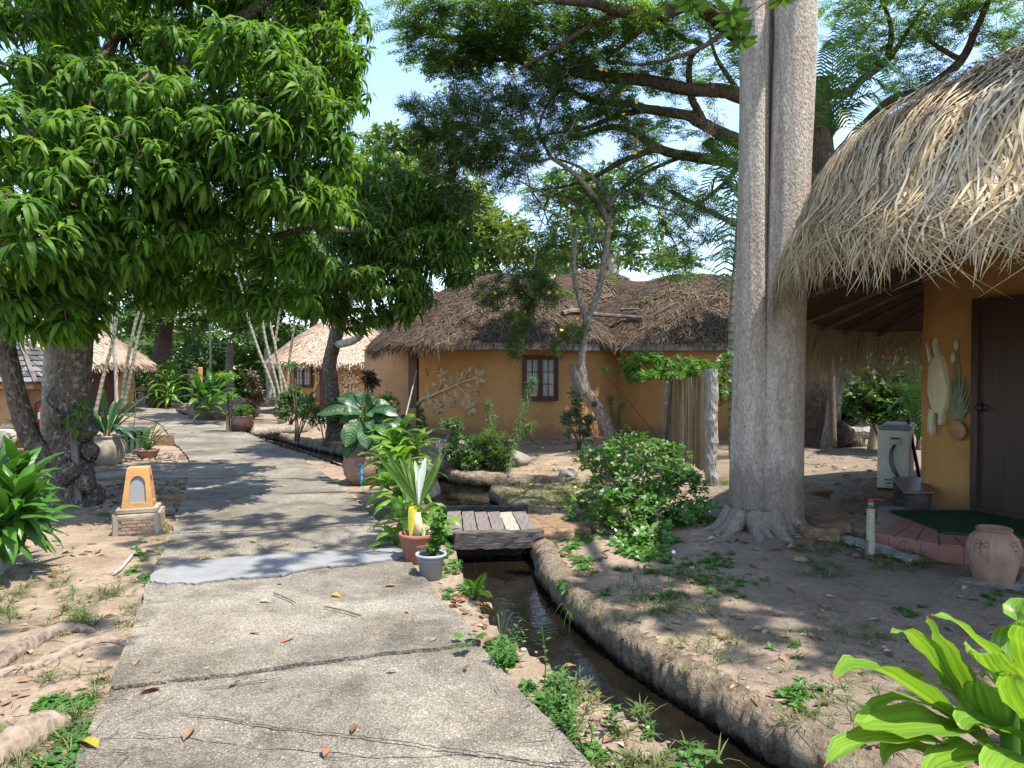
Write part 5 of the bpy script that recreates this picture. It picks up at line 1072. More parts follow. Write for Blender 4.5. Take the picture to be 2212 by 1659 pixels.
def spray(seed, L=.38, k=9):                   # feathery leaf: little leaflets in two rows on side ribs
    rr = random.Random(seed); ps = []
    for i in range(4):
        x0 = L*(.25+.22*i); 
        for sd__ in (-1, 1):
            a = sd__*(1.05-.12*i); l = L*(.42-.05*i)
            for j in range(5):
                t = (j+.7)/5.; bx_, by_ = x0+l*t*math.cos(a), l*t*math.sin(a); 
                for s2 in (-1, 1):
                    b = a+s2*1.25; w = .030*(1.1-.3*t); px_, py_ = bx_+w*1.4*math.cos(b), by_+w*1.4*math.sin(b); nx, ny = -math.sin(b)*w*.5, math.cos(b)*w*.5; z = rr.uniform(-.02, .02)
                    ps.append((np.array([(bx_, by_, z), ((bx_+px_)/2+nx, (by_+py_)/2+ny, z+.004), (px_, py_, z-.006), ((bx_+px_)/2-nx, (by_+py_)/2-ny, z)]), np.array([(0, 1, 2, 3)])))
    return merge(ps)
sprays = [spray(i) for i in range(5)]; sp2 = [merge([(V_@np.array(Matrix.Rotation(a, 3, 'Z')@Matrix.Rotation(random.uniform(.1, .5), 3, 'Y')).T, Q_) for V_, Q_, a in ((sprays[i][0], sprays[i][1], 0), (sprays[(i+1) % 5][0], sprays[(i+1) % 5][1], 2.2), (sprays[(i+2) % 5][0], sprays[(i+2) % 5][1], 4.3))]) for i in range(5)]
BL = [vb(900,40,70,35,12.6,1.2,60),vb(1000,50,90,40,12.8,1.4,90),vb(1120,40,90,40,12.5,1.4,90),vb(1240,50,90,40,12.8,1.4,80),vb(1360,60,80,40,13,1.4,70),vb(1470,50,70,40,13.4,1.2,50),vb(960,110,80,30,13.2,1.,50),vb(1080,110,80,30,13.6,1.,55),vb(1200,130,80,30,13.8,1.,50),vb(1330,140,80,35,14,1.,55),vb(1440,160,60,40,14.2,1.,40),vb(1560,140,50,50,14.2,1.,36),vb(1300,230,90,35,14.4,1,42),
 vb(1420,270,90,35,14.8,1,45),vb(1530,320,60,40,15,1,30),vb(1250,290,70,30,14.8,1,26),vb(1290,400,90,50,15.6,1.2,60),vb(1180,420,80,60,15.8,1.2,55),vb(1400,420,90,50,15.8,1.2,45),vb(1330,500,60,50,16,1,30),vb(1200,520,60,60,16,1,40),vb(1520,430,60,40,16,1,24),vb(1850,40,90,40,14.8,1.4,60),vb(1960,80,80,50,14.8,1.4,60),vb(2080,40,90,40,14.2,1.4,70),vb(2180,110,60,60,14,1.4,55),vb(1980,160,60,30,15.2,1,30),vb(1850,130,50,40,15.4,1,26),vb(2140,170,60,25,14.6,1,26),vb(1640,0,150,50,13,1.5,70),vb(1300,-60,400,40,12.5,2,180),vb(2000,-60,250,40,13.5,2,120),vb(1600,520,60,60,16.4,1,22),vb(2230,60,60,90,13.6,1.4,50),vb(1000,150,60,30,13.4,.8,25),vb(1480,560,70,40,16.4,1,22)]
pts = np.concatenate([blobpts(c, r, int(n*.62), .05) for c, r, n in BL])
mb = MB(); ex_ = grow(mb, sk, pts[::9], .035, .010, .35, 5); ex2 = grow(mb, sk+ex_, pts[::3], .016, .006, .3, 4); grow(mb, sk+ex_+ex2, pts, .007, .004, .2, 3, add=False, order=False); mb.build('twigs', M_BARKRAIN, RT)
mb = MB(); pts2 = pts; scatter(mb, sp2, placements(pts2, (.7, 1.2), .5)); o = mb.build('crown', M_RAIN, RT); o['kind'] = 'stuff'
mb = MB(); tg = [P(1540+random.gauss(0, 12), 265+random.gauss(0, 18), 14.4) for _ in range(120)]
for p in tg: mb.tube([p, p+Vector((random.uniform(-.12, .12), 0, random.uniform(-.2, .02)))], .006, 3, cap=False)
o = mb.build('epiphyte_tuft', M_DRY, RT); o['kind'] = 'stuff'

# ---------------- palms
def frond(mb, base, tip, sag=.35, nl=26, L=.5, w=.03, spread=1.):
    base, tip = Vector(base), Vector(tip); mid = base.lerp(tip, .5)+Vector((0, 0, sag)); c = curve([base, mid, tip], nl//2); ln = len(c)
    Vv, Qq, n = [], [], 0; up = Vector((0, 0, 1))
    for i in range(3, ln):
        t = i/(ln-1); d = (c[i]-c[i-1]).normalized(); s = d.cross(up).normalized(); l = L*math.sin(math.pi*(.15+.8*t))**.7
        for sg in (-1, 1):
            q = c[i]; dirn = (s*sg*spread+d*.7+Vector((0, 0, .15))).normalized(); V_ = []
            m_ = q+dirn*l*.5; e = q+dirn*l*.95+Vector((0, 0, -l*.35)); ww = d*w*.5
            V_ = [q-ww*.6, q+ww*.6, m_+ww, m_-ww, e+ww*.1, e-ww*.1]; Vv += V_; Qq += [(n, n+1, n+2, n+3), (n+3, n+2, n+4, n+5)]; n += 6
    mb.addq(np.array([tuple(v) for v in Vv]), np.array(Qq)); return c
def palm(name, label, cat, base, pts, r, fronds, m=M_CANE, group=None, L=.5, w=.03, mf=None, nl=26):
    t = T(name, label, cat, base, group); mb = MB(); c = curve(pts, 5); mb.tube(c, [lerp(r, r*.65, i/(len(c)-1)) for i in range(len(c))], 10, .02); mb.build('stem', m, t, smooth=True)
    for a, b, sg in fronds:
        mb = MB(); cc = frond(mb, a, b, sg, nl, L, w); fr = mb.build('frond', mf or M_PALM, t); mb = MB(); mb.tube(cc, [lerp(.016, .004, i/(len(cc)-1)) for i in range(len(cc))], 5, cap=False); mb.build('midrib', M_CLIMB, fr)
    return t
yp = 13.2; top = P(1590, 560, yp)
palm('areca_palm', 'thin ringed palm with drooping dark fronds standing between the fence and the twin trunk', 'palm', (P(1583,995,yp).x, yp, 0), [P(1584,1000,yp),P(1581,900,yp),P(1580,760,yp),P(1584,640,yp),P(1592,540,yp),P(1600,420,yp)], .075,
 [(P(1600,430,yp),P(1560,620,yp-.6),.5),(P(1600,430,yp),P(1545,300,yp-.8),.2),(P(1600,430,yp),P(1610,330,yp+.8),.3),(P(1600,430,yp),P(1500,470,yp+.6),.6),(P(1600,440,yp),P(1576,560,yp+.2),.8)], L=.55, w=.045)
yp = 12.5; a = P(1795, 300, yp)
palm('areca_palm', 'leafy palm with broad arching fronds just right of the twin trunk', 'palm', (P(1800,960,yp).x, yp, 0), [P(1800,965,yp),P(1796,800,yp),P(1790,600,yp),P(1786,450,yp),P(1790,330,yp)], .06,
 [(a,P(1800,95,yp-.8),.2),(a,P(1880,120,yp-.6),.45),(a,P(1940,200,yp-.3),.6),(a,P(1980,190,yp-.9),.8),(a,P(1930,270,yp-.6),.6),(a,P(1760,170,yp-.6),.3),(a,P(1860,300,yp-.8),.5),(a,P(1820,40,yp+.5),.1)], M_TWIG, L=.48, w=.035)
# ringed canes by the neighbour hut, and those at the left
CN = [((603,915),(590,840),(560,760),(537,690),(525,640),(505,560),'leftmost'),((607,915),(603,850),(575,740),(566,680),(563,600),(560,470),'second'),((612,915),(610,860),(597,760),(579,680),(578,640),(577,470),'third'),((617,912),(620,850),(595,760),(600,700),(607,640),(613,480),'fourth'),((600,905),(618,850),(625,780),(633,720),(640,650),(650,560),'rightmost')]
for k, (a_, b_, c_, d_, e_, f_, w_) in enumerate(CN):
    dd_ = 22.6+.15*k; tp__ = P(*f_, dd_); t = T('cane_palm', f'{w_} of the five slender ringed palm canes fanning up before the neighbour hut', 'palm', tuple(P(*a_, dd_)), 'ringed canes before the neighbour hut')
    mb = MB(); c = curve([P(*q, dd_) for q in (a_, b_, c_, d_, e_, f_)], 5); mb.tube(c, [lerp(.046, .034, i/(len(c)-1)) for i in range(len(c))], 9, .03); mb.build('cane', M_CANE, t, smooth=True)
    for j in range(5):
        an = j*1.26+k; e = tp__+Vector((1.5*math.cos(an), .9*math.sin(an), random.uniform(-.4, .7))); mb = MB(); frond(mb, tp__, e, .5, 20, .55, .06); mb.build('frond', M_FARM, t)
for k, (q, w_) in enumerate([([(205,900),(222,820),(245,730),(258,640),(272,540)],'tilted green-ringed palm cane crossing in front of the left hut'),([(252,880),(250,800),(243,730),(240,660),(245,560)],'upright pale cane in front of the left hut door'),([(262,885),(272,800),(292,700),(312,640),(335,560)],'leaning pale cane, left one of the crossed pair by the left hut'),([(268,885),(284,800),(300,720),(318,660),(345,590)],'leaning pale cane, right one of the crossed pair by the left hut'),([(186,880),(187,800),(189,700),(194,600),(200,520)],'green-grey cane rising just right of the mango trunk')]):
    dd_ = 20+k*.8; t = T('cane_palm', w_, 'palm', tuple(P(*q[0], dd_))); mb = MB(); c = curve([P(*p_, dd_) for p_ in q], 6); mb.tube(c, [lerp(.052, .038, i/(len(c)-1)) for i in range(len(c))], 9, .03); mb.build('cane', M_CANE if k != 1 else M_BARKPALE, t, smooth=True)
    tp__ = c[-1]
    for j in range(5):
        an = j*1.26+k; e = tp__+Vector((1.4*math.cos(an), .9*math.sin(an), random.uniform(-.4, .7))); mb = MB(); frond(mb, tp__, e, .5, 18, .5, .06); mb.build('frond', M_FARM, t)

# ---------------- background trees
gl = [rosette(7, .22, .085, (-.2, .9), (.3, 1.), seed=20+i, n=2) for i in range(4)]
gs = [rosette(9, .13, .06, (-.2, 1.), (.3, .9), seed=30+i, n=2) for i in range(4)]
def far_tree(name, label, px, d, trunk, blobs, m, mt, tpl, sc=(.9, 1.5), r=.2, forks=3, group=None):
    x = (px-CX)/F*d; t = T(name, label, 'tree', (x, d, 0), group); mb = MB()
    tp = [P(*q, d) for q in trunk]; tp[0].z = -.1; c = curve(tp, 5); mb.tube(c, [lerp(r, r*.5, i/(len(c)-1)) for i in range(len(c))], 10, .06); mb.build('trunk', mt, t, smooth=True)
    bl = [vb(*b) for b in blobs]; mb = MB(); sk = [tuple(q) for q in c[len(c)//3:]]; grow(mb, sk, [b[0] for b in bl], r*.5, r*.15, .3, 6)
    sk2 = sk+[b[0] for b in bl]; pts = np.concatenate([blobpts(c_, r_, n_, .1) for c_, r_, n_ in bl]); ex = grow(mb, sk2, pts[::8], .03, .01, .3, 3); mb.build('branches', mt, t)
    mb = MB(); scatter(mb, tpl, placements(pts, sc, 1.0)); o = mb.build('crown', m, t); o['kind'] = 'stuff'; return t
far_tree('broadleaf_tree', 'pale green tree rising behind the main house roof and oleander', 1120, 34, [(1120,850),(1130,700),(1160,600),(1180,560),(1200,480)], [(1000,460,100,80,34,2,330),(900,400,80,70,35,2,280),(1080,520,90,60,33,2,260),(840,320,60,50,36,1.6,180),(800,420,50,60,35,1.6,120),(1020,580,60,50,33,2,160),(960,320,90,60,36,2,230),(1180,580,60,30,34,2,60)], M_FARL, M_BARKPALE, gl, (1.3, 2.2), .35)
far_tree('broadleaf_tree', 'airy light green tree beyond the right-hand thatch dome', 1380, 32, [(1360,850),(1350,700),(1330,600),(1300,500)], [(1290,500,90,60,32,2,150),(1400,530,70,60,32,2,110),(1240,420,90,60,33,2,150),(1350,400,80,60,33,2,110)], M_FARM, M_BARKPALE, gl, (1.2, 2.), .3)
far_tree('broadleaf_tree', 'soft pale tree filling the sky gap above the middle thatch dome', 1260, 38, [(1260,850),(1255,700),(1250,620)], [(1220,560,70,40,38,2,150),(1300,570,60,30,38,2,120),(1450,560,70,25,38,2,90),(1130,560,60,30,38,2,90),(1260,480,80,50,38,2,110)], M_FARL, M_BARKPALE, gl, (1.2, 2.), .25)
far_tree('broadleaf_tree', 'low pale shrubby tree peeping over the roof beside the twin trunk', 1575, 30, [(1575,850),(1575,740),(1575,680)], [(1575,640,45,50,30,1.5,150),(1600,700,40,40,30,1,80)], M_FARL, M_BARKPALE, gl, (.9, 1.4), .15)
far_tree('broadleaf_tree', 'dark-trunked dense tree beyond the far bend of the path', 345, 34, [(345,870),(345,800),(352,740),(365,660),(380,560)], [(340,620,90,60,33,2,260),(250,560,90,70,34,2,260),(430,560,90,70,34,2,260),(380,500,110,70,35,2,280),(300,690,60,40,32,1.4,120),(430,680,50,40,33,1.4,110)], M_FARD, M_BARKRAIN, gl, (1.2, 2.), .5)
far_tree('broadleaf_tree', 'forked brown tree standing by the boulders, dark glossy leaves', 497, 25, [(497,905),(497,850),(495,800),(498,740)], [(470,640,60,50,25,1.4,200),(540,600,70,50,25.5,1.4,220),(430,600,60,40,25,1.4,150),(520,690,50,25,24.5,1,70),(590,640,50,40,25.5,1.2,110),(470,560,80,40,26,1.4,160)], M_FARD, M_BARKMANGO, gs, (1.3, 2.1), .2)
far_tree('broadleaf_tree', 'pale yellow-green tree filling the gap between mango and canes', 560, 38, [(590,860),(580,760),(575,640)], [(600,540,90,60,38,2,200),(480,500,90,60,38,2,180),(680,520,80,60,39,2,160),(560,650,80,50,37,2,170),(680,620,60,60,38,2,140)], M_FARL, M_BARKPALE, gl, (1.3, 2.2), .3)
far_tree('broadleaf_tree', 'dark tree behind the neighbour hut', 680, 35, [(670,870),(672,760),(680,680)], [(650,640,60,40,35,2,160),(740,600,70,60,35,2,170),(640,720,40,25,34,1,60),(580,700,40,50,35,1.4,90)], M_FARD, M_BARKRAIN, gl, (1.2, 2.), .3)
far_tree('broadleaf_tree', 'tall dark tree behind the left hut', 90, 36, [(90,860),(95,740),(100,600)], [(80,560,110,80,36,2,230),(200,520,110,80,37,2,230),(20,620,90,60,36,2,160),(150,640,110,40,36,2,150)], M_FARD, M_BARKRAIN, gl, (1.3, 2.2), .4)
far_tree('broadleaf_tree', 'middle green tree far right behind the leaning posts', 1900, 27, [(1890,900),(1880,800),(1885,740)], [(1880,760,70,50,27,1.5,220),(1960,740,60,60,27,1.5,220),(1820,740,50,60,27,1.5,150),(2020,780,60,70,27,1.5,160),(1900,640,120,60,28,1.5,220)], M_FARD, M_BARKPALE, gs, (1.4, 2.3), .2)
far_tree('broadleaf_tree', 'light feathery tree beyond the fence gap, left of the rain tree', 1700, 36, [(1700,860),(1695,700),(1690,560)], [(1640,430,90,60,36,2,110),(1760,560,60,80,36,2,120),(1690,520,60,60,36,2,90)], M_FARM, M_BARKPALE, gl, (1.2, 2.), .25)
# the far-off wood that closes the view
mb = MB(); pts = []
for _ in range(7500):
    x = random.uniform(-62, 75); y = random.uniform(46, 60); hmax = 5.5+2.2*math.sin(x*.21)+1.4*math.sin(x*.57+1)
    hmax *= (1. if x < 5 else .55); pts.append((x, y, random.uniform(-.2, hmax)))
scatter(mb, gl, placements(np.array(pts), (2.6, 4.6), 1.2)); o = mb.build('distant_wood', M_FARL); o['kind'] = 'stuff'
mb = MB(); pts = [(random.uniform(-30, 12), random.uniform(38, 45), random.uniform(0, 3.8)) for _ in range(2600)]
scatter(mb, gl, placements(np.array(pts), (2., 3.4), 1.2)); o = mb.build('distant_thicket', M_FARM); o['kind'] = 'stuff'
mb = MB(); pts = [(random.uniform(9, 26), random.uniform(21, 26), random.uniform(0, 2.6)) for _ in range(1800)]
scatter(mb, gs, placements(np.array(pts), (1.6, 2.8), 1.2)); o = mb.build('distant_hedge', M_FARM); o['kind'] = 'stuff'
# ================================================================ PLANTS WITH LARGE LEAVES: every leaf a part
def ribbon_me(name, pts, W_, m, peak=.45, fold=.18, n=9, wave=.0, side=None, tipw=0., twist=0.):
    c = curve(pts, 6); L = len(c)-1; V = []; UV = []; k = n
    for i in range(k+1):
        t = i/k; q = t*L; j = min(int(q), L-1); p = c[j].lerp(c[j+1], q-j); d = (c[min(j+1, L)]-c[max(j-1, 0)]).normalized()
        s = (side if side else d.cross(Vector((0, 0, 1)))); s = s-d*s.dot(d); s = s.normalized() if s.length > 1e-3 else Vector((1, 0, 0)); nn = s.cross(d)
        if nn.z < 0 and side is None: nn = -nn
        if twist: Rm = Matrix.Rotation(twist*t, 3, d); s = Rm@s; nn = Rm@nn
        w = W_/2*max(.035, math.sin(math.pi*max(t, .04)**(math.log(.5)/math.log(peak))) if t < 1 else 0)
        for a in (-1, -.5, 0, .5, 1):
            wv = wave*W_*math.sin(i*1.7+a*2+W_*90)*abs(a)
            V.append(p+s*a*w*math.cos(fold)+nn*(abs(a)*w*math.sin(fold)*1.5+wv)); UV.append((t, a*.5+.5))
    Fs = [(i*5+j, (i+1)*5+j, (i+1)*5+j+1, i*5+j+1) for i in range(k) for j in range(4)]
    me = bpy.data.meshes.new(name); me.from_pydata([tuple(v) for v in V], [], Fs); uv = me.uv_layers.new(name='UVMap')
    for l in me.loops: uv.data[l.index].uv = UV[l.vertex_index]
    me.polygons.foreach_set('use_smooth', [True]*len(me.polygons)); me.materials.append(m); return me
def bend_leaf(L, W_, up, droop, m, **k):
    pts = []; x = z = 0; a = up; n = 6
    for i in range(n+1): pts.append(Vector((x, 0, z))); a -= droop/n*(.5+i/n); x += L/n*math.cos(a); z += L/n*math.sin(a)
    return ribbon_me('leaf', pts, W_, m, side=Vector((0, 1, 0)), **k)
def leafy(name, label, cat, base, cens, m, L, W_, cnt, up, droop, stem=None, stem_m=None, scs=(.8, 1.15), mes=None, group=None, ns=7, az=None, **k):
    """plant whose leaves spring in spirals from each centre; leaves share a few meshes"""
    t = T(name, label, cat, base, group); mes = mes or [bend_leaf(L*random.uniform(.85, 1.1), W_*random.uniform(.85, 1.15), lerp(up[0], up[1], i/(ns-1)), random.uniform(*droop), m, **k) for i in range(ns)]
    for ci, (c, n) in enumerate(cens):
        for i in range(n):
            a = i*2.4+ci+random.uniform(-.3, .3) if az is None else random.uniform(*az); f = i/max(1, n-1); mi = min(ns-1, int(f*ns*.999)) if len(mes) == ns else random.randrange(len(mes))
            M = Matrix.Translation(Vector(c)-Vector(base)+Vector((0, 0, lerp(-.10, .05, f)*L/.4)))@Matrix.Rotation(a, 4, 'Z')@Matrix.Rotation(random.uniform(-.35, .35), 4, 'X')@Matrix.Scale(random.uniform(*scs), 4)
            inst('leaf', mes[mi], t, M)
        if stem:
            mb = MB(); b = Vector(base)+Vector((random.uniform(-.02, .02), random.uniform(-.02, .02), 0)); mb.tube(curve([b, b.lerp(Vector(c), .5)+Vector((random.uniform(-.02, .02), 0, 0)), Vector(c)], 4), [lerp(stem, stem*.7, j/8) for j in range(9)], 8, .05); mb.build('stem', stem_m or M_TWIG, t, smooth=True)
    return t
# --- lower right: the broad lime leaves close to the lens
Y = lambda cx, cy: (1659+.2667*cx, 1216.6+.2667*cy)
LF = [([(1690,1350,2.38),(1300,1130,2.28),(950,900,2.18),(700,850,2.12),(540,935,2.05)],.10),([(1700,1420,2.36),(1500,1330,2.26),(1050,1350,2.14),(850,1340,2.08),(705,1300,2.03)],.115),([(1620,1560,2.3),(1350,1450,2.2),(980,1440,2.1),(650,1480,2.0),(458,1655,1.94)],.085),
 ([(1640,1330,2.45),(1400,1190,2.4),(1100,1110,2.3),(880,1150,2.2),(715,1290,2.15)],.05),([(1680,1290,2.5),(1450,1000,2.48),(1260,700,2.45),(1120,560,2.4),(990,570,2.36)],.07),([(1850,1300,2.55),(1560,1050,2.52),(1430,750,2.5),(1330,560,2.5),(1290,430,2.5)],.095),
 ([(2130,1050,2.4),(1950,850,2.38),(1700,650,2.36),(1520,480,2.36),(1320,420,2.36)],.075),([(2150,1280,2.32),(2000,1080,2.28),(1800,850,2.24),(1720,730,2.22),(1620,722,2.2)],.12),([(2050,1000,2.5),(2010,800,2.52),(2050,560,2.54),(2010,380,2.56),(2090,280,2.56)],.10),
 ([(1640,1200,2.55),(1450,1040,2.5),(1250,940,2.46),(1120,915,2.42),(1030,928,2.4)],.055),([(1850,1380,2.3),(1790,1250,2.26),(1740,1100,2.24),(1715,1010,2.23),(1702,950,2.22)],.085),([(1800,1640,2.3),(1400,1550,2.22),(1150,1490,2.16),(980,1490,2.12),(930,1640,2.08)],.055),
 ([(2000,1100,2.6),(1930,850,2.6),(1890,700,2.6),(1900,590,2.6),(1990,590,2.62)],.055),([(1900,1700,2.4),(1700,1560,2.36),(1500,1440,2.32),(1380,1370,2.3),(1260,1290,2.3)],.09),([(2050,1700,2.42),(1850,1560,2.4),(1650,1400,2.4),(1500,1280,2.4),(1330,1160,2.4)],.10),([(2200,1500,2.3),(2000,1400,2.24),(1800,1330,2.2),(1620,1300,2.17),(1560,1340,2.15)],.11),
 ([(2100,1700,2.3),(1900,1600,2.2),(1650,1580,2.12),(1400,1640,2.06),(1250,1760,2.0)],.10),([(2150,1250,2.6),(2000,1150,2.6),(1850,1000,2.6),(1760,900,2.6),(1730,925,2.6)],.06),([(2250,1200,2.3),(2200,900,2.25),(2150,700,2.22),(2110,560,2.2),(2120,430,2.2)],.10),([(2300,1500,2.2),(2150,1300,2.1),(2050,1150,2.05),(1990,1000,2.02),(1980,900,2.0)],.09),
 ([(2300,1600,2.3),(2400,1300,2.2),(2500,1100,2.1),(2600,1000,2.05),(2700,1050,2.)],.11),([(2300,1600,2.5),(2500,1400,2.5),(2700,1300,2.5),(2850,1300,2.5),(2950,1450,2.5)],.11),([(2200,1650,2.2),(2100,1640,2.05),(2000,1700,1.95),(1900,1800,1.9),(1850,1900,1.85)],.11),([(2200,1500,2.7),(2300,1100,2.8),(2350,800,2.9),(2400,600,3.0),(2500,500,3.05)],.10)]
b0 = (1.74, 2.46, gz(1.74, 2.46)); BD = T('broad_leaf_dracaena', 'potted-looking lime green plant with long broad striped leaves in the lower right corner', 'plant', b0); loc = Vector(b0)
for pts, w in LF:
    me = ribbon_me('leaf', [P(*Y(x, y), d)-loc for x, y, d in pts], w*1.6, M_BIGDRAC, .42, .22, 14, .05, side=None, twist=random.uniform(-.3, .3)); inst('leaf', me, BD, Matrix())
for k, (x, y) in enumerate(((1.71, 2.46), (1.80, 2.52))):
    mb = MB(); mb.tube(curve([Vector((x, y, -.05)), Vector((x-.02, y, .3)), Vector((x-.04, y-.02, .62))], 4), [.035, .034, .033, .032, .031, .03, .028, .026, .022], 12); mb.build('stem', M_CLIMB, BD, smooth=True)
# --- left edge: clump of shiny leaves on a bare stem
sx = G(-8, 1228); sx.z = gz(sx.x, sx.y)
cL_ = [(P(0,1040,6.0),34),(P(34,1085,5.8),34),(P(-24,1110,5.8),22),(P(40,1030,6.2),28),(P(12,1125,5.7),26),(P(58,1120,6.0),24)]
LD = leafy('shiny_leaf_dracaena', 'bushy plant of shiny green strap leaves on a bare stem at the left edge', 'plant', tuple(sx), cL_, M_DRAC, .44, .105, 20, (-.5, 1.2), (.5, 1.5), wave=.04, ns=9, scs=(.75, 1.1))
mb = MB(); mb.tube(curve([sx-Vector((0, 0, .05)), P(-2,1190,5.95), P(6,1130,5.95), P(10,1070,5.95)], 4), [.055]*5+[.045]*8, 12, .07); mb.build('stem', M_BARKPALE, LD, smooth=True)
# --- pots ---------------------------------------------------------
def pot(name, label, base, prof, m, n=32, lob=None, soil=None, cat='pot', extra=None):
    t = T(name, label, cat, base); mb = MB(); mb.lathe(prof, base, n, lob); mb.build('body', m, t, smooth=True)
    if soil: mb = MB(); r, z = soil; mb.lathe([(r, z), (r*.5, z+.012), (0, z+.015)], base, 20); mb.build('potting_soil', M_JOINT, t)
    return t
def hollow(prof, th, depth):                  # outer profile up, over the rim and down inside
    r, z = prof[-1]; return prof+[(r-th*.5, z+th*.25), (r-th, z), (r-th*1.15, z-depth*.4), (r-th*1.6, z-depth)]
# big cement jar with the strap-leaf plant
q = GG(231, 1002); c = tuple(q); CJ = pot('cement_jar', 'big weathered cement jar holding a dark strap-leaf plant, right of the mango trunk', c, hollow([(.15, 0), (.20, .01), (.27, .12), (.305, .26), (.30, .36), (.255, .45), (.235, .475), (.26, .50), (.262, .52)], .035, .1), M_CEM, soil=(.22, .44))
ce = q+Vector((0, 0, .52))
CP = T('strap_leaf_plant', 'dark green plant with long pointed upright leaves growing from the big cement jar', 'plant', tuple(ce)); CP_L = [(-.62,.55,.05),(-.42,.62,0),(-.30,.45,-.1),(-.10,.80,.1),(.05,.78,-.15),(.25,.66,.1),(.42,.62,0),(.68,.70,.05),(.55,.30,-.1),(-.62,.20,-.1),(-.75,.35,0),(.62,-.10,-.2),(.45,.05,-.25),(-.5,.0,-.2),(-.2,.3,-.4),(.15,.35,-.4),(-.3,.1,.4),(.3,.5,.3),(.0,.6,.3),(-.55,.45,.2),(.5,.45,.25)]
for dx, dz_, dy in CP_L:
    e = ce+Vector((dx*1.0, dy, dz_)); b = ce+Vector((dx*.06, dy*.06, .02)); mid = b.lerp(e, .5)+Vector((-dx*.10, 0, .16 if dz_ < .4 else .02)); m2_ = b.lerp(e, .8)+Vector((-dx*.03, 0, .14 if dz_ < .4 else .03))
    inst('leaf', ribbon_me('leaf', [p_-ce for p_ in (b, mid, m2_, e)], .105, M_PLAINBIG, .5, .3, 10, .02, side=Vector((dz_+.2, 0, -dx)) if abs(dx) < .3 else Vector((0, 1, .2))), CP, Matrix())
mb = MB(); mb.tube([ce-Vector((0, 0, .06)), ce+Vector((0, 0, .10))], [.07, .04], 10, .06); mb.build('stem', M_TWIG, CP)
# slatted green planters
def slatted(label, base, r0, r1, h, n=16, m=M_GREENP):
    t = T('slatted_planter', label, 'planter', base); b = Vector(base)
    for i in range(n):
        a = 2*math.pi*i/n; o = Vector((math.cos(a), math.sin(a), 0)); s = Vector((-o.y, o.x, 0)); p, q_ = b+o*r0, b+o*r1+Vector((0, 0, h)); d = (q_-p); mb = MB(); M3 = Matrix((s, d.normalized().cross(s)*-1, d.normalized())).transposed(); mb.box((p+q_)/2, (2*math.pi*(r0+r1)/2/n*.72, .02, d.length), m=M3); mb.build('slat', m, t)
    mb = MB(); mb.lathe([(r1+.015, h-.02), (r1+.05, h-.01), (r1+.05, h+.02), (r1-.03, h+.02), (r1-.03, h-.01)], base, 28, cap=False); mb.build('rim', m, t)
    mb = MB(); mb.lathe([(r0*.6, .02), (r0*.9, .05), (r1*.85, h*.9), (0, h*.92)], base, 20); mb.build('inner_pot', M_BLACK, t); return t
q = GG(288, 975); sp_ = slatted('faded green slatted planter standing behind the cement jar', tuple(q), .20, .31, .52)
q = GG(389, 868); slatted('blue-green slatted planter under the bright plant at the far bend', tuple(q), .42, .52, .80, 18, M_GREENP)
t = T('sapling', 'thin bare sapling with two pale leaves growing from the slatted planter', 'plant', tuple(GG(288, 973)+Vector((0, 0, .52)))); tq = Vector(t.location)
mb = MB(); mb.tube([tq, tq+Vector((.05, 0, .25)), tq+Vector((.06, 0, .62))], [.010, .008, .005], 6); mb.tube([tq+Vector((.06, 0, .6)), tq+Vector((.02, 0, 1.05)), tq+Vector((.10, 0, 1.25))], .006, 5); mb.build('stem', M_TWIG, t)
mb = MB(); scatter(mb, [leaf(.14, .05, 3, .5, .8)], placements([tuple(tq+Vector((.06, 0, .5+.04*i))) for i in range(7)], (.7, 1.2), .4)); mb.build('leaves', M_CLIMB, t)
# terracotta bowl with dark small-leaved plant
q = GG(318, 988); pot('terracotta_bowl', 'low scalloped terracotta bowl with a dark feathery plant beside the path edge', tuple(q), hollow([(.12, 0), (.14, .01), (.185, .12), (.215, .17), (.225, .19)], .03, .05), M_TERRAD, lob=lambda a, z, i: 1+(.03*math.sin(a*10) if z > .15 else 0), soil=(.18, .15))
q = GG(286, 990); pot('small_bowl', 'small low dark bowl on the rubble left of the terracotta bowl', tuple(q), hollow([(.10, 0), (.11, .005), (.14, .05), (.145, .06)], .02, .03), M_CEM)
def pinnate(name, label, base, fr, m, L=.06, W_=.022, cat='plant', n=14):
    t = T(name, label, cat, tuple(base)); V_, Q_ = leaf(L, W_, 3, .2, .5, .15)
    for e, sag in fr:
        c = curve([Vector(base), Vector(base).lerp(Vector(e), .5)+Vector((0, 0, sag)), Vector(e)], n//2); mb = MB(); Ms = []
        for i in range(2, len(c)):
            d = (c[i]-c[i-1]).normalized(); s = d.cross(Vector((0, 0, 1))); s = s.normalized() if s.length > .01 else Vector((1, 0, 0)); up_ = s.cross(d)
            for sg in (-1, 1):
                x = (s*sg+d*.6).normalized(); y = up_.cross(x).normalized(); z = x.cross(y); Ms.append(np.array(Matrix.Translation(c[i])@Matrix((x, y, z)).transposed().to_4x4()@Matrix.Scale(math.sin(math.pi*(.2+.75*i/len(c)))*random.uniform(.9, 1.1), 4)))
        scatter(mb, [(V_, Q_)], np.array(Ms)); mb.tube(c, [lerp(.007, .002, i/(len(c)-1)) for i in range(len(c))], 5, cap=False); mb.build('frond', m, t)
    return t
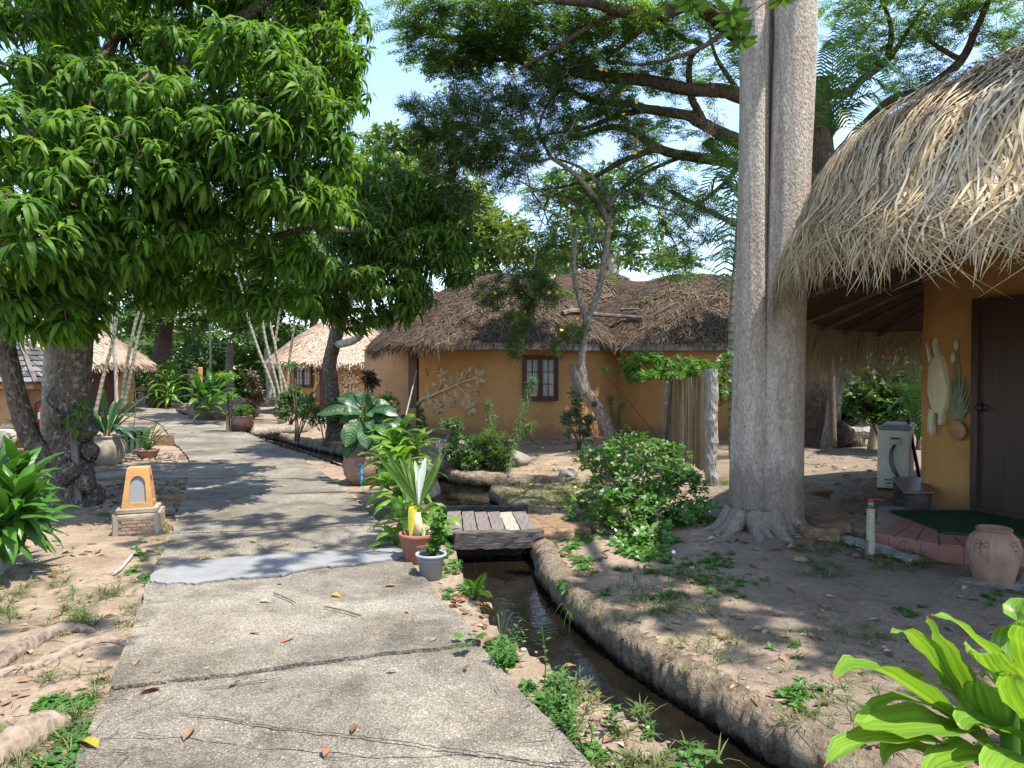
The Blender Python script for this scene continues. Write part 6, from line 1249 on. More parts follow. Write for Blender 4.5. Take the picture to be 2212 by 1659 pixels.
q = GG(318, 988)+Vector((0, 0, .15)); pinnate('feathery_plant', 'dark glossy plant of many upright small-leaved stalks in the terracotta bowl', q, [(q+Vector((.55*math.cos(a)*r_, .35*math.sin(a), h_)), .12) for a, r_, h_ in ((0,.9,.45),(.5,.7,.55),(1.,.5,.4),(1.6,.4,.5),(2.2,.6,.45),(2.8,.8,.5),(3.3,.9,.3),(3.9,.7,.2),(4.6,.5,.25),(5.2,.7,.2),(5.8,1.,.15),(6.1,1.1,.35),(.2,.45,.62))], M_MANGOD, .075, .03)
# tilted stone slab by the bowl
q = GG(338, 962); mb = MB(); mb.box(q+Vector((-.02, .4, .12)), (.42, .05, .24), rz=.2, jit=.02); tag(mb.build('leaning_slab', M_LAT), 'small tan stone slab propped between planter and path', 'stone')
# glazed brown jar
q = GG(523, 931); pot('glazed_jar', 'round dark brown glazed jar with a soft green herb on the right of the path', tuple(q), hollow([(.19, 0), (.22, .01), (.285, .12), (.305, .25), (.285, .36), (.255, .42), (.265, .44)], .04, .1), M_GLAZE, soil=(.21, .38))
t = T('herb', 'soft bright green herb spilling over the brown glazed jar', 'plant', tuple(q+Vector((0, 0, .42)))); mb = MB(); scatter(mb, gs, placements(blobpts(tuple(q+Vector((.04, 0, .58))), (.28, .25, .2), 190, 0), (.25, .5), 1.)); o = mb.build('foliage', M_CLIMB, t); o['kind'] = 'stuff'
# ribbed terracotta jar under the eave
q = GG(2146, 1258); rj = pot('ribbed_jar', 'dusty terracotta jar with ribbed shoulders standing before the tiled step', tuple(q), hollow([(.125, 0), (.135, .01), (.150, .08), (.172, .17), (.178, .22), (.175, .27), (.155, .335), (.120, .372), (.108, .378), (.118, .392), (.118, .402)], .022, .08), M_TERRAD, 132, lob=lambda a, z, i: 1+(.03*math.cos(a*22) if .18 < z < .35 else 0)+(.012*math.cos(i*3.) if .12 < z <= .18 else 0))
for a in (-2.6, -1.25): 
    c = Vector(q)+Vector((.172*math.cos(a), .172*math.sin(a), .30)); mb = MB()
    for k in range(5): b = 1.26*k; mb.blob(c+Vector((-math.sin(a)*.028*math.cos(b), math.cos(a)*.028*math.cos(b), .024*math.sin(b)-.005)), (.018, .014, .016), k, .1, 8, 6)
    mb.build('moulded_flower', M_TERRAD, rj)
mb = MB(); mb.lathe([(.119, .385), (.124, .393), (.119, .404), (.100, .404), (.096, .39)], q, 60, cap=False); mb.build('rim', M_TERRA, rj, smooth=True)
mb = MB(); mb.blob(q+Vector((-.02, -.02, -.03)), (.27, .2, .055), 5, .25, 18, 7); tag(mb.build('flat_stone', M_ROCK), 'flat worn stone under the ribbed terracotta jar', 'stone')
mb = MB(); mb.blob(GG(2205, 1262)+Vector((.04, 0, .03)), (.06, .05, .05), 9, .3); tag(mb.build('stone', M_ROCK), 'small tan stone at the right edge beside the ribbed jar', 'stone')
# terracotta flowerpot and grey plastic pot at the path edge
q = GG(901, 1208); FP = q; pot('terracotta_flowerpot', 'smooth terracotta flowerpot with a double rim holding the white-striped plant', tuple(q), hollow([(.095, 0), (.105, .005), (.135, .15), (.14, .165), (.135, .175), (.15, .215), (.158, .225), (.158, .25)], .022, .06), M_TERRA, soil=(.12, .2))
q = GG(931, 1240); GP = q; gp = pot('plastic_pot', 'grey plastic pot with a wide ribbed rim on the path edge', tuple(q), hollow([(.075, 0), (.085, .002), (.103, .16), (.107, .165), (.118, .175), (.121, .195)], .012, .05), M_GREYPL, 40, soil=(.095, .14))
mb = MB(); mb.lathe([(.122, .183), (.124, .19), (.122, .199), (.108, .199), (.106, .187)], q, 40, cap=False); mb.build('rim', simple('light_grey_plastic', (.36, .37, .40), None, 4, .5, .4, 0), gp, smooth=True)
# white-striped plant
top = FP+Vector((0, 0, .30)); SPt = T('striped_leaf_plant', 'tall pot plant with stiff green and white striped sword leaves', 'plant', tuple(FP+Vector((0, 0, .2)))); loc = Vector(SPt.location)
mb = MB(); mb.tube([loc, loc+Vector((.01, 0, .12)), loc+Vector((0, 0, .22))], [.05, .042, .03], 12, .08); mb.build('stem', M_RELIEF, SPt, smooth=True)
crop = lambda cx, cy: (719+cx*.2667, 829.5+cy*.2667)
dd_ = FP.y
for k, (pts, w, mm) in enumerate([([(680,1000),(640,850),(560,700),(455,590)],.075,M_STRIPE),([(685,990),(650,830),(600,700),(540,600)],.065,M_STRIPE),([(690,980),(660,820),(630,700),(625,560)],.06,M_STRIPE),([(690,980),(690,820),(690,720),(660,610)],.05,M_WHITELEAF),([(695,985),(710,820),(730,700),(755,580)],.06,M_WHITELEAF),([(700,990),(760,850),(810,720),(890,590)],.08,M_STRIPE),([(700,990),(770,830),(820,700),(875,545)],.06,M_STRIPE),
    ([(690,1000),(640,880),(540,740),(440,570)],.07,M_STRIPE),([(700,1000),(740,880),(790,770),(850,660)],.06,M_STRIPE),([(690,1000),(610,880),(500,740),(350,560)],.06,M_DRAC if 0 else M_STRIPE),([(685,1010),(650,985),(640,1080),(625,1275)],.075,M_YELLOWLEAF),([(700,1060),(750,1010),(830,960),(910,990)],.05,M_STRIPE),([(695,1100),(760,1150),(790,1200),(840,1260)],.035,M_RELIEF),([(700,1100),(725,1160),(735,1200),(730,1240)],.04,M_STRIPE)]):
    me = ribbon_me('leaf', [P(*crop(*p_), dd_-.02*k*(i/3)*.4+.02)-loc for i, p_ in enumerate(pts)], w, mm, .55, .25, 10, .01, side=Vector((1, 0, 0)) if pts[0][1]-pts[-1][1] > 50 or pts[-1][1] > 1200 else None); inst('leaf', me, SPt, Matrix())
# little basil-like plant in the grey pot
t = T('small_herb', 'small light green herb growing up from the grey plastic pot', 'plant', tuple(GP+Vector((0, 0, .14)))); mb = MB(); tq = Vector(t.location); sk_ = []
for a in range(7):
    e = P(*crop(random.uniform(770, 900), random.uniform(1060, 1330)), GP.y+random.uniform(-.05, .05)); mb.tube(curve([tq+Vector((.03, 0, 0)), tq.lerp(e, .5)+Vector((.02, 0, .02)), e], 4), .003, 4); sk_ += [tuple(tq.lerp(e, f)) for f in (.3, .45, .6, .75, .9, 1)]
mb.build('stem', M_CLIMB, t); mb = MB(); scatter(mb, [rosette(6, .05, .024, (0, .8), (.3, 1.), seed=3, n=3)], placements(sk_+[tuple(Vector(s)+Vector((random.uniform(-.05, .05), 0, random.uniform(-.04, .05)))) for s in sk_], (.7, 1.3), .8)); o = mb.build('foliage', M_CLIMB, t); o['kind'] = 'stuff'
# droopy leaves around the pot and behind it
leafy('droopy_dracaena', 'leafy clump with arching yellow-edged leaves spilling over the path around the flowerpot', 'plant', tuple(GG(888, 1185)), [(P(868,1125,6.9),18),(P(925,1130,7.0),15),(P(880,1100,7.2),14),(P(955,1150,6.9),10),(P(850,1165,6.75),12)], M_DRACY, .42, .09, 14, (.1, 1.1), (1.2, 2.4), wave=.05, ns=8, scs=(.6, 1.))
leafy('droopy_dracaena', 'taller clump of arching light green leaves between the speckled plant and the flowerpot', 'plant', tuple(GG(868, 1090)), [(P(868,1000,8.6),22),(P(848,960,9.0),22),(P(900,965,9.0),20),(P(872,935,9.3),18),(P(835,1010,8.5),18),(P(890,1040,8.4),18),(P(850,1060,8.3),16)], M_DRACY, .48, .10, 16, (.1, 1.2), (1., 2.2), stem=.02, wave=.05, ns=8, scs=(.7, 1.05))
# speckled big-leaf plant in the terracotta tub
q = GG(790, 1040); pot('terracotta_tub', 'large round terracotta tub under the speckled big-leaf plant', tuple(q), hollow([(.20, 0), (.23, .01), (.31, .14), (.33, .28), (.31, .38), (.325, .41)], .04, .1), M_TERRAD, soil=(.27, .34))
cD = P(778, 945, q.y); ce = q+Vector((0, 0, .4)); SPK = T('speckled_leaf_plant', 'plant with big dark green leaves speckled white, over the terracotta tub', 'plant', tuple(ce))
cr2 = lambda cx, cy: (497.7+cx*.2667, 553+cy*.2667)
for (bx_, by_, ex_x, ex_y, w, dp) in [(1060,1260,700,1285,.17,-.1),(1040,1240,870,1150,.16,.1),(1070,1220,905,1120,.14,.2),(1060,1200,1060,1100,.16,.2),(1120,1230,1160,1145,.20,-.1),(1100,1250,1170,1180,.15,.1),(1130,1250,1290,1200,.15,.1),(1140,1250,1360,1290,.16,-.1),(1110,1280,1150,1300,.14,-.3),(1060,1300,880,1350,.16,-.1),(1040,1340,935,1545,.26,-.4),(1090,1340,1100,1560,.22,-.45),(1110,1330,1145,1410,.13,-.4),(1040,1450,930,1640,.20,-.35),(1150,1330,1420,1390,.20,-.1),(1160,1360,1300,1460,.2,-.2),(1150,1300,1340,1240,.15,.2),(1060,1280,900,1280,.15,-.2),(1170,1320,1400,1340,.18,.2),(1130,1220,1210,1170,.13,.3),(1060,1250,980,1160,.14,.3),(1120,1400,1240,1520,.18,-.2)]:
    e = P(*cr2(ex_x, ex_y), q.y+dp); b = P(*cr2(bx_, by_), q.y+dp*.3); o_ = ce+Vector((0, 0, .05)); mid = b.lerp(e, .5)+Vector((0, -.03, .05)); sd__ = (e-b).cross(Vector((0, -1, .7)))
    inst('leaf', ribbon_me('leaf', [p_-ce for p_ in (b, mid, b.lerp(e, .8)+Vector((0, -.02, .02)), e)], w*1.05, M_DIEFF, .42, .10, 12, .01, side=sd__), SPK, Matrix()); mb = MB(); mb.tube([o_, o_.lerp(b, .5)+Vector((0, 0, .04)), b], .010, 5); mb.build('stalk', M_CLIMB, SPK)
# shrubs built from twiggy clouds
def shrub(name, label, base, blobs, m, tpl, sc, stems=5, r=.008, cat='shrub', mt=None, flowers=None, nt_=4):
    t = T(name, label, cat, tuple(base)); bl = [vb(*b) for b in blobs]; pts = np.concatenate([blobpts(c, r_, n, .05) for c, r_, n in bl]); mb = MB(); b = Vector(base); sk = []
    pts[:, 2] = np.maximum(pts[:, 2], .03)
    for i in range(stems):
        e = Vector(random.choice(bl)[0])+Vector((random.uniform(-.1, .1), random.uniform(-.1, .1), 0)); c = curve([b+Vector((random.uniform(-.06, .06), random.uniform(-.05, .05), -.02)), b.lerp(e, .5)+Vector((random.uniform(-.05, .05), 0, .03)), e], 5); mb.tube(c, [lerp(r*1.6, r*.6, j/(len(c)-1)) for j in range(len(c))], 5); sk += [tuple(p) for p in c[3:]]
    ex = grow(mb, sk, pts[::nt_], r*.6, r*.25, .3, 3); mb.build('stems', mt or M_TWIG, t)
    mb = MB(); scatter(mb, tpl, placements(pts, sc, .9)); o = mb.build('foliage', m, t); o['kind'] = 'stuff'; return t, pts
jas = [rosette(6, .062, .040, (-.1, .9), (.2, .8), seed=40+i, n=3) for i in range(4)]
JB, jp = shrub('jasmine_bush', 'rounded green jasmine bush with small white flowers left of the twin trunk', GG(1400, 1190), [(1300,1000,60,45,8.2,.35,95),(1370,965,70,45,8.8,.4,90),(1380,1050,90,60,7.8,.45,170),(1460,1040,70,50,7.8,.4,120),(1350,1110,90,60,7.2,.4,150),(1440,1120,90,60,7.2,.4,150),(1400,1180,80,50,6.7,.35,110),(1500,1110,50,60,7.2,.3,60),(1290,1080,50,50,7.6,.3,50),(1370,1225,60,30,6.4,.25,45),(1540,1150,25,40,7.,.2,22),(1250,1100,40,40,7.6,.2,24),(1410,1240,50,25,6.2,.2,25)], M_JAS, jas, (.8, 1.3), 14, .008)
FW = flower_me('flower', .018, M_PETALW, 5, .35)
for x, y in ((1385,1213),(1407,1228),(1403,1240),(1455,1192),(1380,1240),(1330,1145),(1388,1096),(1420,1052),(1533,1105),(1230,1278),(1300,1060),(1460,1090)): inst('flower', FW, JB, Matrix.Translation(P(x, y, 6.15 if y > 1180 else 6.8)-Vector(JB.location))@Euler((.9, random.uniform(-.4, .4), random.uniform(0, 6))).to_matrix().to_4x4())
shrub('pinnate_shrub', 'low shrub with compound leaves behind the jasmine bush', GG(1400, 1010), [(1400,965,70,20,9.8,.3,45),(1440,985,50,30,9.6,.3,45),(1350,975,40,25,9.8,.3,30)], M_JAS, jas, (.9, 1.3), 6)
# climber on the reed screen
cl, _ = shrub('flowering_climber', 'light green climber with compound leaves sprawling over the reed screen top', G(1440, 966), [(1400,775,50,18,13.4,.5,60),(1460,790,60,22,13,.6,85),(1520,800,40,25,11.5,.4,60),(1380,810,35,25,13.4,.4,40),(1350,790,18,30,13.6,.3,22),(1430,810,60,12,12.6,.4,40),(1555,840,14,30,10.6,.2,16),(1310,800,12,15,13.4,.1,4),(1570,780,12,40,10.6,.2,12),(1590,850,10,20,10.6,.1,8)], M_CLIMB, [rosette(7, .085, .04, (-.3, .6), (.3, .9), seed=50+i, n=3) for i in range(4)], (.8, 1.3), 7, .008, 'climber')
# variegated shrub, right of window
shrub('variegated_shrub', 'thin-stemmed shrub with cream-edged leaves under the window, left of the leaning tree', GG(1247, 976), [(1245,860,14,40,14.4,.15,26),(1240,900,22,30,14.4,.2,34),(1262,930,18,18,14.4,.2,24),(1222,905,14,14,14.4,.1,14),(1270,905,14,12,14.4,.1,12),(1230,940,12,14,14.4,.1,10)], M_VARI, [rosette(6, .12, .05, (0, .9), (.2, .8), seed=60+i, n=3) for i in range(3)], (.8, 1.2), 4, .014)
# small-leaved bush with the boulders
def rock(label, px, py, r, seed, m=M_ROCK, lift=.3, amp=.22, y=None):
    q = GG(px, py); mb = MB(); mb.blob((q.x, q.y+r[1]*.6, r[2]*lift), r, seed, amp, 22, 14); return tag(mb.build('boulder', m, smooth=True), label, 'boulder')
rock('pale rounded boulder by the canal bend under the small-leaved bush', 972, 1012, (.34, .30, .30), 3, lift=.7)
rock('rough dark boulder at the near side of the canal bend behind the lime leaves', 905, 1062, (.26, .22, .28), 7)
rock('long low boulder right of the small-leaved bush', 1090, 1008, (.44, .3, .20), 12)
rock('big brown sloping boulder beside the far path bend', 462, 904, (1.0, .7, .62), 5, M_ROCKB, .5, .15)
rock('rounded brown boulder touching the big sloping one, left of the glazed jar', 502, 905, (.75, .6, .50), 9, M_ROCKB, .4, .12)
rock('low tan boulder at the inner side of the far path bend', 408, 893, (.55, .4, .26), 15, M_ROCKB, .3, .15)
rock('small pale stone at the end of the canal side branch', 1228, 1034, (.14, .12, .10), 2, lift=.4); rock('little rounded stone behind the branch end of the canal', 1208, 1022, (.10, .08, .07), 6, lift=.4)
shrub('small_leaved_bush', 'fine small-leaved bush growing between the canal boulders', GG(1000, 1015), [(985,930,22,30,12,.25,50),(1000,975,35,40,12,.3,110),(965,915,18,12,12.1,.2,24),(1015,1000,30,28,11.8,.3,80),(975,980,25,30,11.8,.2,50)], M_SHRUB, [rosette(6, .06, .028, (0, .9), (.2, .8), seed=70+i, n=2) for i in range(3)], (.8, 1.4), 7)
shrub('small_leaved_bush', 'loose tall bush of small round leaves beside the porch pole', GG(838, 985), [(840,880,22,40,13,.25,80),(850,930,26,40,13,.3,90),(870,920,16,30,13,.2,40),(830,960,24,24,12.8,.3,50)], M_SHRUB, [rosette(6, .07, .035, (0, .9), (.2, .8), seed=75+i, n=2) for i in range(3)], (.8, 1.4), 7)
shrub('small_leaved_bush', 'thin upright seedling bush before the carved flower wall', GG(912, 960), [(907,895,10,30,15,.1,30),(915,925,12,20,15,.1,24)], M_SHRUB, [rosette(6, .07, .03, (0, .9), (.2, .8), seed=78, n=2)], (.8, 1.3), 3)
shrub('clipped_bush', 'dense twiggy bush at the foot of the ringed canes', G(628, 915), [(620,870,25,25,21,.4,120),(640,855,22,22,21.2,.4,100),(655,885,22,20,21,.4,90),(610,895,18,14,20.8,.3,50)], M_FARM, gs, (.5, .9), 16, .012)
for lab, px, py, d, m, bl in (('dark red-green cordyline clump left of the ringed canes', 540, 925, 20.5, M_REDLEAF, [(545,830,16,30,20.5,.3,50),(535,880,18,20,20.5,.3,40),(560,860,16,24,20.5,.3,36)]),('red-stemmed bushy plant with dark leaves before the neighbour flower wall', 800, 960, 15, M_REDLEAF, [(800,825,18,14,15,.25,26),(795,812,14,10,15,.2,18)]),
    ('yellowish croton on bare stems behind the glazed jar', 495, 925, 19.5, M_DRACY, [(490,815,20,10,19.5,.3,26),(500,855,10,10,19.5,.2,10)]),('narrow young cordyline before the neighbour hut window', 640, 955, 17, M_SHRUB, [(632,792,16,6,17,.2,16),(668,865,22,8,16.4,.2,22)]),('thin-stalked seedling row along the far canal, in front of the second mango', 700, 965, 16, M_SHRUB, [(690,900,40,30,16,.5,90),(740,890,40,30,15.6,.5,90),(800,900,30,40,15.2,.4,70)])):
    shrub('young_plant', lab, (P(px, py, d).x, d, 0), bl, m, [rosette(7, .22, .045, (.1, 1.), (.4, 1.2), seed=80+i, n=3) for i in range(3)], (.5, .9), 7, .012, 'plant')
# saplings of oleander with bottle-brush leaves in front of the house
def sapling(label, base, pts, m=M_OLEL, L=.14, den=1.):
    t = T('oleander_sapling', label, 'sapling', tuple(base)); mb = MB(); c = curve([Vector(base)]+pts, 8); mb.tube(c, [lerp(.010, .003, i/(len(c)-1)) for i in range(len(c))], 5); mb.build('stem', M_TWIG, t); mb = MB(); pp = []
    for i in range(4, len(c)): pp += [tuple(c[i].lerp(c[i-1], f)) for f in (.2, .6, .9)]
    scatter(mb, [rosette(7, L, .010, (-.3, .7), (.4, 1.1), seed=i, n=3) for i in range(3)], placements(pp, (.7, 1.2), .7)); o = mb.build('foliage', m, t); o['kind'] = 'stuff'
sapling('tallest lime-green oleander whip, before the house window', GG(1098, 1030), [P(1110,960,11.6),P(1125,900,11.8),P(1140,850,12),P(1152,815,12)])
sapling('oleander whip with drooping tip before the carved flower wall corner', GG(1062, 1012), [P(1062,950,12.2),P(1058,900,12.4),P(1052,865,12.4)])
sapling('short oleander whip leaning right, beside the tall whip', GG(1092, 1028), [P(1110,960,12),P(1135,930,12),P(1150,915,12)])
sapling('green oleander whip standing right of the leaning trunk', GG(1322, 965), [P(1325,910,15),P(1318,870,15),P(1322,855,15)]); sapling('second green whip just right of the leaning trunk', GG(1338, 968), [P(1335,910,15.2),P(1340,880,15.2),P(1350,868,15.2)])
shrub('oleander_thicket', 'low tangle of grey-green oleander leaves hanging over the canal bend', GG(1060, 1015), [(1060,960,40,30,12,.3,50),(1080,990,30,25,11.8,.3,40),(1040,985,28,30,12,.3,34)], M_OLE, whorl, (.9, 1.3), 7)
# far plants
leafy('dracaena', 'bright yellow-green drooping dracaena by the far bend of the path', 'plant', tuple(G(366, 872)), [(P(366,800,33),22),(P(355,820,32.6),20),(P(378,822,32.6),20),(P(345,840,32.4),14),(P(366,850,32.2),16)], M_DRACY, 1.0, .12, 14, (.0, 1.3), (1., 2.4), ns=6, wave=.02)
leafy('heliconia', 'big-leaved green clump in front of the brown boulders', 'plant', tuple(G(440, 900)), [(P(440,860,22.5),12),(P(455,835,22.8),12),(P(430,850,22.4),10),(P(470,845,23),10),(P(450,880,22.3),8)], M_DRAC, .75, .2, 14, (.3, 1.2), (.4, 1.4), stem=.02, ns=6)
leafy('cordyline', 'small palm-like plant beside the terracotta tub stem', 'plant', tuple(GG(750, 965)), [(P(748,900,15),12),(P(668,868,16),10)], M_SHRUB, .4, .05, 14, (.1, 1.2), (.5, 1.5), stem=.012, ns=6)
leafy('leafy_pot_plant', 'green plant beside the white pot by the tiled store', 'plant', tuple(GG(50, 985)), [(P(40,930,12),14),(P(62,945,11.8),10)], M_DRAC, .40, .05, 14, (.1, 1.2), (.5, 1.6), ns=6)
q = P(6, 950, 12.4); pot('white_pot', 'rounded white pot at the left edge before the tiled store', (q.x, q.y, q.z-.15), hollow([(.12, 0), (.17, .03), (.20, .16), (.19, .26), (.16, .31)], .03, .06), M_CREAM)
mb = MB(); mb.box((q.x+.1, q.y, (q.z-.16)/2), (.95, .5, q.z-.17)); tag(mb.build('plinth', M_LAT, bevel=.02), 'low brown plinth under the white pot at the left edge', 'plinth')
# grass mounds far
# ================================================================ LAMPS
def bollard(label, q, s=1., pyramid=False, rz=0.):
    t = T('garden_lamp', label, 'lamp', tuple(q)); b = Vector(q); Rz = Matrix.Rotation(rz, 3, 'Z')
    def B(c, d, **k): return (b+Rz@(Vector(c)*s), tuple(x*s for x in d), k)
    mb = MB(); c, d, k = B((0, 0, .095), (.42, .42, .23)); mb.box(c, d, rz=rz, jit=.004*s); mb.build('plinth', M_CEM, t, bevel=.012*s)
    for sd__ in (0, 1, 2, 3):
        o = Matrix.Rotation(sd__*math.pi/2+rz, 3, 'Z')
        for r_ in range(5):
            off = (r_ % 2)*.05; xs = [-.13, -.045, .045, .13] if r_ % 2 == 0 else [-.09, 0, .09]
            for x in xs:
                w = .080 if r_ % 2 == 0 else .085; mb = MB(); mb.box(b+o@(Vector((x, -.211, .035+r_*.033))*s), tuple(v*s for v in (w, .016, .026)), rz=sd__*math.pi/2+rz, jit=.002*s); mb.build('brick', M_BRICK, t)
        for x in (-.185, .185): mb = MB(); mb.box(b+o@(Vector((x*.99, -.196, .095))*s), tuple(v*s for v in (.045, .045, .228)), rz=sd__*math.pi/2+rz); mb.build('corner_post', M_CEM, t)
    mb = MB(); c, d, k = B((0, 0, .235), (.38, .38, .05)); mb.box(c, d, rz=rz, jit=.004*s); mb.build('cap_slab', M_CEM, t, bevel=.01*s)
    def ring(h, z): return [b+Rz@(Vector((x*h, y*h, z))*s) for x, y in ((-1, -1), (1, -1), (1, 1), (-1, 1))]
    mb = MB(); lo, hi = ring(.145, .26), ring(.098, .66); i_lo, i_hi = ring(.12, .30), ring(.085, .62)
    # four faces with an arched opening each
    for f in range(4):
        a, b_, c_, d_ = lo[f], lo[(f+1) % 4], hi[(f+1) % 4], hi[f]; cen = (a+b_+c_+d_)/4; inn = ((lo[0]+lo[2])/2-(a+b_)/2).normalized()
        def pt(u, v): return a.lerp(b_, u).lerp(d_.lerp(c_, u), v)
        arch = [(.20, .14), (.80, .14), (.80, .62)]+[(.5+.30*math.cos(g), .62+.19*math.sin(g)) for g in np.linspace(0, math.pi, 9)[1:-1]]+[(.20, .62)]
        outer = [(0, 0), (1, 0), (1, .62)]+[(1, .72), (1, .85), (1, 1), (.5, 1), (0, 1), (0, .85), (0, .72)][:7]+[(0, .62)]
        outer = [(0, 0), (1, 0), (1, .62), (1, .76), (1, .9), (.8, 1), (.5, 1), (.2, 1), (0, .9), (0, .76), (0, .62)]; arch = [(.20, .14), (.80, .14), (.80, .62)]+[(.5+.30*math.cos(g), .62+.19*math.sin(g)) for g in np.linspace(0, math.pi, 9)[1:-1]]+[(.20, .62)]
        n = len(outer); V = [pt(*u) for u in outer]+[pt(*u) for u in arch]+[pt(*u)+inn*.03*s for u in arch]
        na = len(arch); Fs = [(i, (i+1) % n, n+(i+1) % n, n+i) for i in range(n)]+[(n+i, n+(i+1) % n, 2*n+(i+1) % n, 2*n+i) for i in range(n)] if n == na else []
        Fs += [(0, n, n, 0)][:0]; mb.add(V, Fs+[(5, 6, n+5, n+5)][:0]); 
        mp = MB(); mp.add([pt(*u)+inn*.022*s for u in arch], [tuple(range(na))]); mp.build('pane', M_FROST, t)
    # the little triangles left at the two upper corners
    for f in range(4):
        a, b_, c_, d_ = lo[f], lo[(f+1) % 4], hi[(f+1) % 4], hi[f]
        def pt(u, v): return a.lerp(b_, u).lerp(d_.lerp(c_, u), v)
        mb.add([pt(1, .9), pt(1, 1), pt(.8, 1), pt(0, .9), pt(.2, 1), pt(0, 1)], [(0, 1, 2), (3, 4, 5)])
    mb.add(hi, [(0, 1, 2, 3)]); mb.build('housing', M_OCHRE, t)
    if pyramid:
        e = ring(.30, .66); mb = MB(); mb.add(e+[b+Rz@(Vector((0, 0, .98))*s)], [(0, 1, 4), (1, 2, 4), (2, 3, 4), (3, 0, 4), (3, 2, 1, 0)]); mb.build('roof', M_TERRA, t)
    return t
q = G(285, 1146); q.z = gz(q.x, q.y); q.y += .15; bollard('ochre garden lamp with arched grey panes on a brick plinth beside the path', q, 1., False, .34)
q = G(307, 873); bollard('small lamp with a pyramid roof at the far bend of the path', q, 1.0, True, .1)
# orange sign board and post
sd0 = G(414, 872); x_ = lambda px, d: (px-CX)/F*d
t = T('sign_board', 'rusty orange board standing among plants beyond the far bend', 'sign', (x_(414, 33), 33, 0)); mb = MB(); mb.box((x_(414, 33), 33, 1.42), (.36, .06, .58)); mb.build('board', M_TERRA, t, bevel=.02); mb = MB(); mb.box((x_(414, 33), 33.05, .55), (.07, .05, 1.2)); mb.build('post', M_TERRA, t)
t = T('orange_post', 'square orange post right of the rusty sign board', 'post', (x_(433, 32), 32, 0)); mb = MB(); mb.box((x_(433, 32), 32, .9), (.15, .15, 1.8)); mb.build('post', M_OCHRE, t, bevel=.02); mb = MB(); mb.box((x_(433, 32), 31.9, 1.5), (.06, .05, .06)); mb.build('bracket', M_METAL, t)
mb = MB(); mb.tube([(x_(455, 27), 27, 0), (x_(455, 27), 27, 3.4)], .035, 8); tag(mb.build('metal_pole', M_METAL), 'thin grey metal pole in front of the far trees', 'pole')
mb = MB(); mb.tube([P(875, 905, 16.5), P(900, 800, 17.2)], .018, 6); tag(mb.build('leaning_pole', M_FASCIA), 'thin pale pole leaning against the porch beside the carved flowers', 'pole')
# ================================================================ BRIDGE, BLOCKS, SCREEN
zb_ = .075
def bp(cx, cy, z=zb_): return G(*crop(cx, cy), z)
BRD = T('plank_bridge', 'little footbridge of weathered grey planks over the canal', 'bridge', tuple(bp(1300, 1130)))
for k, (a, b, c, d) in enumerate([(930,1036,905,1048),(1048,1138,1062,1172),(1146,1240,1186,1294),(1250,1344,1304,1404),(1350,1446,1414,1526),(1454,1562,1538,1640)]):
    P4 = [bp(c, 1206), bp(d, 1200), bp(b, 1032), bp(a, 1038)]; mb = MB(); th = .045; dzz = random.uniform(-.006, .006)
    n_ = 8; V = []
    for z in (0, -th):
        for i in range(n_+1):
            f = i/n_; l, r = P4[0].lerp(P4[3], f), P4[1].lerp(P4[2], f); j = random.uniform(-.004, .004); V += [l+Vector((j, 0, z+dzz)), r+Vector((j, 0, z+dzz))]
    m1 = 2*(n_+1); Fs = [(2*i, 2*i+1, 2*i+3, 2*i+2) for i in range(n_)]+[(m1+2*i, m1+2*i+2, m1+2*i+3, m1+2*i+1) for i in range(n_)]+[(2*i, 2*i+2, m1+2*i+2, m1+2*i) for i in range(n_)]+[(2*i+1, m1+2*i+1, m1+2*i+3, 2*i+3) for i in range(n_)]+[(0, m1, m1+1, 1), (2*n_, 2*n_+1, m1+2*n_+1, m1+2*n_)]
    mb.add(V, Fs); mb.build('plank', M_PALEPLANK if k == 4 else M_PLANK, BRD)
def beam(name, p, q, hz, w, m, parent, jit=.008, n=14):
    p, q = Vector(p), Vector(q); u = (q-p).normalized(); s = Vector((-u.y, u.x, 0)).normalized(); V = []
    for i in range(n+1):
        c = p.lerp(q, i/n)
        for a, b in ((-1,-1),(-1,-.3),(-1,.3),(-1,1),(0,1),(1,1),(1,-1),(0,-1)): V.append(c+s*(w/2*a+random.uniform(-jit, jit))+Vector((0, 0, hz/2*b+random.uniform(-jit, jit))))
    mb = MB(); mb.add([tuple(v) for v in V], [(i*8+j, (i+1)*8+j, (i+1)*8+(j+1) % 8, i*8+(j+1) % 8) for i in range(n) for j in range(8)]+[tuple(range(7, -1, -1)), tuple(n*8+j for j in range(8))]); return mb.build(name, m, parent)
fa, fb_ = bp(985, 1212), bp(1704, 1196); beam('front_beam', Vector((fa.x, fa.y-.05, .022)), Vector((fb_.x, fb_.y-.05, .028)), .15, .12, M_BEAM, BRD); beam('rear_beam', bp(900, 1030, .03), bp(1575, 1018, .03), .10, .09, M_BEAM, BRD)
BK = T('laterite_steps', 'tan laterite blocks laid in a row from the footbridge to the right', 'stepping stones', tuple(bp(1800, 1100, 0)))
for (x, y, w, d, rz) in ((1690,1135,.42,.62,-.15),(1880,1100,.36,.42,-.3),(2000,1075,.30,.44,-.25),(1970,1170,.34,.30,-.2),(2100,1150,.34,.4,-.3),(2230,1110,.3,.4,-.2),(2280,1180,.34,.34,-.1),(2150,1060,.32,.3,-.3),(1800,1220,.36,.22,-.1)):
    q = bp(x, y, .03); mb = MB(); mb.box((q.x, q.y, .0), (w, d, .13), rz=rz, jit=.018); o = mb.build('block', M_LAT, BK, bevel=.02)
BK2 = T('broken_blocks', 'dark weathered laterite blocks lying behind the twin trunk roots', 'stone blocks', tuple(G(1800, 1130)))
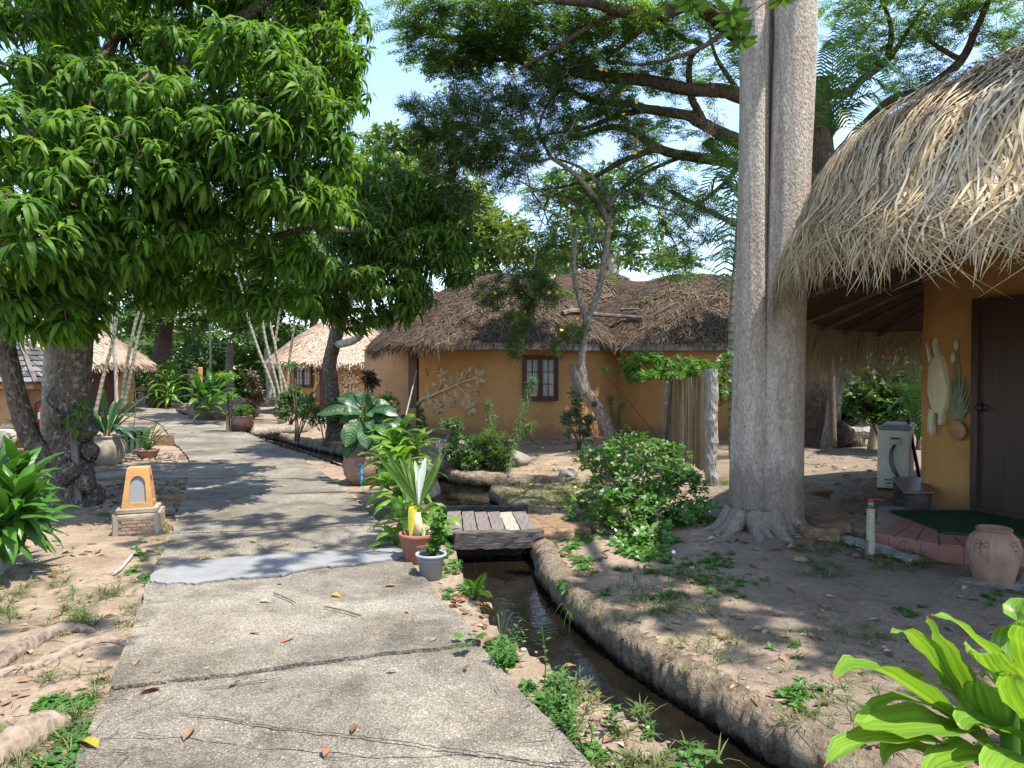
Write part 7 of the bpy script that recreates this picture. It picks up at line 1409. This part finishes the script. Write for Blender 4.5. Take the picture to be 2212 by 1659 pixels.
for i, (x, y, w, d, rz) in enumerate(((1762,1100,.34,.5,.3),(1800,1112,.5,.3,.2),(1785,1142,.5,.28,.15),(1840,1145,.36,.26,-.2),(1790,1168,.36,.2,.1),(1755,1070,.4,.3,.4),(1830,1090,.3,.24,.1),(1765,1190,.3,.2,.2),(1870,1168,.3,.22,.5))):
    q = GG(x, y); mb = MB(); mb.box((q.x, q.y, q.z+.03), (w, d, .14), rz=rz, jit=.03); mb.build('block', M_LAT, BK2, bevel=.025)
nb, fb = GG(1536, 1052), GG(1443, 967)
SC = T('reed_screen', 'upright screen of dry reeds between two grey fake-log posts', 'fence', tuple((nb+fb)/2))
for (b, h, r) in ((nb, 1.62, .088), (fb, 1.60, .10)):
    mb = MB(); c = [b+Vector((.01*math.sin(i*.8), 0, -.1+(h+.1)*i/22)) for i in range(23)]; mb.tube(c, [r*random.uniform(.93, 1.06) for _ in c], 16, .05); mb.build('post', M_LOG, SC)
d = (nb-fb); nR = 88
for i in range(nR):
    f = .03+.93*i/nR+random.uniform(-.003, .003); p = fb+d*f; rr_ = random.uniform(.022, .032); z0 = random.uniform(.03, .12)+.22*max(0, f-.55); h = 1.52+random.uniform(-.06, .06); mb = MB(); o_ = random.uniform(-.03, .03)
    mb.tube([p+Vector((o_, 0, z0)), p+Vector((o_+random.uniform(-.015, .015), 0, .8)), p+Vector((o_*.3+random.uniform(-.03, .03), 0, h))], rr_, 5); mb.build('reed', M_BAMBOO, SC)
# ================================================================ RIGHT SIDE THINGS
q = G(1918, 1062); q.y = 9.05; AC = T('outdoor_unit', 'boxy cream outdoor unit, cables hanging from its side, standing on a stone pad', 'air conditioner', (x_(1931, 9.0), 9.0, .13)); al = Vector(AC.location)
w_, h_, dp_ = .355, .75, .72; zt_ = al.z+h_
mb = MB(); mb.box(al+Vector((0, dp_/2, h_/2)), (w_, dp_, h_)); mb.build('casing', M_WHITEM, AC, bevel=.012)
mb = MB(); mb.box(al+Vector((.01, dp_/2, h_+.022)), (w_+.03, dp_+.04, .03)); mb.box(al+Vector((.02, dp_/2, h_+.05)), (w_*.9, dp_, .03)); mb.build('top_lid', M_METAL, AC, bevel=.01)
mb = MB(); mb.box(al+Vector((.02, -.012, h_*.83)), (.125, .024, .10)); tc = mb.build('terminal_cover', simple('beige_plastic', (.42, .38, .26), None, 6, .5, .4, 0), AC, bevel=.005); mb = MB(); mb.box(al+Vector((.02, -.0262, h_*.865)), (.095, .004, .02)); mb.build('slot', M_BLACK, tc)
for k in range(3): mb = MB(); mb.tube(curve([al+Vector((.01+.01*k, -.03, h_*.77)), al+Vector((-.035+.015*k, -.05, h_*.62)), al+Vector((-.02+.02*k, -.06, h_*.40)), al+Vector((.06+.012*k, -.05, h_*.22)), al+Vector((.13+.01*k, -.03, h_*.10))], 5), .006, 5); mb.build('cable', M_BLACK, AC)
mb = MB(); mb.box(al+Vector((.10, -.015, .10)), (.06, .03, .05)); mb.build('grommet', M_BLACK, AC)
for m_, z, w2, h2 in ((M_TEAL, .135, .10, .022), (M_RED, .095, .065, .02), (M_METAL, .055, .06, .014)): mb = MB(); mb.box(al+Vector((-.05, -.0025, z)), (w2, .004, h2)); mb.build('sticker', m_, AC)
mb = MB(); mb.box(al+Vector((0, -.003, .012)), (w_, .008, .04)); mb.build('rust_edge', M_OLDBASE, AC)
AC.rotation_euler = (0, 0, -.57); q = al; mb = MB(); mb.box((q.x+.12, q.y+.28, .02), (.56, .9, .21), rz=-.57, jit=.03); tag(mb.build('stone_pad', M_LAT, bevel=.03), 'rough stone pad under the outdoor unit', 'pad')
mb = MB(); mb.blob((q.x-.35, q.y-.2, -.02), (.42, .4, .12), 3, .25); tag(mb.build('earth_mound', M_SOIL), 'little mound of earth left of the stone pad', 'mound')
mb = MB(); mb.tube([(x_(1962,9.3),9.3,1.0),(x_(1995,8.9),8.9,.12)], .022, 6); tag(mb.build('black_pole', M_BLACK), 'black pole leaning between outdoor unit and wall corner', 'pole')
# bench
BN = T('bench', 'small dark wooden bench on thick log legs against the ochre wall', 'bench', tuple(G(1980, 1115)))
zs_ = .36; S4 = [G(1927, 1030, zs_), G(1996, 1031, zs_), G(2021, 1061, zs_), G(1953, 1060, zs_)]
mb = MB(); mb.slabpoly([v-Vector((0, 0, .035)) for v in (S4[3], S4[2], S4[1], S4[0])], (0, 0, 1), .035); mb.build('seat', simple('varnished_bench_wood', (.12, .07, .045), (.06, .035, .022), 4, .35, .5, .2), BN, bevel=.006)
for (px, py, w) in ((1981, 1131, .235), (1949, 1100, .19)):
    b = G(px, py); mb = MB(); mb.tube([Vector((b.x, b.y, -.05)), Vector((b.x, b.y, .15)), Vector((b.x+.01, b.y, zs_-.037))], [w*.52, w*.5, w*.54], 12, .09); mb.build('leg', M_BEAM, BN)
# tiled step with green turf
zs2 = .165; A_, B_, C_, D_, E_ = G(1888, 1150, zs2), G(2029, 1176, zs2), G(2300, 1190, zs2), G(2330, 1140, zs2), G(1966, 1128, zs2)
F_ = G(2022, 1122, 0); F_ = Vector((4.55, 7.85, zs2)); E_ = Vector((3.95, 7.85, zs2)); top5 = [A_, B_, C_, Vector((5.6, 5.6, zs2)), F_, E_]
TS = T('tiled_step', 'terracotta tiled doorstep platform in front of the dark door', 'doorstep', (A_.x, A_.y, 0))
mb = MB(); mb.prism([(p.x, p.y) for p in top5], -.1, zs2-.012); mb.build('core', M_GROUT, TS)
def face_tiles(p, q, k, z0, z1, nrm):
    for i in range(k):
        a, b = p.lerp(q, i/k+.006), p.lerp(q, (i+1)/k-.006)
        for tri in (0, 1):
            mb = MB(); L0, L1, U0, U1 = Vector((a.x, a.y, z0)), Vector((b.x, b.y, z0)), Vector((a.x, a.y, z1)), Vector((b.x, b.y, z1)); g = .012
            if k > 2: mid = U0.lerp(U1, .5)
            P3 = ([L0, L1, U0] if (tri == 0) == (i % 2 == 0) else [L1, U1, U0]) if i % 2 == 0 else ([L0, U1, U0] if tri == 0 else [L0, L1, U1])
            cc = sum(P3, Vector())/3; P3 = [cc.lerp(v, .95) for v in P3]; mb.slabpoly([v-nrm*.004 for v in P3], nrm, .014); mb.build('wall_tile', M_TILE, TS)
nAB = Vector((-(B_-A_).y*-1, -(B_-A_).x, 0)); nAB = Vector(((B_-A_).y, -(B_-A_).x, 0)).normalized(); face_tiles(A_, B_, 4, .005, zs2-.012, nAB)
dBC = (C_-B_); nBC = Vector((dBC.y, -dBC.x, 0)).normalized()
for i in range(5):
    a, b = B_.lerp(C_, i/5+.004), B_.lerp(C_, (i+1)/5-.004); mb = MB(); mb.slabpoly([Vector((a.x, a.y, .005))-nBC*.004, Vector((b.x, b.y, .005))-nBC*.004, Vector((b.x, b.y, zs2-.012))-nBC*.004, Vector((a.x, a.y, zs2-.012))-nBC*.004], nBC, .014); mb.build('wall_tile', M_TILE, TS)
# top border tiles
def strip(p, q, r, s, k):
    for i in range(k):
        f0, f1 = i/k+.01, (i+1)/k-.01; mb = MB(); V = [p.lerp(q, f0), p.lerp(q, f1), s.lerp(r, f1), s.lerp(r, f0)]; mb.slabpoly([Vector((v.x, v.y, zs2-.011)) for v in V], (0, 0, 1), .013); mb.build('floor_tile', M_TILE, TS)
Ai, Bi = A_.lerp(F_, .26), B_.lerp(F_, .20); Ci = C_+Vector((-.1, .45, 0)); Ei = E_.lerp(F_, .15)
strip(A_, B_, Bi, Ai, 3); strip(B_, C_, Ci, Bi, 5); strip(A_, Ai, Ei, E_, 2) if 0 else None
AE = A_.lerp(E_, .5); strip(Ai, Bi, Bi.lerp(F_, .3), Ai.lerp(F_, .3), 3); 
poly = [(p.x, p.y) for p in (Bi+Vector((.08, .06, 0)), Ci+Vector((0, .05, 0)), Vector((5.5, 5.5, 0)), Vector((4.75, 7.5, 0)), Ei.lerp(Ai, .35))]
mb = MB(); mb.prism(poly, zs2-.004, zs2+.012); mb.build('turf_backing', M_TURF, TS)
mb = MB(); bl_ = leaf(.022, .004, 2, 1.3, .8, .1); pg = np.array(poly); Pp = []
while len(Pp) < 9000:
    x, y = random.uniform(pg[:, 0].min(), pg[:, 0].max()), random.uniform(pg[:, 1].min(), min(pg[:, 1].max(), 7.6))
    Pp.append((x, y))
Pp = np.array(Pp); s_ = sdf(Pp[:, 0], Pp[:, 1], pg); Pp = Pp[s_ < -.005]; scatter(mb, [bl_], placements([(x, y, zs2+.010) for x, y in Pp], (.8, 1.3), .3)); o = mb.build('turf', M_TURF, TS); o['kind'] = 'stuff'
# weathered board in front of the step, ribbed hose pipe with a red tap
a, b = GG(1826, 1190), GG(1985, 1226); beam('loose_board', a+Vector((0, .03, .02)), b+Vector((.0, .03, .02)), .035, .17, M_FASCIA, None); bpy.data.objects['loose_board']; tag(bpy.data.objects['loose_board'], 'pale grey board lying on the ground before the tiled step', 'board')
q = GG(1880, 1218); WP = T('water_tap', 'short standpipe wrapped in pale ribbed hose with a red handle', 'tap', tuple(q))
mb = MB(); mb.tube([q+Vector((0, 0, -.03)), q+Vector((0, 0, .44))], .022, 12); mb.build('pipe', M_RINGGAP, WP)
for i in range(26): mb = MB(); z = .03+i*.0145; mb.lathe([(.027, z), (.034, z+.004), (.034, z+.008), (.027, z+.012)], q, 14, cap=False); mb.build('hose_ring', M_ROPE, WP, smooth=True)
mb = MB(); mb.tube([q+Vector((0, 0, .41)), q+Vector((0, 0, .46))], [.018, .024], 10); mb.build('valve_body', M_METAL, WP)
mb = MB(); mb.blob(q+Vector((0, 0, .475)), (.022, .022, .018), 1, 0); mb.tube(curve([q+Vector((0, 0, .478)), q+Vector((.05, 0, .486)), q+Vector((.10, -.01, .47))], 4), .007, 6); mb.build('handle', M_RED, WP, smooth=True)
mb = MB(); mb.box(q+Vector((-.035, -.01, .07)), (.02, .02, .16)); mb.build('stake', M_WOODGREY, WP)
# blue pipe by the tub
q = GG(781, 1048); PT = T('blue_pipe', 'bright blue water pipe with a bent top beside the terracotta tub', 'pipe', tuple(q)); mb = MB(); c = curve([q+Vector((0, 0, -.05)), q+Vector((0, 0, .15)), q+Vector((.0, 0, .24)), q+Vector((.012, 0, .29)), q+Vector((-.015, 0, .325)), q+Vector((-.045, 0, .30))], 4); mb.tube(c, .017, 10); mb.build('pipe', M_BLUEP, PT, smooth=True)
for z in (.10, .18): mb = MB(); mb.tube([q+Vector((0, 0, z)), q+Vector((0, 0, z+.04))], .024, 10); mb.build('coupling', M_BLUEP, PT)
mb = MB(); mb.box(q+Vector((-.03, 0, .19)), (.05, .02, .025)); mb.build('valve_lever', M_METAL, PT)
q = G(1231, 950); mb = MB(); mb.tube([G(1231-5, 952), G(1231-5, 952)+Vector((0, 0, .36))], .04, 8); mb.tube([G(1226, 952)+Vector((-.05, 0, .30)), G(1226, 952)+Vector((.03, 0, .34))], .03, 8); tag(mb.build('drain_pipe', M_METAL), 'short grey pipe stub at the foot of the window wall', 'pipe')
# leaning posts, lying log, hedge on the right
for lab, a, b, r in (('grey wooden post leaning right behind the twin trunk, tallest of the old posts', (1783,962,15.4), (1812,790,15.2), .13), ('short forked grey post beyond the bush behind the outdoor unit', (1925,930,17), (1942,800,17), .17), ('yellowish short post behind the outdoor unit bush', (1877,972,15), (1890,908,15), .075), ('grey stick leaning beside the yellowish post', (1890,968,15.6), (1905,915,15.6), .08)):
    mb = MB(); c = curve([P(*a)+Vector((0, 0, -.1)), (P(*a)+P(*b))/2+Vector((.03, 0, 0)), P(*b)], 5); mb.tube(c, [r*random.uniform(.88, 1.08) for _ in c], 12, .06); tag(mb.build('old_post', M_LOG if 'yellow' not in lab else M_RELIEF, smooth=True), lab, 'post')
mb = MB(); mb.tube(curve([P(1795,936,15.6), P(1840,934,15.6), P(1885,937,15.6)], 5), .13, 12, .08); tag(mb.build('fallen_log', M_LOG), 'fat grey log lying on the ground behind the leaning post', 'log')
mb = MB(); mb.box(P(1822, 788, 15.1), (.45, .08, .05), m=Matrix.Rotation(.12, 3, 'Y')); mb.tube([P(1820,800,15.1), P(1848,840,15)], .10, 8, .1); tag(mb.build('broken_board', M_WOODGREY), 'broken boards hanging on top of the leaning post', 'board')
shrub('broadleaf_bush', 'round light-leaved bush behind the outdoor unit', G(1905, 975), [(1895,850,50,45,14.2,.6,210),(1920,820,50,35,14.4,.6,150),(1950,870,40,45,14.4,.5,130),(1860,860,35,35,14,.5,90),(1900,890,50,25,14,.5,90)], M_SHRUB, [rosette(7, .10, .055, (-.1, .9), (.2, .8), seed=90+i, n=3) for i in range(3)], (.9, 1.5), 7, .016)
shrub('broadleaf_bush', 'glossy dark shrub at the foot of the rain tree', G(1830, 955), [(1830,900,50,30,16.4,.4,110),(1800,860,30,30,16.6,.4,60)], M_FARM, gs, (.8, 1.4), 6, .016)
pb = P(1985, 960, 13.5); mbs = [(pb, P(1975, 800, 13.4), .1), (pb, P(1995, 790, 13.8), .2), (pb, P(1940, 830, 13.2), .35), (pb, P(2010, 820, 13), .2), (pb, P(1920, 880, 13.6), .4), (pb, P(1985, 770, 14), .1)]
palm('young_palm', 'young palm with upright fronds just left of the ochre wall', 'palm', tuple(pb), [pb-Vector((0, 0, .1)), pb+Vector((0, 0, .1))], .06, mbs, M_TWIG, L=.4, w=.03)
M_ROOT = bark('surface_root_bark', (.24, .185, .14), (.10, .075, .055), 8, (1, 1, .6), 1., .02)
# ================================================================ ROOTS, LITTER, STONES, GRASS
for k, (pts, r, lb) in enumerate((([(-90,1480,0),(0,1418,0),(60,1378,0),(110,1350,0),(165,1340,0),(200,1345,0)],.06,'surface root lying left of the path, upper one of the middle pair'),([(70,1430,0),(130,1400,0),(190,1375,0),(240,1368,0),(290,1385,0)],.04,'thin surface root reaching toward the path edge below the thicker one'),([(-120,1680,0),(0,1630,0),(60,1590,0),(110,1562,0),(150,1548,0)],.085,'thickest pale surface root at the lower left corner'),([(-60,1470,0),(20,1440,0),(90,1420,0)],.035,'short flat root below the middle pair at the left edge'))):
    c = curve([GG(x, y)+Vector((0, 0, r*.15)) for x, y, _ in pts], 6); mb = MB(); mb.tube(c, [max(.008, r*math.sin(math.pi*min(.97, .15+.85*i/(len(c)-1)))**.5) for i in range(len(c))], 10, .12); tag(mb.build('surface_root', M_ROOT, smooth=True), lb, 'root')
for k, (x, y, x2_, y2_, lb) in enumerate(((1440,1215,1560,1190,'long thin root running from the jasmine bush to the twin trunk'),(1330,1290,1470,1262,'pale thin root crossing the soil below the jasmine bush'),(1180,1190,1260,1172,'thin root beside the laterite blocks'))):
    c = curve([GG(x, y), GG((x+x2_)/2, (y+y2_)/2-3), GG(x2_, y2_)], 6); mb = MB(); mb.tube([v+Vector((0, 0, -.004+.006*math.sin(i))) for i, v in enumerate(c)], .012, 7, .25); tag(mb.build('surface_root', M_ROOT, smooth=True), lb, 'root')
mb = MB(); mb.tube(curve([GG(545,938)+Vector((0,0,.08)), GG(600,936)+Vector((0,0,.09)), GG(660,932)+Vector((0,0,.08))], 5), .13, 12, .07); tag(mb.build('log', M_BARKOLE, smooth=True), 'brown log lying across the far end of the canal', 'log')
def inpath(x, y, mg=.03): return xl(y)-mg < x < xr(y)+mg
def onland(x, y, mg=.06): return float(sdf(np.array([x]), np.array([y]), CANAL)[0]) > mg
dl1 = [leaf(.10, .045, 4, .18, random.uniform(.1, .55), .3, .05, roll=random.uniform(-.3, .3)) for _ in range(5)]
dme = [me_of(V_, Q_, 'fallen_leaf', M_DRY) for V_, Q_ in dl1]; dmy = me_of(*dl1[1], 'fallen_leaf', M_DRYY)
def lay(me, x, y, z, sc, lab, grp):
    z = z-.003
    o = bpy.data.objects.new('fallen_leaf', me); S.collection.objects.link(o); o.location = (x, y, z+.004); o.rotation_euler = (random.uniform(-.15, .15), random.uniform(-.12, .12), random.uniform(0, 6.28)); o.scale = (sc,)*3; tag(o, lab, 'leaf', grp)
PL = [(460,1205,1.3,1),(540,1168,1,0),(645,1101,.9,1),(830,1268,1.1,0),(716,1286,.9,1),(300,1432,.9,0),(640,1145,.8,0),(620,1176,.7,1),(470,1003,1.4,0),(515,985,1,0),(780,1060,.9,0),(760,1035,.8,0),(500,1120,.8,0),(430,1450,.8,0),(560,1375,.9,0),(607,1393,.9,0),(930,1390,.8,0),(560,1300,.8,0),(600,1260,.7,0),(880,1320,.7,0),(350,1490,.9,0),(300,1500,1,0),(700,1640,.8,0),(520,1475,.8,0),(770,1570,.7,0),(420,1575,1.2,0),(1010,1440,.7,0),(860,1450,.7,0),(610,965,1,0),(560,1040,.8,0),(450,1060,.8,0),(590,1010,1,0),(680,1180,.8,0),(740,1196,.8,0),(210,1620,1.5,1),(480,950,1.2,0),(420,935,1.2,0),(560,955,1.2,0)]
for x, y, s_, yel in PL:
    p = G(x, y); lay(dmy if yel else random.choice(dme), p.x, p.y, .010, s_, ('yellowed' if yel else 'dry brown')+' fallen leaf lying on the concrete path', 'leaves fallen on the path')
cnt = 0; n_ind = 0; Ms = []
zones = [(0,380,1180,1659,90,.8),(980,1100,1230,1500,14,1.),(1180,2212,1220,1659,150,.9),(1560,2100,1090,1230,150,1.3),(1730,2000,960,1130,170,1.5),(1160,1560,960,1230,70,1.2),(180,400,985,1140,190,1.1),(640,1000,1000,1200,50,1.1),(0,240,960,1200,40,1.2),(940,1340,940,1030,40,1.1),(930,1060,1215,1420,60,1.),(1150,1420,1480,1659,36,.9)]
for x0, x1, y0, y1, n, s_ in zones:
    for _ in range(n):
        p = G(random.uniform(x0, x1), random.uniform(y0, y1))
        if inpath(p.x, p.y) or not onland(p.x, p.y, .03): continue
        z = gz(p.x, p.y)+.008
        if n_ind < 190 and p.y < 7.5:
            side = 'left of the path' if p.x < xl(p.y) else ('between the path and the canal' if p.x < xr(p.y)+.5 and p.y < 6 else 'right of the canal'); lay(random.choice(dme), p.x, p.y, z, s_*random.uniform(.5, 1.1), 'dry fallen leaf on the bare soil '+side, 'leaves fallen '+side); n_ind += 1
        else: Ms.append(np.array(Matrix.Translation((p.x, p.y, z))@Euler((random.uniform(-.3, .3), random.uniform(-.3, .3), random.uniform(0, 6.28))).to_matrix().to_4x4()@Matrix.Scale(s_*random.uniform(.5, 1.15), 4)))
mb = MB(); scatter(mb, dl1, np.array(Ms)); o = mb.build('leaf_litter', M_DRY); o['kind'] = 'stuff'
fl = me_of(*merge([leaf(.05, .035, 3, .9, .5, .1, yaw=i*1.256, peak=.6) for i in range(5)]), 'fallen_flower', M_PETALY)
for i in range(42):
    x, y = random.choice([(random.uniform(1130, 1250), random.uniform(960, 1100)), (random.uniform(1100, 1340), random.uniform(1040, 1110)), (random.uniform(1240, 1330), random.uniform(955, 1000))]); p = GG(x, y)
    if onland(p.x, p.y): o = bpy.data.objects.new('fallen_flower', fl); S.collection.objects.link(o); o.location = p+Vector((0, 0, .01)); o.rotation_euler = (random.uniform(-.8, .8), random.uniform(-.8, .8), random.uniform(0, 6)); o.scale = (random.uniform(.5, .85),)*3; tag(o, 'yellow fallen trumpet flower on the sand below the oleander', 'flower', 'fallen yellow flowers')
# rubble stones
def rubble(name, zone, n, r, hz=.5):
    mb = MB()
    for i in range(n):
        p = GG(random.uniform(zone[0], zone[1]), random.uniform(zone[2], zone[3]))
        if inpath(p.x, p.y) or not onland(p.x, p.y, .02): continue
        s_ = random.uniform(*r); mb.blob(p+Vector((0, 0, s_*.25)), (s_, s_*random.uniform(.6, 1), s_*hz*random.uniform(.6, 1.2)), i, .35, 7, 5)
    o = mb.build(name, M_STONES); o['kind'] = 'stuff'
rubble('rubble_stones', (200, 405, 1036, 1105), 260, (.025, .085)); rubble('rubble_stones', (205, 420, 975, 998), 150, (.02, .07)); rubble('rubble_stones', (1850, 1975, 1080, 1140), 170, (.03, .09)); rubble('pebbles', (930, 1300, 1230, 1650), 90, (.008, .035)); rubble('pebbles', (0, 380, 1180, 1659), 110, (.006, .022)); rubble('pebbles', (1200, 2200, 1230, 1659), 260, (.004, .016)); rubble('pebbles', (1060, 1300, 930, 960), 80, (.02, .06))
mb = MB(); mb.blob(GG(122, 1161)+Vector((0, 0, .01)), (.045, .03, .02), 3, .3); tag(mb.build('stone', M_PATCH), 'small white stone on the soil right of the left-edge plant', 'stone')
mb = MB(); mb.blob(GG(365, 1085)+Vector((-.1, .35, .03)), (.22, .1, .07), 3, .3); tag(mb.build('stone', M_LAT), 'long rust-brown stone between the lamp and the path edge', 'stone')
mb = MB(); mb.tube(curve([GG(245,1232)+Vector((0,0,.02)), GG(265,1218)+Vector((0,0,.02)), GG(290,1190)+Vector((0,0,.02))],4), .012, 6, .2); tag(mb.build('twig', M_BARKPALE), 'white-spotted dead twig at the path edge above the roots', 'twig')
for lab, pts in (('thin twig lying on the path below the cement repair', [(590,1280),(620,1292),(638,1302)]), ('curved twig lying across the middle of the path', [(700,1310),(740,1318),(780,1330)]), ('little forked twig on the cement repair', [(790,1196),(800,1192),(812,1190)]), ('dark twig on the path above the cement repair', [(556,1175),(566,1180),(575,1196)])):
    mb = MB(); mb.tube(curve([G(x, y, .016) for x, y in pts], 4), .005, 5, .2); tag(mb.build('twig', M_TWIG), lab, 'twig')
mb = MB()
for x0, x1, y0, y1, n in ((0,330,1200,1659,150),(1180,2212,1230,1659,420),(1700,2000,960,1230,260),(1150,1550,960,1230,110),(200,400,1040,1140,70),(350,1200,1280,1659,16)):
    for _ in range(n):
        p = G(random.uniform(x0, x1), random.uniform(y0, y1))
        if not onland(p.x, p.y, .03): continue
        z = .012 if inpath(p.x, p.y) else gz(p.x, p.y)+.008; a = random.uniform(0, 6.28); l = random.uniform(.03, .14); w = Vector((math.cos(a), math.sin(a), random.uniform(-.05, .1))); b = Vector((p.x, p.y, z)); s = Vector((-w.y, w.x, 0))*random.uniform(-.3, .3)
        mb.tube([b, b+w*l*.5+s*l*.5, b+w*l], [.0025, .002, .0012], 4, cap=False)
o = mb.build('twig_litter', M_TWIG); o['kind'] = 'stuff'
# grass and weeds
blade = [merge([leaf(random.uniform(.05, .11), .006, 3, random.uniform(.6, 1.4), random.uniform(.4, 1.6), .1, yaw=random.uniform(0, 6.28)) for _ in range(7)]) for _ in range(5)]
def green(name, zones, tpl, m, sc, pw=None, clump=None):
    Pp = []
    for (x0, x1, y0, y1, n) in zones:
        cs = [(random.uniform(x0, x1), random.uniform(y0, y1)) for _ in range(max(1, n//9))]
        for _ in range(n):
            c = random.choice(cs); p = G(c[0]+random.gauss(0, (x1-x0)*.05+5), c[1]+random.gauss(0, (y1-y0)*.04+2))
            if inpath(p.x, p.y, .0) or not onland(p.x, p.y, .0): continue
            Pp.append((p.x, p.y, gz(p.x, p.y)))
    mb = MB(); scatter(mb, tpl, placements(Pp, sc, .3)); o = mb.build(name, m); o['kind'] = 'stuff'
green('grass', [(0,300,1200,1340,230),(0,240,1430,1659,120),(1070,1240,1050,1100,420),(1180,1330,1020,1090,200),(1250,1600,1230,1330,160),(1330,1900,1330,1640,260),(1750,2000,1195,1250,260),(1180,1400,1470,1659,160),(1540,1580,1030,1060,60),(230,360,1090,1180,60),(1830,2010,920,975,300),(1980,2020,930,960,120),(620,680,925,935,80),(960,1060,1060,1100,60)], blade, M_GRASS, (.6, 1.3))
weed = [rosette(8, .045, .022, (0, 1.), (.2, .9), seed=100+i, n=2) for i in range(4)]
green('weeds', [(960,1010,1180,1300,60),(1045,1110,1375,1460,220),(1120,1230,1460,1590,280),(60,210,1500,1659,190),(280,370,1110,1260,70),(1190,1280,1130,1230,120),(1270,1640,1215,1300,130),(1200,1260,1260,1330,30),(1330,1760,1330,1659,70),(1200,1300,1580,1659,60),(930,1010,1050,1110,60),(1050,1250,1035,1050,90),(1750,1900,1180,1230,30),(1850,2212,1260,1400,22),(1620,1760,1600,1659,40)], weed, M_WEED, (.7, 1.4))
sprig = [merge([leaf(.05, .016, 3, .6, .5, .15, yaw=a, base=(0, 0, z)) for z in (.03, .07, .11, .15) for a in (z*40, z*40+3.14)]) for _ in range(2)]
green('weed_sprigs', [(1050,1115,1375,1460,55),(1120,1240,1465,1580,75),(1260,1400,1570,1640,8)], sprig, M_WEED, (.45, .9))
# fern and sedge on the canal side
q = G(1022, 1300, -.1); pinnate('fern', 'bright green fern arching over the dark canal near the footbridge', q, [(P(1048,1238,5.0), .04), (P(1060,1290,4.9), .06), (P(1005,1250,5.1), .05), (P(1042,1265,5.0), .03), (P(1010,1330,4.95), .02)], M_CLIMB, .055, .014, n=26)
def tuft(label, q, tips, w=.006, m=M_GRASS):
    t = T('sedge_tuft', label, 'plant', tuple(q))
    for e in tips: inst('blade', ribbon_me('blade', [Vector((0, 0, 0)), (e-q)*.5+Vector((0, 0, .10)), e-q], w, m, .4, .1, 8), t, Matrix())
q = G(1238, 1340, -.08); tuft('thin-bladed sedge tuft hanging over the canal from the right bank', q, [P(x, y, q.y+random.uniform(-.1, .1)) for x, y in ((1195,1330),(1200,1350),(1215,1365),(1228,1375),(1255,1310),(1262,1325),(1240,1300),(1205,1340),(1270,1345),(1222,1318))])
q = G(1082, 1395, -.05); tuft('few arching grass blades over the canal on the left bank', q, [P(x, y, q.y+random.uniform(-.1, .1)) for x, y in ((1100,1320),(1125,1330),(1140,1345),(1085,1330),(1118,1400),(1070,1335))])
for lab, (x, y), n, hh in (('round-leaved weed by the canal left bank', (1232, 1540), 14, .22), ('tall thin weed stalk over the canal left bank', (1175, 1480), 9, .34), ('low round-leaved weed at the lower canal bank', (1275, 1590), 9, .12), ('thin upright weed on the right bank below the long root', (1902, 1620), 14, .26)):
    q = GG(x, y); t = T('weed_stalk', lab, 'weed', tuple(q)); mb = MB(); mb.tube([q, q+Vector((.01, 0, hh*.5)), q+Vector((-.01, 0, hh))], .003, 5); mb.build('stem', M_WEED, t); mb = MB(); scatter(mb, [leaf(.035, .026, 3, .4, .4, .1)], placements([tuple(q+Vector((random.uniform(-.01, .01), 0, hh*(.15+.85*i/n)))) for i in range(n)], (.8, 1.2), .3)); mb.build('leaves', M_WEED, t)
vw = [merge([leaf(.07, .06, 3, .1, .4, .1, yaw=a) for a in (0, 1.2, 2.5, 3.8, 5.)])]
q = G(965, 1400, .02); t = T('lobed_weed', 'small vine weed with lobed leaves creeping onto the path edge', 'weed', tuple(q)); mb = MB(); scatter(mb, vw, placements([tuple(G(x, y, .05)) for x, y in ((1000,1393),(1012,1388),(990,1372),(1020,1370),(1040,1372))], (.5, .8), .4)); mb.build('leaves', M_WEED, t)
mb = MB(); [mb.blob(G(x, y, .02), (.05, .035, .012), i, .3, 8, 5) for i, (x, y) in enumerate(((1030,1225),(1018,1212),(1040,1238),(1010,1238)))]; 
for v in (): pass
mb = MB(); mb.blob(GG(1000, 1290)+Vector((-.03, 0, .02)), (.05, .04, .02), 3, .4); tag(mb.build('potsherd', M_TERRA), 'broken terracotta piece on the bank below the grey plastic pot', 'potsherd')
